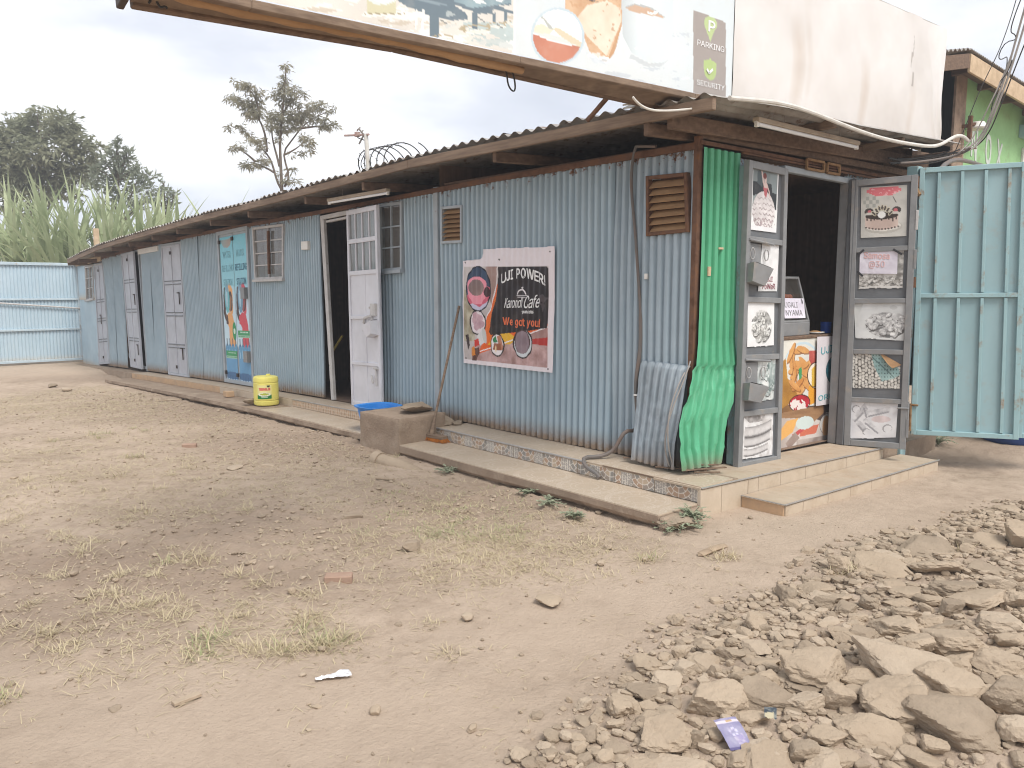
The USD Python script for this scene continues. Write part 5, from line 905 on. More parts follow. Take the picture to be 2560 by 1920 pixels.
def paint_uji(a):
    A = a.all(); a.tex(A, (226, 220, 222), (206, 200, 204), 2, 2); a.fill(a.ell(.62, .50, .40, .27), (40, 66, 76)); e = a.ell(.62, .50, .385, .255); a.tex(e, (74, 140, 152), (46, 100, 116), 10, 3, sx=.2, sy=3); a.fill(a.line([(.62, .26), (.62, .40)], .07) , (92, 196, 208)); a.fill(a.ell(.62, .55, .27, .17) | a.poly([(.58, .34), (.66, .34), (.80, .48), (.44, .48)]), (70, 180, 202)); a.fill(a.ell(.62, .57, .19, .13) | a.poly([(.60, .38), (.64, .38), (.75, .50), (.49, .50)]), (206, 204, 150)); a.fill(a.ell(.80, .52, .06, .12, .2), (190, 214, 220))
qc = Quad(onY(1953, 843, .085), onY(2130, 841, .085), onY(2130, 1098, .085), onY(1950, 1130, .085))
c1 = poster("counter_poster", "bright print of chips, samosas and snacks on the counter front", "poster", qc, paint_chips, .006, "poster_print", d=.006, wrinkle=.003)
qu = Quad(onY(2042, 842, .06), onY(2140, 838, .06), onY(2140, 1000, .06), onY(2039, 1015, .06))
c2 = poster("counter_poster", "white uji power order board leaning on the counter front", "poster", qu, paint_uji, .006, "poster_print", d=.004, wrinkle=.002)
lettering(c2, "UJI POWER", .10, 1.02, .26, .105, "ink_teal", False, rise=.10); lettering(c2, "ORDER: 0111", .05, 1.15, .93, .075, "ink_teal", False, rise=.05)
gc = thing("display_case", "small slant fronted glass food case on the counter", "display case", (1.5, .3, CT))
g0, g1 = onY(1950, 838, .12), onY(2024, 836, .12); x1 = g1[0]; x0 = x1-.75; zt_ = onY(2008, 692, .22)[2]
obj("case_base", MB().box((x0, .12, CT), (x1, .52, CT+.12), .006), "steel_bar", gc)
slant = Quad((x0, .26, zt_), (x1, .26, zt_), (x1, .13, CT+.12), (x0, .13, CT+.12))
obj("case_frame", frame_of(slant, .022, -.012, .008).box((x0, .26, zt_-.02), (x1, .52, zt_), .004).box((x1-.02, .49, CT+.12), (x1, .52, zt_-.02)), "steel_bar", gc)
obj("front_pane", (slant.sheet(2, 2, -.002, (.03, .97), (.03, .97))[0], np.array([[0, 2, 3], [0, 3, 1]])), "case_glass", gc)
obj("side_pane", (np.array([(x1-.01, .26, zt_-.02), (x1-.01, .13, CT+.12), (x1-.01, .5, CT+.12), (x1-.01, .5, zt_-.02)]), np.array([[0, 1, 2], [0, 2, 3]])), "case_glass", gc)
obj("shelf", MB().box((x0+.02, .2, CT+.31), (x1-.02, .5, CT+.32)), "steel_bar", gc)
sn = MB(); rs = np.random.RandomState(4)
for k in range(9): m = trimesh.creation.icosphere(2, .04); m.apply_scale((1, .8, .7)); m.apply_translation((x1-.1-.07*(k % 5)-.02*rs.rand(), .28+.1*(k//5), CT+.35)); sn.tm(m)
obj("fried_snacks", sn, "ink_orange", gc, smooth=True)
nq = Quad(*[hit(*p, slant.n, slant.n@slant.pt(.5, .5, .012)) for p in ((1957, 745), (2010, 746), (2015, 797), (1961, 798))]); nt = poster("paper_notice", "white ugali nyama notice taped to the glass food case", "notice", nq, paint_note, .008, d=.0, wrinkle=.003)
lettering(nt, "UGALI", .06, .66, .45, .26, "ink_grey"); lettering(nt, "NYAMA", .08, .84, .83, .26, "ink_grey")
obj("tape", MB().bar(hit(2004, 747, slant.n, slant.n@slant.pt(.5, .5, .02)), hit(2007, 759, slant.n, slant.n@slant.pt(.5, .5, .02)), .01, .002, up=slant.n), "tape_black", nt)
p = onY(2064, 831, .2); cpv = lathe([(0, 0), (.048, 0), (.05, .01), (.052, .10), (.055, .105), (.048, .105), (.046, .012), (0, .01)], (p[0], .2, CT), 24)
cup = thing("plastic_cup", "bright blue plastic mug on the counter", "cup", (p[0], .2, CT)); surf("plastic_blue", (.02, .09, .44), (.018, .08, .38), rough=.35, bump=0); obj("cup_body", cpv, "plastic_blue", cup, smooth=40); obj("cup_handle", MB().tube(curve([(p[0]+.05, .2, CT+.025), (p[0]+.085, .2, CT+.035), (p[0]+.088, .2, CT+.075), (p[0]+.052, .2, CT+.09)], 14), .007), "plastic_blue", cup, smooth=40)
p = onY(2100, 832, .2)
jr = thing("plastic_jar", "white lidded plastic tub at the right end of the counter", "jar", (p[0], .2, CT)); obj("jar_body", lathe([(0, 0), (.055, 0), (.06, .01), (.06, .095), (0, .095)], (p[0], .2, CT), 24), "plastic_white", jr, smooth=40); obj("jar_lid", lathe([(0, .095), (.063, .095), (.063, .12), (.05, .125), (0, .125)], (p[0], .2, CT), 24), "plastic_white", jr, smooth=40)
p = onY(2040, 836, .15); dsh = thing("plate", "flat plate of snacks beside the blue mug", "plate", (p[0], .16, CT)); obj("plate_rim", lathe([(0, 0), (.05, 0), (.085, .018), (.083, .022), (.05, .006), (0, .005)], (p[0], .16, CT), 24), "plastic_white", dsh, smooth=40); obj("food", lathe([(.06, .006), (.05, .024), (.02, .032), (0, .03)], (p[0], .16, CT), 16), "slat_wood", dsh)
sh = obj("wall_shelf", MB().box((1.2, 1.9, 1.52), (3.5, 2.2, 1.55), .004), "timber_dark", label="dark timber shelf on the back wall inside the shop", cat="shelf")
wb = thing("wall_box", "pale box standing on the dark shelf inside the shop", "box", (2.2, 2.0, 1.56)); pb_ = onY(2050, 640, 1.95); obj("box_body", MB().box((pb_[0]-.17, 1.85, 1.56), (pb_[0]+.17, 2.1, 2.0), .01), "lamp_body", wb); obj("box_door", MB().box((pb_[0]-.13, 1.84, 1.60), (pb_[0]+.13, 1.85, 1.97), .004), "frame_pale", wb)
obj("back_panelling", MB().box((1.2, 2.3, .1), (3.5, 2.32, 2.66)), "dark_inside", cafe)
# things seen through the long wall's open door
cr_ = None
surf("crate_red", (.16, .018, .02), (.12, .014, .016), rough=.5, bump=.05)
for k in range(3):
    c = thing("drinks_crate", ("red drinks crate %s inside the open white door" % ("at the foot of the stack", "in the middle of the stack", "on top of the stack")[k]), "crate", (.55, 5.35, .16+.29*k)); z0 = .165+.29*k
    for nm, a, b in (("crate_side", (.35, 5.14, z0), (.38, 5.54, z0+.27)), ("crate_side", (.75, 5.14, z0), (.78, 5.54, z0+.27)), ("crate_end", (.38, 5.14, z0), (.75, 5.17, z0+.27)), ("crate_end", (.38, 5.51, z0), (.75, 5.54, z0+.27)), ("crate_base", (.38, 5.17, z0), (.75, 5.51, z0+.02))): obj(nm, MB().box(a, b, .006), "crate_red", c)
    obj("grip_slot", MB().box((.346, 5.28, z0+.19), (.349, 5.40, z0+.22)), "black_iron", c)
surf("stick_yellow", (.50, .40, .10), (.42, .33, .09), rough=.6, bump=0)
obj("pole", MB().bar(onX(830, 880, .25), onX(856, 840, .3), .025, .025), "stick_yellow", label="short yellow pole leaning inside the open white door", cat="pole")

# ------------------------------------------------------------------ objects along the long wall
surf("plastic_yellow", (.70, .63, .16), (.62, .55, .14), scale=3, rough=.38, bump=.03)
p = onX(691, 1011, -.56); jx, jy = -.50, 6.62; zz = float(zlB(jy))+.002; R = .155
jc = thing("oil_container", "yellow plastic cooking oil drum standing on the step", "container", (jx, jy, zz))
prof = [(0, 0), (R-.02, 0), (R-.003, .012), (R, .03), (R, .06), (R-.006, .066), (R-.006, .074), (R, .08), (R, .30), (R-.005, .306), (R-.005, .314), (R, .32), (R, .365), (R-.008, .385), (R-.03, .395), (0, .395)]
obj("drum_body", lathe(prof, (jx, jy, zz), 40, .35), "plastic_yellow", jc, smooth=35)
obj("cap", MB().add(*lathe([(.028, .395), (.028, .412), (.02, .415), (0, .415)], (jx+.06, jy+.05, zz), 18)), "plastic_yellow", jc, smooth=35)
vd = CAM[:2]-np.array([jx, jy]); ang = math.atan2(vd[1], vd[0]) - .10
nu, nv = 30, 30; A_, H_ = np.meshgrid(ang - .62 + 1.18*np.linspace(0, 1, nu), .285 - .185*np.linspace(0, 1, nv)); kq = (np.abs(np.cos(A_))**(2/(1-.2625)) + np.abs(np.sin(A_))**(2/(1-.2625)))**(-(1-.2625)/2)
lv = np.stack([jx+(R+.0022)*kq*np.cos(A_), jy+(R+.0022)*kq*np.sin(A_), zz+H_], -1).reshape(-1, 3); art = Art(*np.meshgrid(np.linspace(0, 1, nu), np.linspace(0, 1, nv)))
art.fill(art.all(), (226, 218, 150)); art.fill(art.V > .72, (40, 120, 62)); art.fill(art.ell(.5, .68, .42, .14), (232, 232, 214)); art.fill(art.ell(.5, .66, .30, .08), (170, 180, 70)); art.fill((np.abs(art.V-.30) < .10) & (art.U > .08) & (art.U < .92) & (n2(art.U*2, art.V, 7, 3) > .38), (206, 110, 96)); art.fill(art.ell(.78, .08, .12, .07), (52, 70, 44)); art.fill((np.abs(art.V-.90) < .03) & (np.abs(art.U-.5) < .2), (220, 226, 214))
obj("label", (lv, grid_faces(nu, nv)[:, ::-1]), "paper_print", jc, smooth=True, col=np.where(art.c < .04045, art.c/12.92, ((art.c+.055)/1.055)**2.4).reshape(-1, 3)*.9)

def rock(seed, size, flat=.7, sub=3, planes=11, rough=.05):
    rs = np.random.RandomState(seed); m = trimesh.creation.icosphere(sub, 1.); v = np.array(m.vertices); n = rs.normal(size=(planes, 3)); n /= np.linalg.norm(n, axis=1, keepdims=True); n[0] = (0, 0, 1); dd = rs.uniform(.55, .92, planes); dd[0] = rs.uniform(.55, .75)
    dot = np.maximum(v@n.T, 1e-3); r = (np.sum((dot/dd)**34, 1))**(-1/34); r = np.minimum(r, 1.15); v = v*r[:, None]
    v *= (1 + rough*2.6*(fbm(v*2.3+seed, 4, seed)-.5) + rough*1.5*(fbm(v*6+seed, 4, seed+1)-.5) - rough*1.3*np.clip(fbm(v*3.1+seed*2, 3, seed+5)-.56, 0, 1)*4)[:, None]
    v = v*np.array([1, rs.uniform(.68, .95), flat]); v /= np.ptp(v[:, :2], axis=0).max(); v *= size; v[:, 2] -= v[:, 2].min(); return v, np.array(m.faces)
surf("stone_dust", (.375, .298, .22), (.318, .25, .182), scale=4, rough=.97, bump=.9, bscale=60, dist=.008, spots=(.25, .19, .135), spot_scale=13, spot_at=(.62, .80), spec=.15)
surf("stone_pale", (.405, .328, .248), (.352, .282, .211), scale=5, rough=.97, bump=.9, bscale=70, dist=.008, spots=(.28, .22, .16), spot_scale=14, spot_at=(.64, .82), spec=.15)
surf("stone_dark", (.31, .247, .183), (.248, .195, .143), scale=6, rough=.97, bump=.9, bscale=60, dist=.008, spec=.15)
surf("brick_red", (.34, .235, .175), (.28, .185, .135), scale=12, rough=.9, bump=.4)
def lay(name, label, cat, vf, at, rz=0., m="stone_dust", sink=.0, smooth=28, group=None, tilt=0.):
    v, f = vf; M = trimesh.transformations.rotation_matrix(rz, (0, 0, 1))[:3, :3] @ trimesh.transformations.rotation_matrix(tilt, (1, .3, 0))[:3, :3]; return obj(name, (v@M.T + np.array(at) - (0, 0, sink), f), m, smooth=smooth, label=label, cat=cat, group=group)
lay("stone", "flat brown stone on the step at the foot of the yellow drum", "stone", rock(5, .2, .45), (-.66, 6.80, float(zlB(6.8))), .5, "stone_dark")
pw = onX(598, 985, -.45); wy = 8.05; obj("wood_block", bx((-.52, wy-.07, float(zlB(wy))), (-.40, wy+.07, float(zlB(wy))+.085), .006), "tile_tan", label="small tan block lying on the step below the water posters", cat="block")

# basin behind the concrete block
surf("basin_blue", (.03, .20, .56), (.027, .18, .50), rough=.35, bump=.02)
bs = thing("basin", "blue plastic basin tucked behind the concrete block", "basin", (-.62, 3.75, .08)); bc = (-.52, 3.70, float(zlB(3.7)))
obj("basin_body", lathe([(0, .0), (.14, 0), (.15, .01), (.20, .25), (.225, .255), (.23, .27), (.215, .272), (.192, .262), (.142, .018), (0, .014)], bc, 36, .55), "basin_blue", bs, smooth=35)

# the concrete block with a stone slab on it
blk = trimesh.creation.box((.60, .68, .42)); blk = blk.subdivide().subdivide().subdivide().subdivide(); v = np.array(blk.vertices)
e = np.abs(v)/np.array([.30, .34, .21]); v *= (1 - .030*np.clip(np.sort(e, 1)[:, 1:2]*np.sort(e, 1)[:, 0:1]*0 + (np.sort(e, 1)[:, 1:2] > .96), 0, 1)); v += .012*(fbm(v*9, 4, 3)-.5)[:, None]*np.sign(v) ; v[:, 0] *= 1+.05*np.clip(-v[:, 2]*4, 0, 1)
v = v @ rot_z(.06)[:3, :3].T + np.array([-.60, 3.10, .148]); obj("concrete_block", (v, np.array(blk.faces)), "concrete", smooth=40, label="rough square concrete block beside the steps with a stone slab on it", cat="block")
lay("stone_slab", "flat thick stone slab lying on top of the concrete block", "stone", rock(12, .44, .30, planes=9), (-.48, 3.02, .352), .3, "stone_dark")
for k, (x, y, s) in enumerate(((-.22, 2.92, .26), (-.14, 2.80, .2), (-.3, 2.83, .15))): lay("stone", ("rubbly mortar lump by the wall behind the concrete block", "small mortar lump against the blue wall above the steps", "broken mortar lump on the corner of the upper step")[k], "stone", rock(30+k, s, .55), (x, y, .19), k, "stone_dark", .02)
# half buried pipe
a_, b_ = onG(945, 1140, .05), onG(1075, 1180, .0)
pp = thing("buried_pipe", "half buried mud coated pipe in front of the concrete block", "pipe", a_); obj("pipe_body", MB().tube([a_-(0, 0, .045), .5*(a_+b_)-(0, 0, .04), b_-(0, 0, .08)], [.075, .07, .06], 20), "stone_dust", pp, smooth=40); tt = (b_-a_)/np.linalg.norm(b_-a_); obj("pipe_collar", MB().tube([a_-tt*.03-(0, 0, .045), a_+tt*.05-(0, 0, .045)], .09, 20), "stone_dust", pp, smooth=40)
# broom
bt, bb = onX(1148, 765, -.03), np.array([-.60, 2.60, .165]); br = thing("broom", "long handled broom with orange bristles leaning on the blue wall", "broom", (-.6, 2.6, .1))
surf("bristle_orange", (.42, .15, .025), (.34, .11, .02), scale=30, rough=.8, bump=.4, bscale=300, stretch=(1, 1, .1))
ha, hb = onZ(1046, 1086, .14), onZ(1113, 1098, .14); hd = (hb-ha)/np.linalg.norm(hb-ha); sd = np.array([-hd[1], hd[0], 0]); hm = (ha+hb)/2; bb = hm + (0, 0, .04)
obj("handle", MB().tube([bb, bt], .0135, 10), "timber_weathered", br, smooth=40); obj("socket", MB().tube([bb-(0, 0, .02), bb+.09*(bt-bb)], [.026, .018], 12), "timber_weathered", br, smooth=40)
obj("broom_head", MB().bar(ha+(0, 0, .012), hb+(0, 0, .012), .075, .035), "timber_weathered", br)
bv = MB(); rs = np.random.RandomState(8)
for i in range(46):
    for j in range(6):
        c = ha + hd*np.linalg.norm(hb-ha)*(i+.5)/46 + sd*(.066*((j+.5)/6-.5)); tip = c + sd*(.05*((j+.5)/6-.5)) + hd*(.03*((i+.5)/46-.5)*2) + rs.normal(0, .004, 3); tip[2] = .103+.004*rs.rand(); c[2] = .142; bv.tube([c, tip], [.0042, .0026], 4)
obj("bristles", bv, "bristle_orange", br)
# yard litter
pb1 = onG(842, 1456); obj("brick", bx(pb1+(-.065, -.035, -.02), pb1+(.085, .04, .045), .006, rot_z(-.62, pb1)), "brick_red", label="single reddish brick lying on the bare yard", cat="brick")
pb2 = onG(474, 1116); obj("brick", bx(pb2+(-.07, -.04, -.02), pb2+(.07, .04, .03), .006, rot_z(-.5, pb2)), "brick_red", label="small brick piece far back in the yard below the yellow drum", cat="brick")
"""stones lying singly"""
for k, (x, y, w, fl, mt, lb) in enumerate(((1030, 1374, 55, .6, "stone_dark", "brown angular stone on the dry grass in front of the steps"), (1372, 1508, 72, .3, "stone_dust", "thin flat stone sliver on the path edge"), (885, 1296, 50, .4, "stone_dark", "long grey green stone by the grass patch"), (940, 1780, 30, .7, "stone_dust", "pale pebble right of the silver wrapper"), (790, 1765, 26, .5, "stone_dust", "little stone just left of the silver wrapper's foot"), (1166, 1548, 30, .6, "stone_pale", "pale round stone in the middle of the bare yard"), (590, 1172, 38, .3, "stone_pale", "pale flat chip in the middle of the yard"), (675, 1165, 34, .3, "stone_pale", "pale chip of stone to the right of the middle chip"), (130, 968, 30, .35, "stone_dark", "brown stone lying below the far raised strip"), (168, 978, 28, .4, "stone_pale", "pale stone beside the brown one at the far left"), (875, 1405, 30, .6, "stone_dark", "dark stone behind the reddish brick"), (740, 1300, 30, .5, "stone_dark", "dark stone in the gravelly soil"), (1500, 1410, 24, .6, "stone_pale", "pale stone near the bark strip"), (286, 1773, 34, .5, "stone_dark", "dark flat stone at the lower left of the yard"), (24, 1715, 22, .9, "stone_dark", "dark round stone at the left edge of the yard"))):
    p = onG(x, y); lay("yard_stone", lb, "stone", rock(200+k, w/FPX*np.linalg.norm(p-CAM), fl, 2), p, k*1.3, mt, .012)
surf("bark", (.36, .275, .19), (.27, .20, .14), scale=9, rough=.9, bump=.6, stretch=(1, 1, 4))
c = curve([onG(1745, 1388, .01), onG(1765, 1374, .035), onG(1790, 1364, .035), onG(1815, 1362, .012)], 14); m = MB().tube(c, [.004]+[.028]*12+[.006], 8); v = np.vstack(m.v); gz = ground_z(v[:, 0], v[:, 1]); v[:, 2] = gz + (v[:, 2]-gz)*.55; obj("bark_strip", (v, np.vstack(m.f)), "bark", smooth=40, label="curled strip of bark at the edge of the swept ground", cat="bark")
for k, (a, b, w, lb) in enumerate((((432, 1760), (500, 1734), .032, "flat grey wooden scrap half sunk in the dust"), ((940, 1195), (985, 1198), .03, "short dark wooden splinter by the buried pipe"), ((390, 1002), (455, 998), .05, "pale wooden offcut at the back of the yard"))): obj("wood_scrap", MB().bar(onG(*a, .012), onG(*b, .014), w, .014), "stone_dust", label=lb, cat="wood scrap")
usdkit.material(stage, "/World/Looks/foil", {"p": ("principled_bsdf", {"base_color": (.78, .76, .76), "metallic": .55, "roughness": .32})}, surface="p.BSDF")
p = onG(833, 1697); U, V = np.meshgrid(np.linspace(-1, 1, 16), np.linspace(-1, 1, 8)); z = .012+.018*np.abs(n2(U*2, V*2, 1.3, 3)-.5)*2; v = np.stack([U*.072, V*.02*(1+.4*np.sin(U*2)), z], -1).reshape(-1, 3) @ rot_z(-.28)[:3, :3].T + p
obj("foil_wrapper", (v, grid_faces(16, 8)), "foil", label="crumpled silver wrapper on the bare yard in the foreground", cat="wrapper")

# ------------------------------------------------------------------ gates
def sheet_gate():
    g = thing("sheet_gate", "pale blue corrugated gate closing the far left end of the yard", "gate", (-2., 18.9, -.27)); y = 18.92; x0, x1 = -7.5, .02
    zlo = onY(100, 905, y)[2]; zhi = onY(100, 660, y)[2]
    n = 8
    for k in range(n):
        a, b = x0+(x1-x0)*k/n, x0+(x1-x0)*(k+1)/n+.02; xs = np.arange(a, b, .0095); Xg, Zg = np.meshgrid(xs, np.linspace(zlo, zhi, 9)); Yg = y-.003*(k % 2)-wave(2*PI*Xg/.076, .009)-.012*np.sin(Zg*2+k)*.3
        sheet_obj("gate_sheet", np.stack([Xg, Yg, Zg], -1).reshape(-1, 3), grid_faces(len(xs), 9), "pale_blue_paint", g, np.stack([Zg-zlo, zhi-Zg+.2, Xg], -1).reshape(-1, 3))
    for z, h in ((zhi, .07), (zlo+.03, .06), (onY(100, 748, y)[2], .05), (onY(100, 824, y)[2], .05)): obj("gate_rail", MB().bar((x0, y-.035, z), (x1-.03, y-.035, z), .04, h), "gate_blue_bar", g)
    a, b = onY(-60, 754, y-.06), onY(203, 771, y-.06); obj("slant_bar", MB().tube([a, b], .02), "frame_pale", g)
    for x in (x0, -4.9, -2.35, x1-.03): obj("gate_stile", MB().box((x-.03, y-.05, zlo), (x+.02, y-.015, zhi)), "gate_blue_bar", g)
    for px in (205, 212): obj("hinge", MB().tube([onY(px, 812, y-.07), onY(px, 822, y-.07)], .03), "rust", g)
sheet_gate()
def teal_gate():
    T = [np.array([2.82, -.47, 2.72]), np.array([3.20, -1.215, 2.72]), np.array([3.20, -1.215, .235]), np.array([2.82, -.47, .215])]
    d = (T[1]-T[0])*[1, 1, 0]; d /= np.linalg.norm(d); n = np.array([d[1], -d[0], 0]); n = n if n@(CAM-T[0]) > 0 else -n
    q = Quad(*[hit(*p, n, n@np.array([2.82, -.47, 0])) for p in ((2299, 421), (2568, 405), (2545, 1098), (2276, 1085))])
    g = thing("steel_gate", "open pale teal steel gate leaf with raised bars at the right", "gate", (2.82, -.47, .2))
    us = [0, .19, .41, .63, .845, 1.]
    for k in range(5):
        for v0, v1 in ((.0, .5), (.5, 1.)): obj("gate_panel", q.sub(us[k], v0, us[k+1], v1).sheet(8, 12, lambda u, v, k=k: -.004+.004*(n2(u+k, v, 2., 3)-.5)), "gate_teal", g, smooth=True)
    obj("gate_back", MB().tm(q.box(0, 1, 0, 1, -.03, -.012)), "gate_teal", g)
    obj("gate_frame", frame_of(q, .045, -.012, .032), "gate_teal_bar", g)
    obj("cross_bar", q.box(.04, .96, .462, .478, -.004, .03), "gate_teal_bar", g)
    for u in us[1:-1]:
        for v0, v1 in ((.02, .46), (.48, .98)): obj("upright_bar", q.box(u-.016, u+.016, v0, v1, -.004, .026), "gate_teal_bar", g)
    for v in (.05, .42, .95): obj("hinge", MB().tube([q.pt(-.02, v-.02, .02), q.pt(-.02, v+.02, .02)], .02), "rust", g)
    obj("bolt", MB().tube([q.pt(-.01, .88, .03), q.pt(-.01, .985, .03)], .012).tube([q.pt(-.01, .885, .03), q.pt(.06, .885, .05)], .010).tube([q.pt(-.03, .075, .03), q.pt(.0, .10, .06)], .02), "rust_pale", g)
    # the second leaf just behind, at the edge of the view
    q2 = Quad(q.pt(1.0, .03, -.10), q.pt(1.45, .03, -.10), q.pt(1.45, 1.0, -.10), q.pt(1.0, 1.0, -.10)); g2 = thing("steel_gate", "second teal gate leaf folded just behind the open one", "gate", q.pt(1.2, 1, -.1)); obj("gate_panel", MB().tm(q2.box(0, 1, 0, 1, -.012, 0)), "gate_teal", g2); obj("gate_frame", frame_of(q2, .045, -.01, .03), "gate_teal_bar", g2)
    return q
tq = teal_gate()
obj("gate_post", MB().box((2.79, -.43, -.1), (2.90, -.33, 2.74), .005), "gate_teal_bar", label="teal square post between the café corner and the open gate", cat="post")
surf("barrel_blue", (.02, .05, .16), (.016, .04, .13), rough=.4, bump=.02)
bp_ = onG(2585, 1116); bl = thing("barrel", "dark blue plastic barrel behind the foot of the teal gate", "barrel", bp_); bR = .30; bpos = bp_ + _d*.35; obj("barrel_body", lathe([(0, 0), (bR-.03, 0), (bR, .04), (bR, .28), (bR+.015, .30), (bR, .32), (bR, .56), (bR+.015, .58), (bR, .60), (bR, .82), (bR-.05, .9), (0, .9)], bpos-(0, 0, .02), 28), "barrel_blue", bl, smooth=40)

# ------------------------------------------------------------------ the green house behind the gate
surf("green_wall", (.30, .52, .25), (.25, .45, .205), scale=2., rough=.85, bump=.25, bscale=30, spots=(.24, .27, .16), spot_scale=3, spot_at=(.56, .75))
surf("mud_brick", (.34, .25, .185), (.23, .165, .12), scale=7, rough=.95, bump=.9, bscale=25, dist=.02)
surf("ink_wall_grey", (.58, .60, .57), (.46, .50, .46), rough=.8, bump=0)
HY = 1.5
hs = thing("green_house", "light green house with a rusty iron roof behind the teal gate", "house", (9, HY, 0))
def hp(px, py, y=HY): return onY(px, py, y)
xl = hp(2368, 500)[0]; e1 = hp(2424, 150, HY-.55); e2 = hp(2600, 262, HY-.55)

OV = .42; rp = hp(2424, 128, HY-OV); slope = (hp(2560, 214, HY-OV)[2]-rp[2])/(hp(2560, 214, HY-OV)[0]-rp[0])
def roof_z(x): return rp[2] + np.where(x > rp[0], slope, .22)*np.abs(x-rp[0])*np.where(x > rp[0], 1, -1)
xs = np.arange(rp[0], 16.5, .019); Xg, Yg = np.meshgrid(xs, np.array([HY-OV-.02, HY+.5, HY+3])); obj("roof", (np.stack([Xg, Yg, roof_z(Xg)+.03+.015*np.sin(Xg*2*PI/.076)+.0*Yg], -1).reshape(-1, 3), grid_faces(len(xs), 3)), "roof_iron", hs, smooth=True)
xs = np.arange(rp[0]-2.2, rp[0]+.02, .019); Xg, Yg = np.meshgrid(xs, np.array([HY-OV-.02, HY+.5, HY+3])); obj("roof", (np.stack([Xg, Yg, roof_z(Xg)+.03+.02*np.sin(Xg*2*PI/.15)], -1).reshape(-1, 3), grid_faces(len(xs), 3)), "roof_iron", hs, smooth=True)
obj("barge_board", MB().bar((rp[0]+.02, HY-OV, rp[2]-.16), (16, HY-OV, roof_z(16.)-.16), .04, .26), "timber_pale", hs)
obj("barge_board", MB().bar((rp[0]-.02, HY-OV, rp[2]-.14), (rp[0]-2.1, HY-OV, roof_z(rp[0]-2.1)-.14), .04, .2), "timber_dark", hs)
obj("soffit", MB().bar((rp[0], HY-OV/2, rp[2]-.06), (16, HY-OV/2, roof_z(16.)-.06), OV-.04, .02), "timber_dark", hs)
m = bx((xl-.02, HY-.02, -.3), (xl+.42, HY+.2, float(roof_z(xl+.2))-.08)).subdivide().subdivide().subdivide(); v = np.array(m.vertices); v[:, 0] += .10*(n2(v[:, 2], v[:, 1], 3., 5)-.5)*(v[:, 0] > xl+.2); v[:, 1] -= .03*n2(v[:, 0]*4, v[:, 2]*4, 1., 3); obj("brick_corner", (v, np.array(m.faces)), "mud_brick", hs, label="bare mud brick corner of the green house")
wl = [(xl+.35, -.3), (xl+.35, float(roof_z(xl+.35))-.06), (rp[0], rp[2]-.06), (15.5, float(roof_z(15.5))-.06), (15.5, -.3)]
obj("wall", trimesh.util.concatenate([trimesh.convex.convex_hull(np.array([(x, y, z) for x, z in w_ for y in (HY, HY+.18)])) for w_ in ([wl[0], wl[1], wl[2], (rp[0], -.3)], [(rp[0], -.3), wl[2], wl[3], wl[4]])]), "green_wall", hs)
for k in range(4): x = rp[0]+.5+1.1*k; obj("purlin_end", MB().bar((x, HY-OV, roof_z(x)-.12), (x, HY, roof_z(x)-.12), .07, .1), "timber_dark", hs)
for ch, px, py, h in (("N", 2428, 352, .48), ("O", 2463, 368, .46), ("X", 2490, 386, .48)):
    t = meshkit.text_mesh(ch, 1., .02, True); v = np.array(t.vertices); p = hp(px, py); v[:, 0] = (v[:, 0]-v[:, 0].min()); v = np.stack([p[0]+v[:, 0]*h*.62, np.full(len(v), HY)-.003-v[:, 2]*.3, p[2]-.22+v[:, 1]*h-.18*v[:, 0]*h], -1); obj("painted_letter", (v, np.array(t.faces)), "ink_wall_grey", hs)
lm = thing("wall_lamp", "white bulkhead lamp on the green house wall in front of the letters", "lamp", hp(2443, 318, HY-.2)); p = hp(2443, 320, HY-.15); obj("shade", lathe([(0, .10), (.10, .09), (.16, .0), (.15, -.02), (0, .05)], p, 20), "plastic_white", lm, smooth=40); obj("bracket", MB().bar(p+(-.3, .0, .02), p+(0, 0, .06), .05, .05).bar(p+(-.3, 0, .15), p+(-.3, 0, -.25), .06, .06).bar(p+(-.3, 0, .0), p+(-.3, .16, .0), .05, .05), "rust", lm)
obj("downpipe", MB().tube(curve([hp(2350, 425, .6), hp(2390, 400, .9), hp(2450, 412, 1.2), hp(2500, 420, 1.4)], 12), .03), "conduit_grey", hs, smooth=40)
obj("wall_fitting", MB().box(hp(2548, 312)+(0, -.3, 0), hp(2562, 350)+(.3, 0, 0), .01), "gate_teal_bar", hs); obj("white_board", MB().box(hp(2554, 370)+(0, -.04, 0), hp(2575, 420)+(.5, 0, 0), .005), "plastic_white", hs)

# ------------------------------------------------------------------ electric wires
wr = thing("electric_wires", "bundle of loose electric wires running from the roof corner up to the right", "wires", onY(2425, 362, -.3))
def wire(pts, r=.007, m="wire_pale"):
    ys = np.linspace(-.42, -.9, len(pts)); obj("wire", MB().tube(curve([onY(*q, y) for q, y in zip(pts, ys)], 40), r, 6), m, wr, smooth=True)
wire(((2412, 372), (2448, 345), (2476, 290), (2510, 200), (2545, 80), (2575, -20)), .010); wire(((2405, 378), (2452, 350), (2482, 292), (2516, 205), (2556, 80), (2580, 0)), .010); wire(((2395, 382), (2440, 330), (2470, 270), (2512, 180), (2558, 30), (2575, -40)), .006)
wire(((2380, 395), (2420, 300), (2455, 215), (2500, 120), (2540, 0), (2550, -40)), .004, "wire_black"); wire(((2430, 372), (2462, 345), (2492, 288), (2530, 190), (2570, 90)), .006, "wire_black")
wire(((2478, 285), (2492, 230), (2512, 185), (2518, 150), (2505, 148), (2500, 130), (2514, 108), (2536, 100), (2538, 88), (2528, 70), (2540, 30), (2556, -10)), .005, "wire_black"); wire(((2482, 270), (2500, 236), (2500, 205), (2512, 190), (2530, 150)), .005, "wire_black")
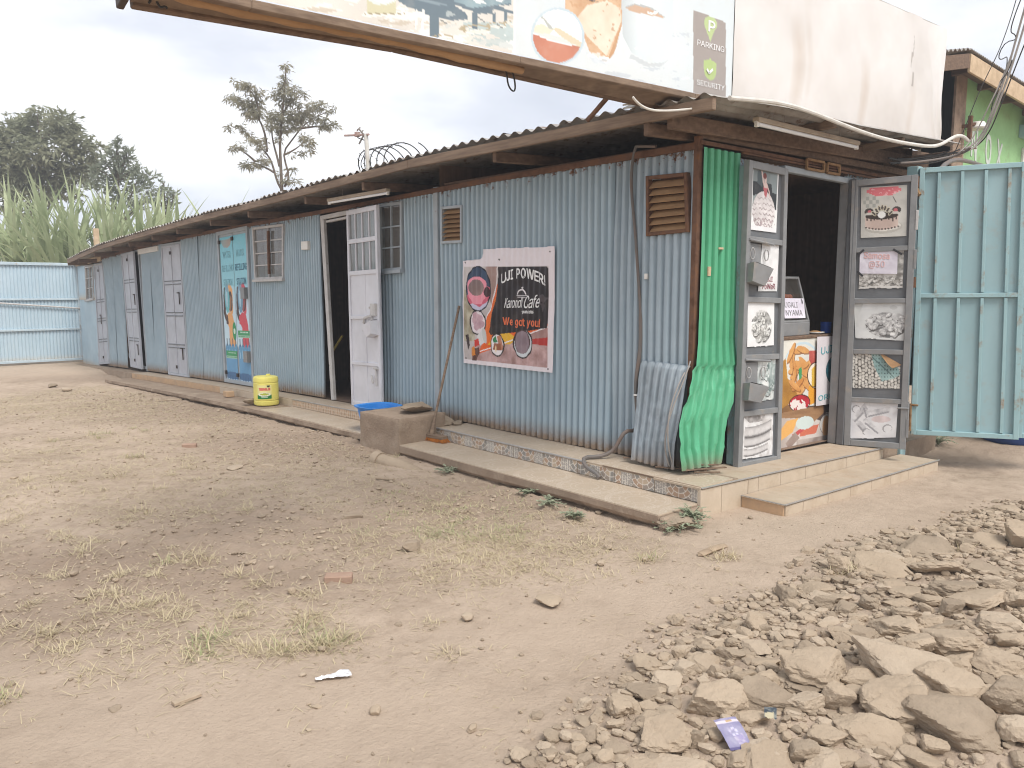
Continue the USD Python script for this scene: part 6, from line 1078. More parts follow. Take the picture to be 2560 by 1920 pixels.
wire(((2250, 408), (2320, 402), (2390, 388), (2425, 370)), .012, "conduit_grey")
ds = MB(); rs = np.random.RandomState(5)
for k in range(7): ds.tube(curve([onY(2240+rs.uniform(-20, 20), 400+rs.uniform(-10, 14), -.3), onY(2320, 395+rs.uniform(-10, 14), -.35), onY(2380+rs.uniform(-20, 30), 380+rs.uniform(-8, 10), -.4)], 12), .007, 5)
obj("wire_tangle", ds, "wire_black", wr, smooth=True)
obj("roof_scrap", MB().bar(onY(2240, 398, -.1), onY(2405, 375, -.2), .30, .015).bar(onY(2235, 410, -.2), onY(2380, 392, -.25), .2, .02), "timber_dark", cafe, label="dark sagging boards under the right end of the front roof")

# ------------------------------------------------------------------ aerial and razor wire on the roof
ax = 1.1; b0 = onX(924, 421, ax); b0[2] = float(zroof(ax, b0[1])); a1 = onX(915, 335, ax)
an = thing("tv_aerial", "pale television aerial on a pole above the roof", "aerial", b0); obj("mast", MB().tube([b0, a1], .032, 10), "pvc", an, smooth=40); surf("aerial_red", (.42, .24, .2), (.36, .3, .27), rough=.6, bump=0)
obj("boom", MB().tube([onX(862, 339, ax), onX(922, 336, ax)], .016).box(onX(888, 338, ax)-.03, onX(899, 334, ax)+.03), "aerial_red", an); obj("element", MB().tube([onX(897, 322, ax-.1), onX(910, 337, ax), onX(898, 359, ax+.1)], .013).tube([onX(893, 326, ax), onX(900, 319, ax)], .012).tube([onX(903, 331, ax), onX(908, 326, ax)], .010), "wire_pale", an)
for t in (.1, .35, .6): obj("element", MB().tube([onX(862+60*t, 339, ax-.16), onX(862+60*t, 338, ax+.16)], .006), "aerial_red", an)
obj("aerial_cable", MB().tube(curve([onX(893, 342, ax), onX(905, 348, ax), onX(914, 356, ax), onX(913, 380, ax), onX(903, 405, ax), onX(908, 425, ax)], 24), .007, 6), "wire_black", an, smooth=True)
rz = thing("razor_wire", "coil of razor wire lying along the roof behind the aerial", "razor wire", onX(980, 410, 1.3)); m = MB(); c0, c1 = onX(935, 424, 1.4), onX(1028, 408, 1.4); rs = np.random.RandomState(2); tt = np.linspace(0, 1, 190); dirn = c1-c0; P = c0 + dirn*tt[:, None] + np.stack([.30*np.cos(tt*2*PI*5.2), .10*np.sin(tt*31), .30*np.sin(tt*2*PI*5.2)], -1); obj("coil", MB().tube(P, .008, 5), "wire_black", rz)
for p in P[::2]: m.bar(p-(0, .03, .02), p+(0, .03, .02), .014, .004)
obj("barbs", m, "wire_black", rz)

# ------------------------------------------------------------------ trees and cane beyond the fence
surf("trunk", (.17, .135, .105), (.11, .085, .065), scale=6, rough=.95, bump=.6)
leaf_mat("leaf_olive", (.30, .305, .20), (.19, .205, .13)); leaf_mat("leaf_feather", (.36, .33, .235), (.25, .24, .17)); leaf_mat("leaf_grey_green", (.30, .325, .245), (.20, .225, .165)); leaf_mat("leaf_cane", (.48, .52, .33), (.31, .37, .20), .35); leaf_mat("leaf_cane_dry", (.56, .50, .35), (.45, .39, .26), .3)
def leaves(cl, dens, L, W, seed, droop=.3, up=0., star=5):
    """small bunches of narrow leaves through each clump"""
    rs = np.random.RandomState(seed); V, F = [], []; n = 0
    for c, r in cl:
        k = max(3, int(dens*r*r)); d = rs.normal(size=(k, 3)); d /= np.linalg.norm(d, axis=1, keepdims=True); rad = r*rs.uniform(.15, 1.05, k)**.6*(1+.25*rs.normal(size=k))
        pos = c + d*rad[:, None]*np.array([1, 1, .8])
        for p, dd in zip(pos, d):
            for s in range(star):
                o = dd*.6 + rs.normal(size=3)*.8; o[2] = o[2]*.6 - droop + up; o /= np.linalg.norm(o)+1e-9; sd = np.cross(o, rs.normal(size=3)); sd /= np.linalg.norm(sd)+1e-9; l, w = L*rs.uniform(.6, 1.3), W*rs.uniform(.6, 1.3); b = p + rs.normal(size=3)*L*.15; mid = b+o*l*.5; tip = b+o*l - np.array([0, 0, droop*l*.35])
                V += [b, mid+sd*w, tip, mid-sd*w]; F += [[n, n+1, n+2], [n, n+2, n+3]]; n += 4
    return np.array(V), np.array(F)
def tree(name, label, cat, dist, cl, trunk, m, dens, L, W, seed, limbs=(), **kw):
    s = dist/FPX; base = atD(*trunk[0], dist); g = float(ground_z(base[0], base[1])); b = np.array([base[0], base[1], g]); t = thing(name, label, cat, b); rs = np.random.RandomState(seed)
    tp = [b] + [atD(x, y, dist) for x, y in trunk[1:]]; h = tp[-1][2]-g; obj("trunk", MB().tube(curve(tp, 16), np.linspace(.009*h+.03, .015, 16), 8), "trunk", t, smooth=40)
    C = [(atD(x, y, dist + rs.uniform(-.9, .9)*r*s*1.2), r*s) for x, y, r in cl]; lb = MB()
    for li in limbs: lb.tube(curve([atD(x, y, dist+.1*i) for i, (x, y) in enumerate(li)], 14), np.linspace(.038, .010, 14)*dist/25, 6)
    if not limbs:
        for c, r in C:
            a = tp[min(range(len(tp)), key=lambda i: np.linalg.norm(tp[i]-c)+ (2 if tp[i][2] > c[2] else 0))]; lb.tube(curve([a, (a+c)/2+(0, 0, -.1*r), c], 8), np.linspace(.03, .01, 8)*dist/25, 5)
    obj("limbs", lb, "trunk", t, smooth=40); obj("crown", leaves(C, dens, L, W, seed, **kw), m, t); return t
z3 = lambda L: [(x/3.687, 250+y/3.687, r/3.687) for x, y, r in L]
tree("round_tree", "broad dense olive green tree behind the far gate at the left", "tree", 34, [(40, 335, 48), (100, 312, 46), (150, 312, 38), (20, 400, 52), (80, 385, 54), (140, 370, 52), (190, 350, 38), (212, 385, 36), (60, 445, 52), (130, 435, 50), (185, 425, 42), (222, 425, 24), (244, 366, 15), (240, 405, 14), (92, 279, 14), (158, 292, 18), (-30, 350, 62), (-20, 440, 62), (30, 500, 44), (100, 495, 42), (165, 480, 30), (55, 320, 30), (180, 320, 22)], ((70, 700), (75, 560), (90, 450), (100, 350)), "leaf_olive", 190, .30, .045, 1, droop=.25)
tree("bushy_tree", "loose grey green tree with upright shoots behind the cane", "tree", 29, [(292, 350, 9), (291, 364, 11), (296, 380, 15), (316, 370, 11), (318, 385, 13), (275, 373, 8), (282, 390, 14), (322, 400, 18), (292, 412, 20), (262, 405, 16), (240, 420, 15), (350, 412, 8), (345, 425, 16), (305, 440, 28), (343, 450, 22), (374, 440, 13), (248, 445, 24), (275, 468, 24), (330, 478, 24), (375, 470, 15), (300, 500, 24), (370, 500, 20), (340, 520, 20), (235, 470, 18)], ((300, 700), (300, 560), (296, 450), (292, 352)), "leaf_grey_green", 260, .22, .036, 2, droop=-.15, up=.25)
tree("small_tree", "small leafy shrub top showing over the roof left of the tall tree", "tree", 27, [(405, 455, 7), (404, 468, 9), (422, 478, 12), (436, 485, 9), (400, 492, 12), (418, 505, 20), (435, 512, 10), (395, 515, 16)], ((415, 720), (413, 560), (410, 460)), "leaf_grey_green", 300, .2, .034, 3, droop=-.1, up=.2)
z4 = lambda L: [(540+x/4.096, 140+y/4.096, r/4.096) for x, y, r in L]; y4 = lambda L: [(540+x/4.096, 140+y/4.096) for x, y in L]
tall = z4([(715, 100, 38), (740, 130, 22), (690, 85, 20), (705, 210, 36), (690, 290, 52), (195, 262, 28), (230, 300, 34), (300, 290, 52), (350, 330, 52), (425, 380, 52), (130, 425, 46), (215, 455, 62), (320, 470, 70), (430, 490, 70), (560, 392, 44), (640, 380, 50), (720, 370, 56), (800, 350, 52), (890, 388, 46), (335, 560, 70), (420, 580, 76), (700, 450, 76), (800, 460, 66), (900, 540, 66), (1000, 500, 62), (1075, 512, 52), (1212, 528, 26), (1130, 560, 36), (600, 640, 84), (700, 620, 84), (800, 620, 84), (900, 640, 74), (1020, 640, 62), (1100, 650, 50), (560, 720, 66), (680, 750, 76), (800, 720, 66), (1080, 725, 50), (1150, 715, 40), (1215, 710, 42), (140, 720, 38), (250, 730, 44), (310, 780, 46), (380, 850, 52), (470, 890, 54), (450, 960, 40), (180, 940, 42), (240, 930, 44), (290, 1120, 44), (360, 1110, 56), (450, 1110, 56), (500, 1060, 44), (640, 850, 44), (900, 850, 56), (960, 890, 54), (950, 960, 42), (860, 1000, 34), (770, 1010, 22), (780, 1160, 36), (720, 1265, 44), (800, 1295, 44), (650, 1200, 26), (360, 640, 30)])
tree("tall_tree", "tall open feathery tree rising behind the roof", "tree", 25, tall, y4([(680, 1900), (672, 1330), (662, 1100), (655, 900), (678, 600), (705, 330), (716, 110)]), "leaf_feather", 760, .16, .018, 4, droop=.42, star=5,
    limbs=[y4(l) for l in ([(668, 1360), (600, 1190), (540, 1030), (440, 920), (310, 790), (180, 730)], [(520, 980), (500, 800), (440, 650), (330, 520), (220, 440), (130, 420)], [(700, 1340), (722, 1130), (700, 980), (780, 860), (870, 740), (1000, 640), (1200, 540)], [(650, 1130), (600, 940), (570, 760), (600, 600)], [(590, 1190), (480, 1130), (360, 1090)], [(400, 1080), (280, 980), (190, 930)], [(700, 1010), (800, 960), (900, 880)], [(680, 620), (760, 480), (880, 390)], [(440, 650), (420, 480), (330, 330), (200, 260)], [(870, 740), (1050, 720), (1210, 710)], [(640, 400), (690, 300), (712, 200)], [(712, 1240), (740, 1180), (780, 1150)])])
# sugar cane: each plant a stalk and arching blades
def blade(b, dr, L, W, bend, rs, n=9):
    t = np.linspace(0, 1, n); hz = np.array([dr[0], dr[1], 0]); hz /= np.linalg.norm(hz)+1e-9; el = math.asin(np.clip(dr[2], -1, 1)); P = [b]; a = el
    for i in range(n-1): P.append(P[-1] + (hz*math.cos(a)+np.array([0, 0, math.sin(a)]))*L/(n-1)); a -= bend*(t[i+1]**1.5)*2/(n-1)
    P = np.array(P); sd = np.cross(hz, (0, 0, 1)); w = W*np.minimum(1, t*7+.35)*(1-t**2.6)+.001; ctr = P + np.array([0, 0, 0])
    V = np.concatenate([np.stack([P[i]-sd*w[i]+np.array([0, 0, w[i]*.5]), P[i], P[i]+sd*w[i]+np.array([0, 0, w[i]*.5])]) for i in range(n)]); F = []
    for i in range(n-1):
        for j in (0, 1): a0 = i*3+j; F += [[a0, a0+1, a0+4], [a0, a0+4, a0+3]]
    return V, np.array(F)
def cane(px, dist, top, seed, label, group, nl=21, stem_top=None):
    rs = np.random.RandomState(seed); b = atD(px, 700, dist); b[2] = float(ground_z(b[0], b[1])); H = atD(px, top-14, dist)[2]-b[2]; t = thing("cane_plant", label, "cane plant", b, group); hs_ = H*.55; lean = rs.normal(size=3)*.15; lean[2] = 0
    st = curve([b, b+lean*.5+(0, 0, hs_*.5), b+lean+(0, 0, hs_)], 10); obj("stalk", MB().tube(st, np.linspace(.035, .022, 10), 7), "leaf_cane", t, smooth=40); g, dd = MB(), MB()
    for k in range(nl):
        f = k/(nl-1); h = hs_*(.35+.65*f); p = b + lean*h/hs_ + np.array([0, 0, h]); a = (k % 2)*PI + rs.uniform(-.9, .9) + seed; el = rs.uniform(.75, 1.45) if f > .35 else rs.uniform(.3, 1.); dr = np.array([math.cos(a)*math.cos(el), math.sin(a)*math.cos(el), math.sin(el)]); L = (H-h)*rs.uniform(.75, 1.12)/max(.55, math.sin(el)); L = min(L*1.12, 2.8)
        (dd if (f < .35 and rs.rand() < .75) else g).add(*blade(p, dr, L if f > .35 else L*.7, rs.uniform(.055, .085), rs.uniform(.1, .6) if f > .5 else rs.uniform(.8, 2.4), rs))
    obj("leaf_blades", g, "leaf_cane", t, smooth=True)
    if dd.n: obj("dry_blades", dd, "leaf_cane_dry", t, smooth=True)
CANE = [(8, 26.0, 455), (40, 25.4, 460), (62, 25.0, 440), (95, 26.6, 470), (120, 24.6, 432), (150, 25.2, 450), (165, 24.4, 468), (186, 26.4, 445), (205, 24.8, 428), (232, 25.6, 450), (256, 24.5, 455), (284, 25.4, 448), (310, 26.2, 462), (335, 25.0, 470), (352, 25.6, 478), (385, 25.0, 480), (405, 25.6, 488), (430, 26., 495), (-15, 25.2, 450), (30, 24.3, 520), (75, 24.2, 530), (110, 24.4, 540), (140, 24.2, 545), (178, 24.2, 560), (222, 24.3, 540), (268, 24.3, 550), (300, 24.4, 545)]
for k, (px, dd_, tp) in enumerate(CANE): cane(px, dd_, tp, k+1, "green sugar cane plant in the thicket behind the far gate" if tp < 500 or px > 330 else "shorter sugar cane plant low in the thicket behind the far gate", "cane plants behind the gate" if tp < 500 or px > 330 else "short cane plants behind the gate")
for k, (px, tp) in enumerate(((452, 462), (460, 475), (548, 458))): cane(px, 27., tp, 60+k, ("cane shoot showing over the roof, left of the pair", "cane shoot showing over the roof, right of the pair", "lone thin cane shoot over the roof left of the tall tree")[k], None, nl=8)
g, dd = MB(), MB(); rs = np.random.RandomState(77)
for k in range(520):
    px = rs.uniform(-90, 430); b = atD(px, 700, rs.uniform(24, 28.5)); b[2] = float(ground_z(b[0], b[1])) + rs.uniform(0, 2.0); a = rs.uniform(0, 2*PI); el = rs.uniform(.5, 1.4); (g if rs.rand() < .45 else dd).add(*blade(b, np.array([math.cos(a)*math.cos(el), math.sin(a)*math.cos(el), math.sin(el)]), rs.uniform(.8, 1.7), rs.uniform(.03, .055), rs.uniform(.5, 2.6), rs, 7))
th = thing("cane_thicket", "tangle of green and dry cane leaves low behind the far gate", "cane"); stage.GetPrimAtPath(th.path).SetCustomDataByKey("kind", "stuff"); obj("green_leaves", g, "leaf_cane", th, smooth=True); obj("dry_leaves", dd, "leaf_cane_dry", th, smooth=True)
obj("fence_post", MB().box(onY(240, 575, 19.6)+(-.06, 0, -1.6), onY(243, 600, 19.6)+(.06, .08, .3), .01), "timber_pale", label="pale timber stake standing behind the roof end", cat="post")

# ------------------------------------------------------------------ the yard
def soft(px, py, cx, cy, rx, ry): return np.clip(1.35 - np.hypot((px-cx)/rx, (py-cy)/ry), 0, 1)
RUB = Polygon([(1000, 1990), (1330, 1860), (1420, 1760), (1530, 1650), (1640, 1560), (1800, 1500), (1960, 1450), (2000, 1400), (2150, 1330), (2300, 1310), (2470, 1240), (2700, 1215), (2700, 2300), (1000, 2300)])
_rw = [onZ(x, y, 0)[:2] for x, y in ((1040, 1919), (1330, 1850), (1430, 1760), (1530, 1650), (1640, 1570), (1800, 1500), (1960, 1455), (2000, 1400), (2150, 1335), (2300, 1315), (2470, 1245), (2559, 1232))]
RUBW = Polygon(_rw + [(1.9, -3.6), (-1.0, -4.4), (-2.6, -3.2)])
def rub_depth(x, y):
    pts = shapely.points(np.ravel(x), np.ravel(y)); d = shapely.distance(RUBW.boundary, pts); i = shapely.contains_xy(RUBW, np.ravel(x), np.ravel(y)); return np.where(i, d, -d).reshape(np.shape(x))
def stretch(a, b, far, step, growth=1.18):
    out = list(np.arange(a, b, step)); s = step; x = out[-1]
    while x < far: s *= growth; x += s; out.append(x)
    return out
gx = np.unique(np.round([-x for x in stretch(6.2, 6.3, 400, .06)] + list(np.arange(-6.2, 3.4, .034)) + stretch(3.4, 3.5, 400, .08), 4))
gy = np.unique(np.round([-y for y in stretch(3.2, 3.25, 400, .05)] + list(np.arange(-3.2, 5.5, .034)) + list(np.arange(5.5, 19.2, .075)) + stretch(19.2, 19.4, 400, .15), 4))
Xg, Yg = np.meshgrid(gx, gy); Zg = ground_z(Xg, Yg); PX, PY = to_px(Xg, Yg, Zg)
near = np.clip((60-np.hypot(Xg, Yg))/40, 0, 1)
dark = np.maximum.reduce([soft(PX, PY, 420, 1430, 620, 95), soft(PX, PY, 120, 1560, 330, 110), soft(PX, PY, 800, 1110, 380, 50), soft(PX, PY, 1180, 1265, 330, 60), soft(PX, PY, 700, 1330, 420, 80)*.8, soft(PX, PY, 520, 1020, 330, 45), soft(PX, PY, 200, 945, 260, 12), soft(PX, PY, 2420, 1130, 140, 50)*.8])*near
dark = np.clip(dark*(.35+1.3*n2(Xg, Yg, 1.3, 2)), 0, 1)
swept = np.clip(np.maximum.reduce([soft(PX, PY, 2000, 1310, 420, 130), soft(PX, PY, 700, 1800, 1000, 190), soft(PX, PY, 1380, 1560, 330, 130), soft(PX, PY, 80, 930, 300, 20), soft(PX, PY, 1640, 1470, 360, 100)]), 0, 1)*near
rd = rub_depth(np.where(near > 0, Xg, 99), np.where(near > 0, Yg, 99)); rub = np.clip(rd/.25+.4, 0, 1)*near; ruts = np.maximum.reduce([soft(PX, PY, 1050, 1700, 420, 110), soft(PX, PY, 1500, 1800, 300, 120)])*near*(1-rub); ang_ = (Xg*.35+Yg*.94); alo = (Xg*.94-Yg*.35)
clods = np.clip(fbm(np.stack([Xg*11, Yg*11, Xg*0], -1), 3, 5)-.50, 0, 1); amp = (.30+.9*dark+.5*rub)*(1-.75*swept)
Zg = Zg + near*(.045*(n2(Xg, Yg, .8, 3)-.5) + .030*(n2(Xg, Yg, 3., 4)-.5)*(1-.5*swept) + .085*clods*amp + .010*(n2(Xg, Yg, 16., 6)-.5)*(1-.6*swept)) + .07*np.clip(rd/.8, 0, 1)*near
Zg = Zg + ruts*.006*(n2(ang_*9, alo*1.2, 1., 41)-.5)*2 + ruts*.004*np.sign(np.sin(ang_*34+2*n2(ang_, alo, 1.5, 3)))*np.clip(n2(ang_, alo, 2., 44)*3-1.3, 0, 1)
in_b = np.clip(np.minimum(Xg+.30, Yg+.30)/.2, 0, 1)*(Xg < 3.7)*(Yg < 18.8); Zg = Zg - .45*in_b
foot = np.clip(1-np.abs(Xg+.95)/.5, 0, 1)*(Yg > 3.6)*(Yg < 13)*near; Zg += .02*foot*(n2(Xg, Yg, 5., 9)-.3)
GX, GY, GZ = gx, gy, Zg
from scipy.interpolate import RegularGridInterpolator
_gi = RegularGridInterpolator((gy, gx), Zg, bounds_error=False, fill_value=0.)
def gz(x, y): return _gi(np.stack([np.asarray(y, float), np.asarray(x, float)], -1))
litter = np.clip(np.maximum.reduce([soft(PX, PY, 1180, 1340, 420, 120), soft(PX, PY, 400, 1200, 700, 200)*.75, soft(PX, PY, 450, 1560, 450, 160)*.8, soft(PX, PY, 150, 1010, 400, 60)]), 0, 1)*near*(1-rub)
usdkit.material(stage, "/World/Looks/yard_earth", {
    "g": ("geometry", {}), "a": ("attribute", {"attribute": "col"}), "s": ("separate_xyz", {}),
    "n1": ("noise_texture", {"scale": 1.1, "detail": 7., "roughness": .62}), "r1": ("rgb_ramp", {"ramp": [(.30, (.34, .263, .196)), (.5, (.412, .322, .245)), (.70, (.485, .383, .296))]}),
    "n2": ("noise_texture", {"scale": 9., "detail": 8., "roughness": .7}), "r2": ("rgb_ramp", {"ramp": [(.28, (.74, .72, .70)), (.5, (1., 1., 1.)), (.75, (1.12, 1.13, 1.15))]}), "m2": ("mix", {"mix_type": "multiply", "fac": 1.}),
    "md": ("mix", {"color2": (.265, .200, .150)}), "dk": ("math", {"math_type": "multiply", "value2": .75}), "msw": ("mix", {"color2": (.472, .374, .289)}), "sw": ("math", {"math_type": "multiply", "value2": .6}),
    "n3": ("noise_texture", {"scale": 42., "detail": 5., "roughness": .7}), "r3": ("rgb_ramp", {"ramp": [(.60, (0, 0, 0)), (.70, (1, 1, 1))]}), "l3": ("math", {"math_type": "multiply"}), "ml": ("mix", {"color2": (.46, .385, .25)}), "lk": ("math", {"math_type": "multiply", "value2": .7}),
    "n4": ("noise_texture", {"scale": 70., "detail": 4., "roughness": .7}), "r4": ("rgb_ramp", {"ramp": [(.62, (0, 0, 0)), (.72, (.6, .6, .6))]}), "mp": ("mix", {"color2": (.15, .105, .07)}),
    "bn": ("noise_texture", {"scale": 38., "detail": 8., "roughness": .72}), "b": ("bump", {"strength": .9, "distance": .022}), "p": ("principled_bsdf", {"roughness": .96, "specular_ior_level": .15})},
    [("g.position", "n1.vector"), ("n1.fac", "r1.fac"), ("g.position", "n2.vector"), ("n2.fac", "r2.fac"), ("r1.color", "m2.color1"), ("r2.color", "m2.color2"), ("a.vector", "s.vector"), ("s.x", "dk.value1"), ("dk.value", "md.fac"), ("m2.color", "md.color1"),
     ("s.y", "sw.value1"), ("sw.value", "msw.fac"), ("md.color", "msw.color1"), ("g.position", "n3.vector"), ("n3.fac", "r3.fac"), ("r3.color", "l3.value1"), ("s.z", "l3.value2"), ("l3.value", "lk.value1"), ("lk.value", "ml.fac"), ("msw.color", "ml.color1"),
     ("g.position", "n4.vector"), ("n4.fac", "r4.fac"), ("r4.color", "mp.fac"), ("ml.color", "mp.color1"), ("mp.color", "p.base_color"), ("g.position", "bn.vector"), ("bn.fac", "b.height"), ("b.normal", "p.normal")], surface="p.BSDF")
gr = usdkit.mesh(stage, "/World/ground", (np.stack([Xg, Yg, Zg], -1).reshape(-1, 3), grid_faces(len(gx), len(gy))[:, ::-1]), mat_of("yard_earth"), smooth=True)
primvar(gr, "col", np.stack([dark, swept, litter], -1).reshape(-1, 3)); put(gr.GetPrim(), kind="structure", label="bare dusty yard of tan earth with patches of dry grass", category="ground")

# ------------------------------------------------------------------ the rubble heap
R_ = lambda L: [(1300+x/1.7556, 1240+y/1.7556, w/1.7556, h/1.7556) for x, y, w, h in L]
BIG = R_([(835, 855, 235, 240), (610, 1040, 200, 130), (765, 1065, 105, 120), (1085, 1105, 190, 140), (1350, 1060, 140, 90), (1525, 1015, 235, 150), (1690, 925, 285, 190), (1910, 1000, 310, 190), (1625, 780, 320, 130), (1280, 790, 245, 150), (1740, 715, 150, 130), (1915, 680, 250, 130), (1065, 900, 230, 100), (1250, 935, 150, 110), (1865, 865, 200, 140), (1945, 770, 150, 100), (2085, 770, 170, 140), (2130, 920, 180, 170), (2190, 1050, 130, 190), (1800, 1090, 90, 130), (565, 890, 100, 80), (660, 940, 120, 60), (565, 830, 170, 75), (640, 780, 130, 85), (800, 710, 145, 70), (560, 970, 145, 60), (1010, 970, 140, 75), (420, 1090, 105, 80), (710, 1165, 220, 80), (545, 1150, 150, 60), (960, 1150, 110, 60), (1090, 1185, 220, 60), (1240, 1135, 120, 110), (1330, 1170, 150, 60), (1375, 910, 115, 120), (1480, 910, 130, 90), (1500, 850, 175, 80), (1260, 870, 150, 65), (1165, 830, 105, 80), (1080, 820, 115, 115), (985, 800, 95, 110), (1085, 740, 115, 60), (1260, 700, 90, 70), (1035, 670, 110, 50), (1120, 660, 60, 50), (1180, 670, 75, 42), (1410, 625, 125, 85), (1500, 640, 95, 70), (1560, 690, 105, 60), (1660, 615, 200, 100), (1690, 560, 100, 70), (1780, 575, 115, 80), (1860, 610, 165, 70), (1345, 565, 105, 60), (1290, 392, 140, 72), (1620, 402, 95, 72), (1700, 440, 125, 52), (1900, 432, 155, 80), (2090, 420, 115, 112), (2020, 505, 230, 75), (1790, 490, 90, 60), (1660, 490, 115, 52), (1880, 540, 85, 72), (2120, 590, 195, 125), (2190, 500, 110, 120), (1830, 340, 180, 42), (1880, 272, 105, 42), (2060, 345, 170, 52), (1960, 170, 105, 36), (2035, 210, 125, 42), (2180, 190, 140, 145), (2150, 48, 95, 42), (1780, 235, 210, 50), (1610, 270, 110, 42), (1550, 310, 230, 55), (1400, 460, 90, 50), (1240, 545, 80, 45), (1460, 400, 60, 36), (1320, 445, 110, 30), (2140, 680, 110, 80), (1420, 1155, 120, 60), (1560, 1110, 110, 55), (880, 930, 120, 70), (930, 1050, 60, 60)])
NAMED = {0: "largest boulder, a rounded upright stone at the left of the rubble", 1: "square cornered block at the lower left of the rubble", 3: "rounded stone just right of the purple packet", 5: "pale flat faced square stone low in the middle of the rubble", 6: "big slanting stone in the middle of the rubble", 7: "big dark sided block at the lower right of the rubble", 8: "long flat topped stone lying across the rubble", 9: "long stone tilted down to the right above the purple packet", 11: "knobbly stone with a dark underside on the right of the rubble", 54: "angular slab lying alone at the upper edge of the rubble", 18: "stone cut off by the right edge at the foot of the rubble", 70: "large stone half sunk at the upper right edge", 71: "topmost stone of the rubble at the far right", 58: "pale upright stone near the right edge of the rubble"}
occ = []
def put_stone(x, y, w, h, seed, label, group, sub):
    b = onG(x, y+h*.30, .03); s = np.linalg.norm(b-CAM)/FPX; wid = w*s; q = rock(900+seed, wid, min(.85, max(.32, .62*h/w+.16)), sub, planes=8+seed % 4, rough=.085); rs = np.random.RandomState(seed)
    zz = float(gz(b[0], b[1])); occ.append((b[0], b[1], wid*.42))
    m = ("stone_dust", "stone_pale", "stone_dust", "stone_dust", "stone_dark")[seed*7 % 5]; ang = math.atan2(RT[1], RT[0]) + rs.uniform(-.35, .35)
    lay("rubble_stone", label, "stone", q, (b[0], b[1], zz), ang, m, sink=min(.035, wid*.14), smooth=14, group=group, tilt=rs.uniform(-.28, .28))
GEN = "dusty tan broken stone in the loose rubble at the lower right"
for k, (x, y, w, h) in enumerate(BIG): put_stone(x, y, w*1.08, h, k, NAMED.get(k, GEN), None if k in NAMED else "loose rubble stones", 4 if w > 80 else 3)
rs = np.random.RandomState(21); cnt = 0; protos = [rock(500+i, 1., .6, 3, planes=8, rough=.10) for i in range(14)]
for tries in range(6000):
    x, y = rs.uniform(-3.4, 1.9), rs.uniform(-3.4, .2); d = float(rub_depth(np.array(x), np.array(y)))
    if d < -.05 + .10*rs.rand(): continue
    r = rs.uniform(.022, .075)*(1 if d > .15 else .6)
    if any((x-a)**2 + (y-b)**2 < (r*.8+c*.95)**2 for a, b, c in occ): continue
    px, py = to_px(np.array(x), np.array(y), np.array(0.))
    if not (-30 < px < 2620 and 1180 < py < 2000): continue
    occ.append((x, y, r*.8)); v, f = protos[cnt % 14]; v = v*np.array([1, rs.uniform(.75, 1.2), rs.uniform(.7, 1.3)])*2*r
    lay("rubble_stone", GEN, "stone", (v, f), (x, y, float(gz(x, y))), rs.uniform(0, 6.28), ("stone_dust", "stone_pale", "stone_dark")[cnt % 3], sink=r*.35, smooth=14, group="loose rubble stones", tilt=rs.uniform(-.3, .3)); cnt += 1
    if cnt >= 170: break
# small stuff: chips, clods and pebbles as one instancer
pi_path = "/World/loose_chips"; pi = UsdGeom.PointInstancer.Define(stage, pi_path); put(pi.GetPrim(), kind="stuff", label="loose stone chips, clods and pebbles scattered over the rubble and the yard", category="pebbles")
UsdGeom.Scope.Define(stage, pi_path + "/kinds"); targets = []
for i in range(9):
    v, f = rock(700+i, 1., .6, 1, planes=8, rough=.08); g = usdkit.mesh(stage, f"{pi_path}/kinds/chip_{i:03d}", (v, f), mat_of(("stone_dust", "stone_pale", "stone_dark")[i % 3])); targets.append(g.GetPath())
pi.CreatePrototypesRel().SetTargets(targets)
pos, sc, idx = [], [], []
for tries in range(60000):
    x, y = rs.uniform(-3.6, 2.2), rs.uniform(-3.6, .5); pos.append((x, y))
pos = np.array(pos); d = rub_depth(pos[:, 0], pos[:, 1]); keep = rs.rand(len(pos)) < np.clip(.42*np.clip((d+.12)/.3, 0, 1)**1.5, 0, 1)*np.where(d > .5, .75, 1); pos = pos[keep]; d = d[keep]; size = np.where(d < .1, rs.gamma(2.2, .0062, len(pos))+.006, rs.gamma(2.4, .0105, len(pos))+.008)
yp = np.stack([rs.uniform(-6.5, .2, 150000), rs.uniform(-2.5, 12., 150000)], 1); dk = RegularGridInterpolator((gy, gx), dark, bounds_error=False, fill_value=0.)(yp[:, ::-1]); sw = RegularGridInterpolator((gy, gx), swept, bounds_error=False, fill_value=0.)(yp[:, ::-1]); rbd = rub_depth(yp[:, 0], yp[:, 1]); k2 = (rs.rand(len(yp)) < (.06+.30*dk)*(1-.75*sw)) & (rbd < 0) & (yp[:, 0] < -.45+.6*(yp[:, 1] < -.5)); yp = yp[k2]
pos = np.vstack([pos, yp]); size = np.concatenate([np.minimum(size, .07), rs.gamma(1.5, .0062, len(yp))+.004]); N = len(pos)
zz = gz(pos[:, 0], pos[:, 1]) - size*.15
pi.CreatePositionsAttr(Vt.Vec3fArray.FromNumpy(np.column_stack([pos, zz]).astype(np.float32))); pi.CreateProtoIndicesAttr(Vt.IntArray.FromNumpy(rs.randint(0, 9, N).astype(np.int32)))
pi.CreateScalesAttr(Vt.Vec3fArray.FromNumpy((size[:, None]*rs.uniform(.75, 1.25, (N, 3))).astype(np.float32)))
an_ = rs.uniform(0, 2*PI, N); pi.CreateOrientationsAttr(Vt.QuathArray([Gf.Quath(math.cos(t/2), 0, 0, math.sin(t/2)) for t in an_]))

lay("step_rubble", "crumbled mortar and soil at the broken end of the lower step", "rubble", rock(77, .46, .34, 4, planes=8, rough=.12), (-.66, -.47, float(gz(-.66, -.5))-.02), .2, "stone_dark", smooth=14)
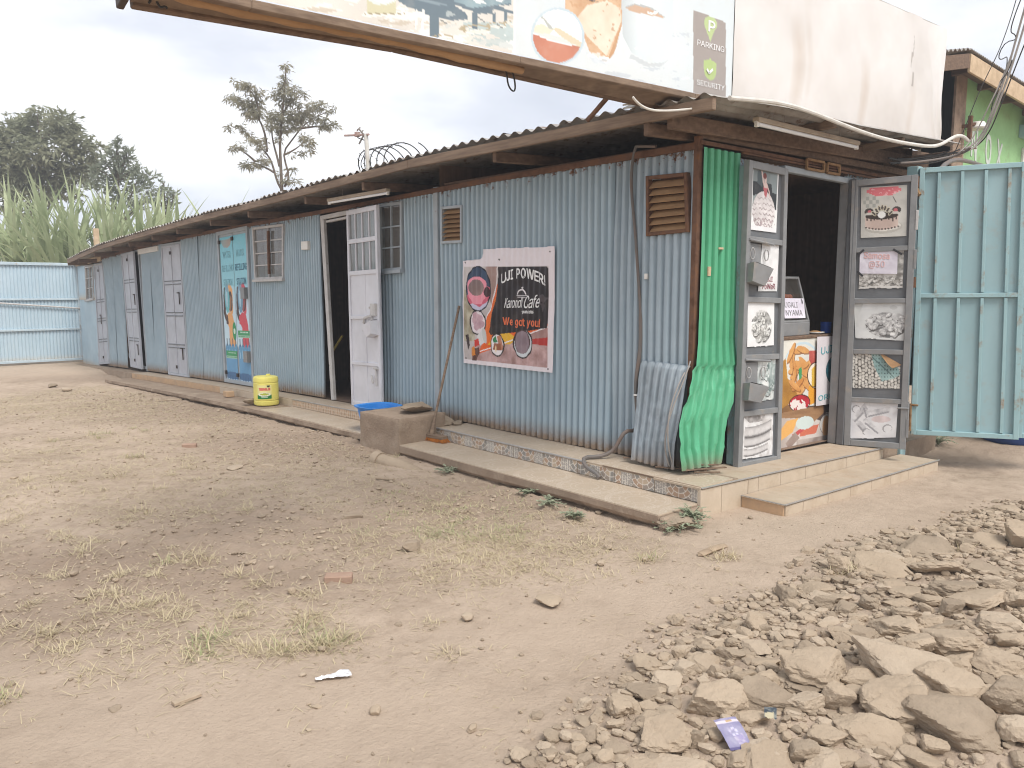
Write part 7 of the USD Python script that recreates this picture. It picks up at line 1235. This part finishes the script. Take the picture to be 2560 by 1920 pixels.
# packets lying in the rubble
surf("purple_film", (.16, .13, .36), (.12, .10, .30), scale=12, rough=.3, bump=.1, spots=(.42, .40, .48), spot_scale=26, spot_at=(.60, .66))
def packet(name, label, cpx, w, h, ang, paint, m, seed, lift=.07):
    p = onG(*cpx, lift); r = math.atan2(RT[1], RT[0]) + ang; ux = np.array([math.cos(r), math.sin(r), .0]); uy = np.cross([0, 0, 1], ux); uy = uy*.9 + np.array([0, 0, .35]); uy /= np.linalg.norm(uy); q = Quad(p-ux*w/2+uy*h/2, p+ux*w/2+uy*h/2, p+ux*w/2-uy*h/2, p-ux*w/2-uy*h/2)
    return poster(name, label, "packet", q, paint, .004, m, d=.0, wrinkle=.028, wsc=14.)
def paint_purple(a):
    a.tex(a.all(), (150, 146, 168), (118, 113, 146), 4, 2); a.fill((a.V > .07) & (a.V < .17), (196, 186, 196)); a.fill((a.V > .09) & (a.V < .13) & (a.U > .45) & (a.U < .7), (176, 148, 112))
    for x, y in ((.42, .42), (.56, .36), (.66, .44), (.50, .55), (.64, .55), (.72, .62), (.56, .68), (.68, .74)): a.fill(a.ell(x, y, .055, .045), (186, 182, 206))
    a.tex(a.poly([(.45, .60), (.85, .55), (.9, .85), (.5, .86)]), (180, 172, 186), (122, 114, 158), 9, 4); a.fill(a.V > .93, (86, 80, 120)); a.fill(n2(a.U, a.V, 5, 9) > .66, (158, 150, 172), .6)
packet("crumpled_packet", "crumpled purple plastic packet lying among the rubble stones", (1832, 1836), .088, .125, .28, paint_purple, "poster_print", 3)
def paint_dark(a): a.tex(a.all(), (52, 62, 72), (128, 128, 122), 5, 3, sharp=2); a.fill(a.poly([(.1, .4), (.7, .3), (.8, .95), (.2, .95)]), (176, 166, 140)); torn(a, .2, seed=4)
packet("crumpled_packet", "small dark foil scrap on the stones right of the purple packet", (1926, 1786), .05, .062, -.3, paint_dark, "poster_print", 5, .09)

# ------------------------------------------------------------------ grass, straw and weeds
usd_rs = np.random.RandomState(33)
leaf_mat("grass_dry", (.58, .50, .33), (.46, .385, .25), .25); leaf_mat("grass_green", (.25, .29, .135), (.40, .385, .21), .25); leaf_mat("weed_leaf", (.25, .29, .185), (.33, .355, .25), .25)
def blades(cx, cy, n, rad, hgt, seed, splay=1., wid=.0022, rootr=.35):
    rs = np.random.RandomState(seed); k = n; a = rs.uniform(0, 2*PI, k); rr = rad*rs.rand(k)**.7; x, y = cx+rr*np.cos(a), cy+rr*np.sin(a); z = gz(x, y)-.004; d = rs.uniform(0, 2*PI, k); ln = hgt*rs.uniform(.35, 1.15, k); el = np.clip(rs.normal(.62, .35, k)/splay, .08, 1.4)
    o = np.stack([np.cos(d)*np.cos(el), np.sin(d)*np.cos(el), np.sin(el)], -1); b = np.stack([x, y, z], -1); sd = np.stack([-np.sin(d), np.cos(d), 0*d], -1)*(wid*rs.uniform(.6, 1.4, k))[:, None]; mid = b + o*ln[:, None]*.55; tip = b + o*ln[:, None] - np.array([0, 0, 1.])*(ln*.28*rs.rand(k))[:, None]; tip[:, 2] = np.maximum(tip[:, 2], z+.004)
    V = np.stack([b-sd, b+sd, mid-sd*.8, mid+sd*.8, tip], 1).reshape(-1, 3); q = np.arange(k)[:, None]*5; F = np.vstack([q+np.array([[0, 1, 3]]), q+np.array([[0, 3, 2]]), q+np.array([[2, 3, 4]])]); return V, F
dry, green = MB(), MB()
T = lambda L: [(x/1.627, 900+y/1.627) for x, y in L]
DRYT = T([(370, 970), (410, 950), (470, 960), (500, 955), (440, 1020), (560, 1010), (600, 1000), (640, 1030), (690, 990), (740, 1010), (700, 1050), (340, 1110), (300, 1150), (250, 1195), (200, 1120), (170, 1130), (360, 1280), (340, 1060), (980, 890), (940, 880), (1060, 915), (1000, 1010), (990, 1050), (960, 1060), (780, 800), (760, 830), (1240, 960), (1270, 970), (1290, 1050), (1250, 1060), (1310, 1170), (1260, 1180), (1350, 1150), (1400, 1120), (1000, 1180), (960, 1170), (1050, 1190), (1140, 1185), (1180, 1200), (1820, 1190), (1740, 1070), (350, 755), (370, 740), (220, 705), (270, 725), (330, 790), (100, 500), (130, 530), (60, 560), (20, 420), (650, 520), (700, 470), (560, 610), (540, 640), (600, 620), (800, 490), (760, 440), (880, 660), (470, 890), (510, 880), (620, 890), (230, 880), (100, 1010), (30, 1100), (140, 1000), (640, 880), (60, 640), (20, 660), (380, 660), (430, 530), (470, 480), (300, 500), (250, 490), (180, 380), (60, 330), (210, 330), (900, 550), (1000, 620), (700, 760), (840, 620), (850, 820)])
for k, (x, y) in enumerate(DRYT):
    p = onG(x, y); s = np.random.RandomState(k).uniform(.6, 1.2); dry.add(*blades(p[0], p[1], int(46*s), .075*s, .12*s, k, wid=.0017, splay=1.35)); dry.add(*blades(p[0], p[1], int(30*s), .16*s, .06*s, k+700, wid=.0016, splay=2.))
GRT = T([(800, 1190), (840, 1150), (880, 1140), (820, 1210), (1230, 1110), (1290, 1150), (1340, 1140), (1400, 1140), (380, 305), (400, 320), (210, 335), (530, 395), (560, 395), (590, 292), (540, 280), (440, 300), (10, 1390), (30, 1370), (1600, 400), (660, 830), (1140, 1180)])
for k, (x, y) in enumerate(GRT):
    p = onG(x, y); s = np.random.RandomState(k+90).uniform(.7, 1.2); green.add(*blades(p[0], p[1], int(24*s), .07*s, .12*s, 200+k, wid=.0019, splay=1.3)); dry.add(*blades(p[0], p[1], 26, .10*s, .10*s, 300+k))
# the grass patch before the steps
rs = np.random.RandomState(5)
for k in range(420):
    x, y = rs.normal(1190, 190), rs.normal(1345, 62)
    if n2(np.array(x), np.array(y), .012, 3) < .43: continue
    p = onG(x, y)
    if p[0] > -.95: continue
    (green if (rs.rand() < .5 and y < 1350 and 900 < x < 1330) else dry).add(*blades(p[0], p[1], 20, .10, .065, 1000+k, splay=1.6, wid=.0018))
for x, y, gfrac in ((2125, 1445, .35), (2105, 1450, .2), (2145, 1448, .2), (1808, 1390, .1), (1800, 1402, .0), (1830, 1398, .0), (1625, 1395, .6), (1610, 1402, .2), (2400, 1400, .1)):
    p = onG(x, y); dry.add(*blades(p[0], p[1], 36, .07, .10, int(x))); 
    if gfrac > .3: green.add(*blades(p[0], p[1], 26, .06, .10, int(x)+1))
# loose straw lying flat, and thin sparse sprigs everywhere
sp = np.stack([rs.uniform(-6.3, -.5, 60000), rs.uniform(-1.6, 13., 60000)], 1); lt = RegularGridInterpolator((gy, gx), litter, bounds_error=False, fill_value=0.)(sp[:, ::-1]); cl = n2(sp[:, 0], sp[:, 1], .9, 8); sp = sp[(rs.rand(len(sp)) < .03+.85*lt*np.clip((cl-.33)*4, 0, 1)) & (sp[:, 0] < -1.0)]
for k, (x, y) in enumerate(sp): dry.add(*blades(x, y, 4 + (k % 3 == 0)*5, .06, .055 + .02*(k % 3), 5000+k, splay=2.2, wid=.0018))
obj("dry_grass", dry, "grass_dry", label="dry straw coloured grass tufts and litter over the yard", cat="grass", kind="stuff"); obj("green_grass", green, "grass_green", label="greener grass tufts in the yard and before the steps", cat="grass", kind="stuff")
def weed(cpx, n, rad, hgt, seed, label, zoff=0.):
    rs = np.random.RandomState(seed); c = onG(*cpx) if len(cpx) == 2 else np.array(cpx); st, lf = MB(), MB(); t = thing("weed", label, "weed", c)
    for k in range(n):
        a = rs.uniform(0, 2*PI); L = rad*rs.uniform(.35, 1.); e = c + np.array([math.cos(a)*L, math.sin(a)*L, hgt*rs.uniform(.2, 1.)]); e[2] = max(e[2], float(gz(e[0], e[1]))+.012); p = curve([c, (c+e)/2+(0, 0, hgt*.3), e], 7); st.tube(p, .0022, 4)
        for q in p[2:]:
            for s in (-1, 1):
                b = rs.uniform(0, 2*PI); o = np.array([math.cos(b), math.sin(b), rs.uniform(-.1, .5)]); l = rs.uniform(.014, .028); sd = np.cross(o, (0, 0, 1)); sd /= np.linalg.norm(sd); n0 = len(lf.v); lf.add([q, q+o*l*.45+sd*l*.38, q+o*l, q+o*l*.45-sd*l*.38], [[0, 1, 2], [0, 2, 3]])
    obj("stems", st, "weed_leaf", t, kind="stuff"); obj("leaf_cluster", lf, "weed_leaf", t, kind="stuff")
weed((1700, 1322), 46, .22, .07, 1, "low green weed sprawling at the corner of the lower step"); weed((-.66, -.52, .03), 30, .14, .12, 2, "green weed climbing the broken end of the lower step")
weed((1372, 1262), 18, .13, .05, 3, "small leafed weed under the eroded edge of the step, right clump"); weed((1318, 1236), 16, .12, .05, 4, "small leafed weed under the eroded edge of the step, left clump"); weed((1435, 1296), 20, .10, .06, 5, "little weed below the step, nearest the grass patch"); weed((1120, 1182), 22, .14, .05, 6, "faint weed at the foot of the step by the concrete block"); weed((2345, 1112), 34, .20, .14, 7, "dark green weed in the shade below the teal gate")

# ------------------------------------------------------------------ thin dusty air
usdkit.material(stage, "/World/Looks/thin_haze", {"v": ("principled_volume", {"color": (.93, .95, 1.), "density": .0030, "anisotropy": .2})}, volume="v.volume")
obj("haze", bx((-60, -40, -1.8), (60, 90, 16)), "thin_haze", label="thin pale dust haze over the yard and the trees", cat="haze", kind="stuff")
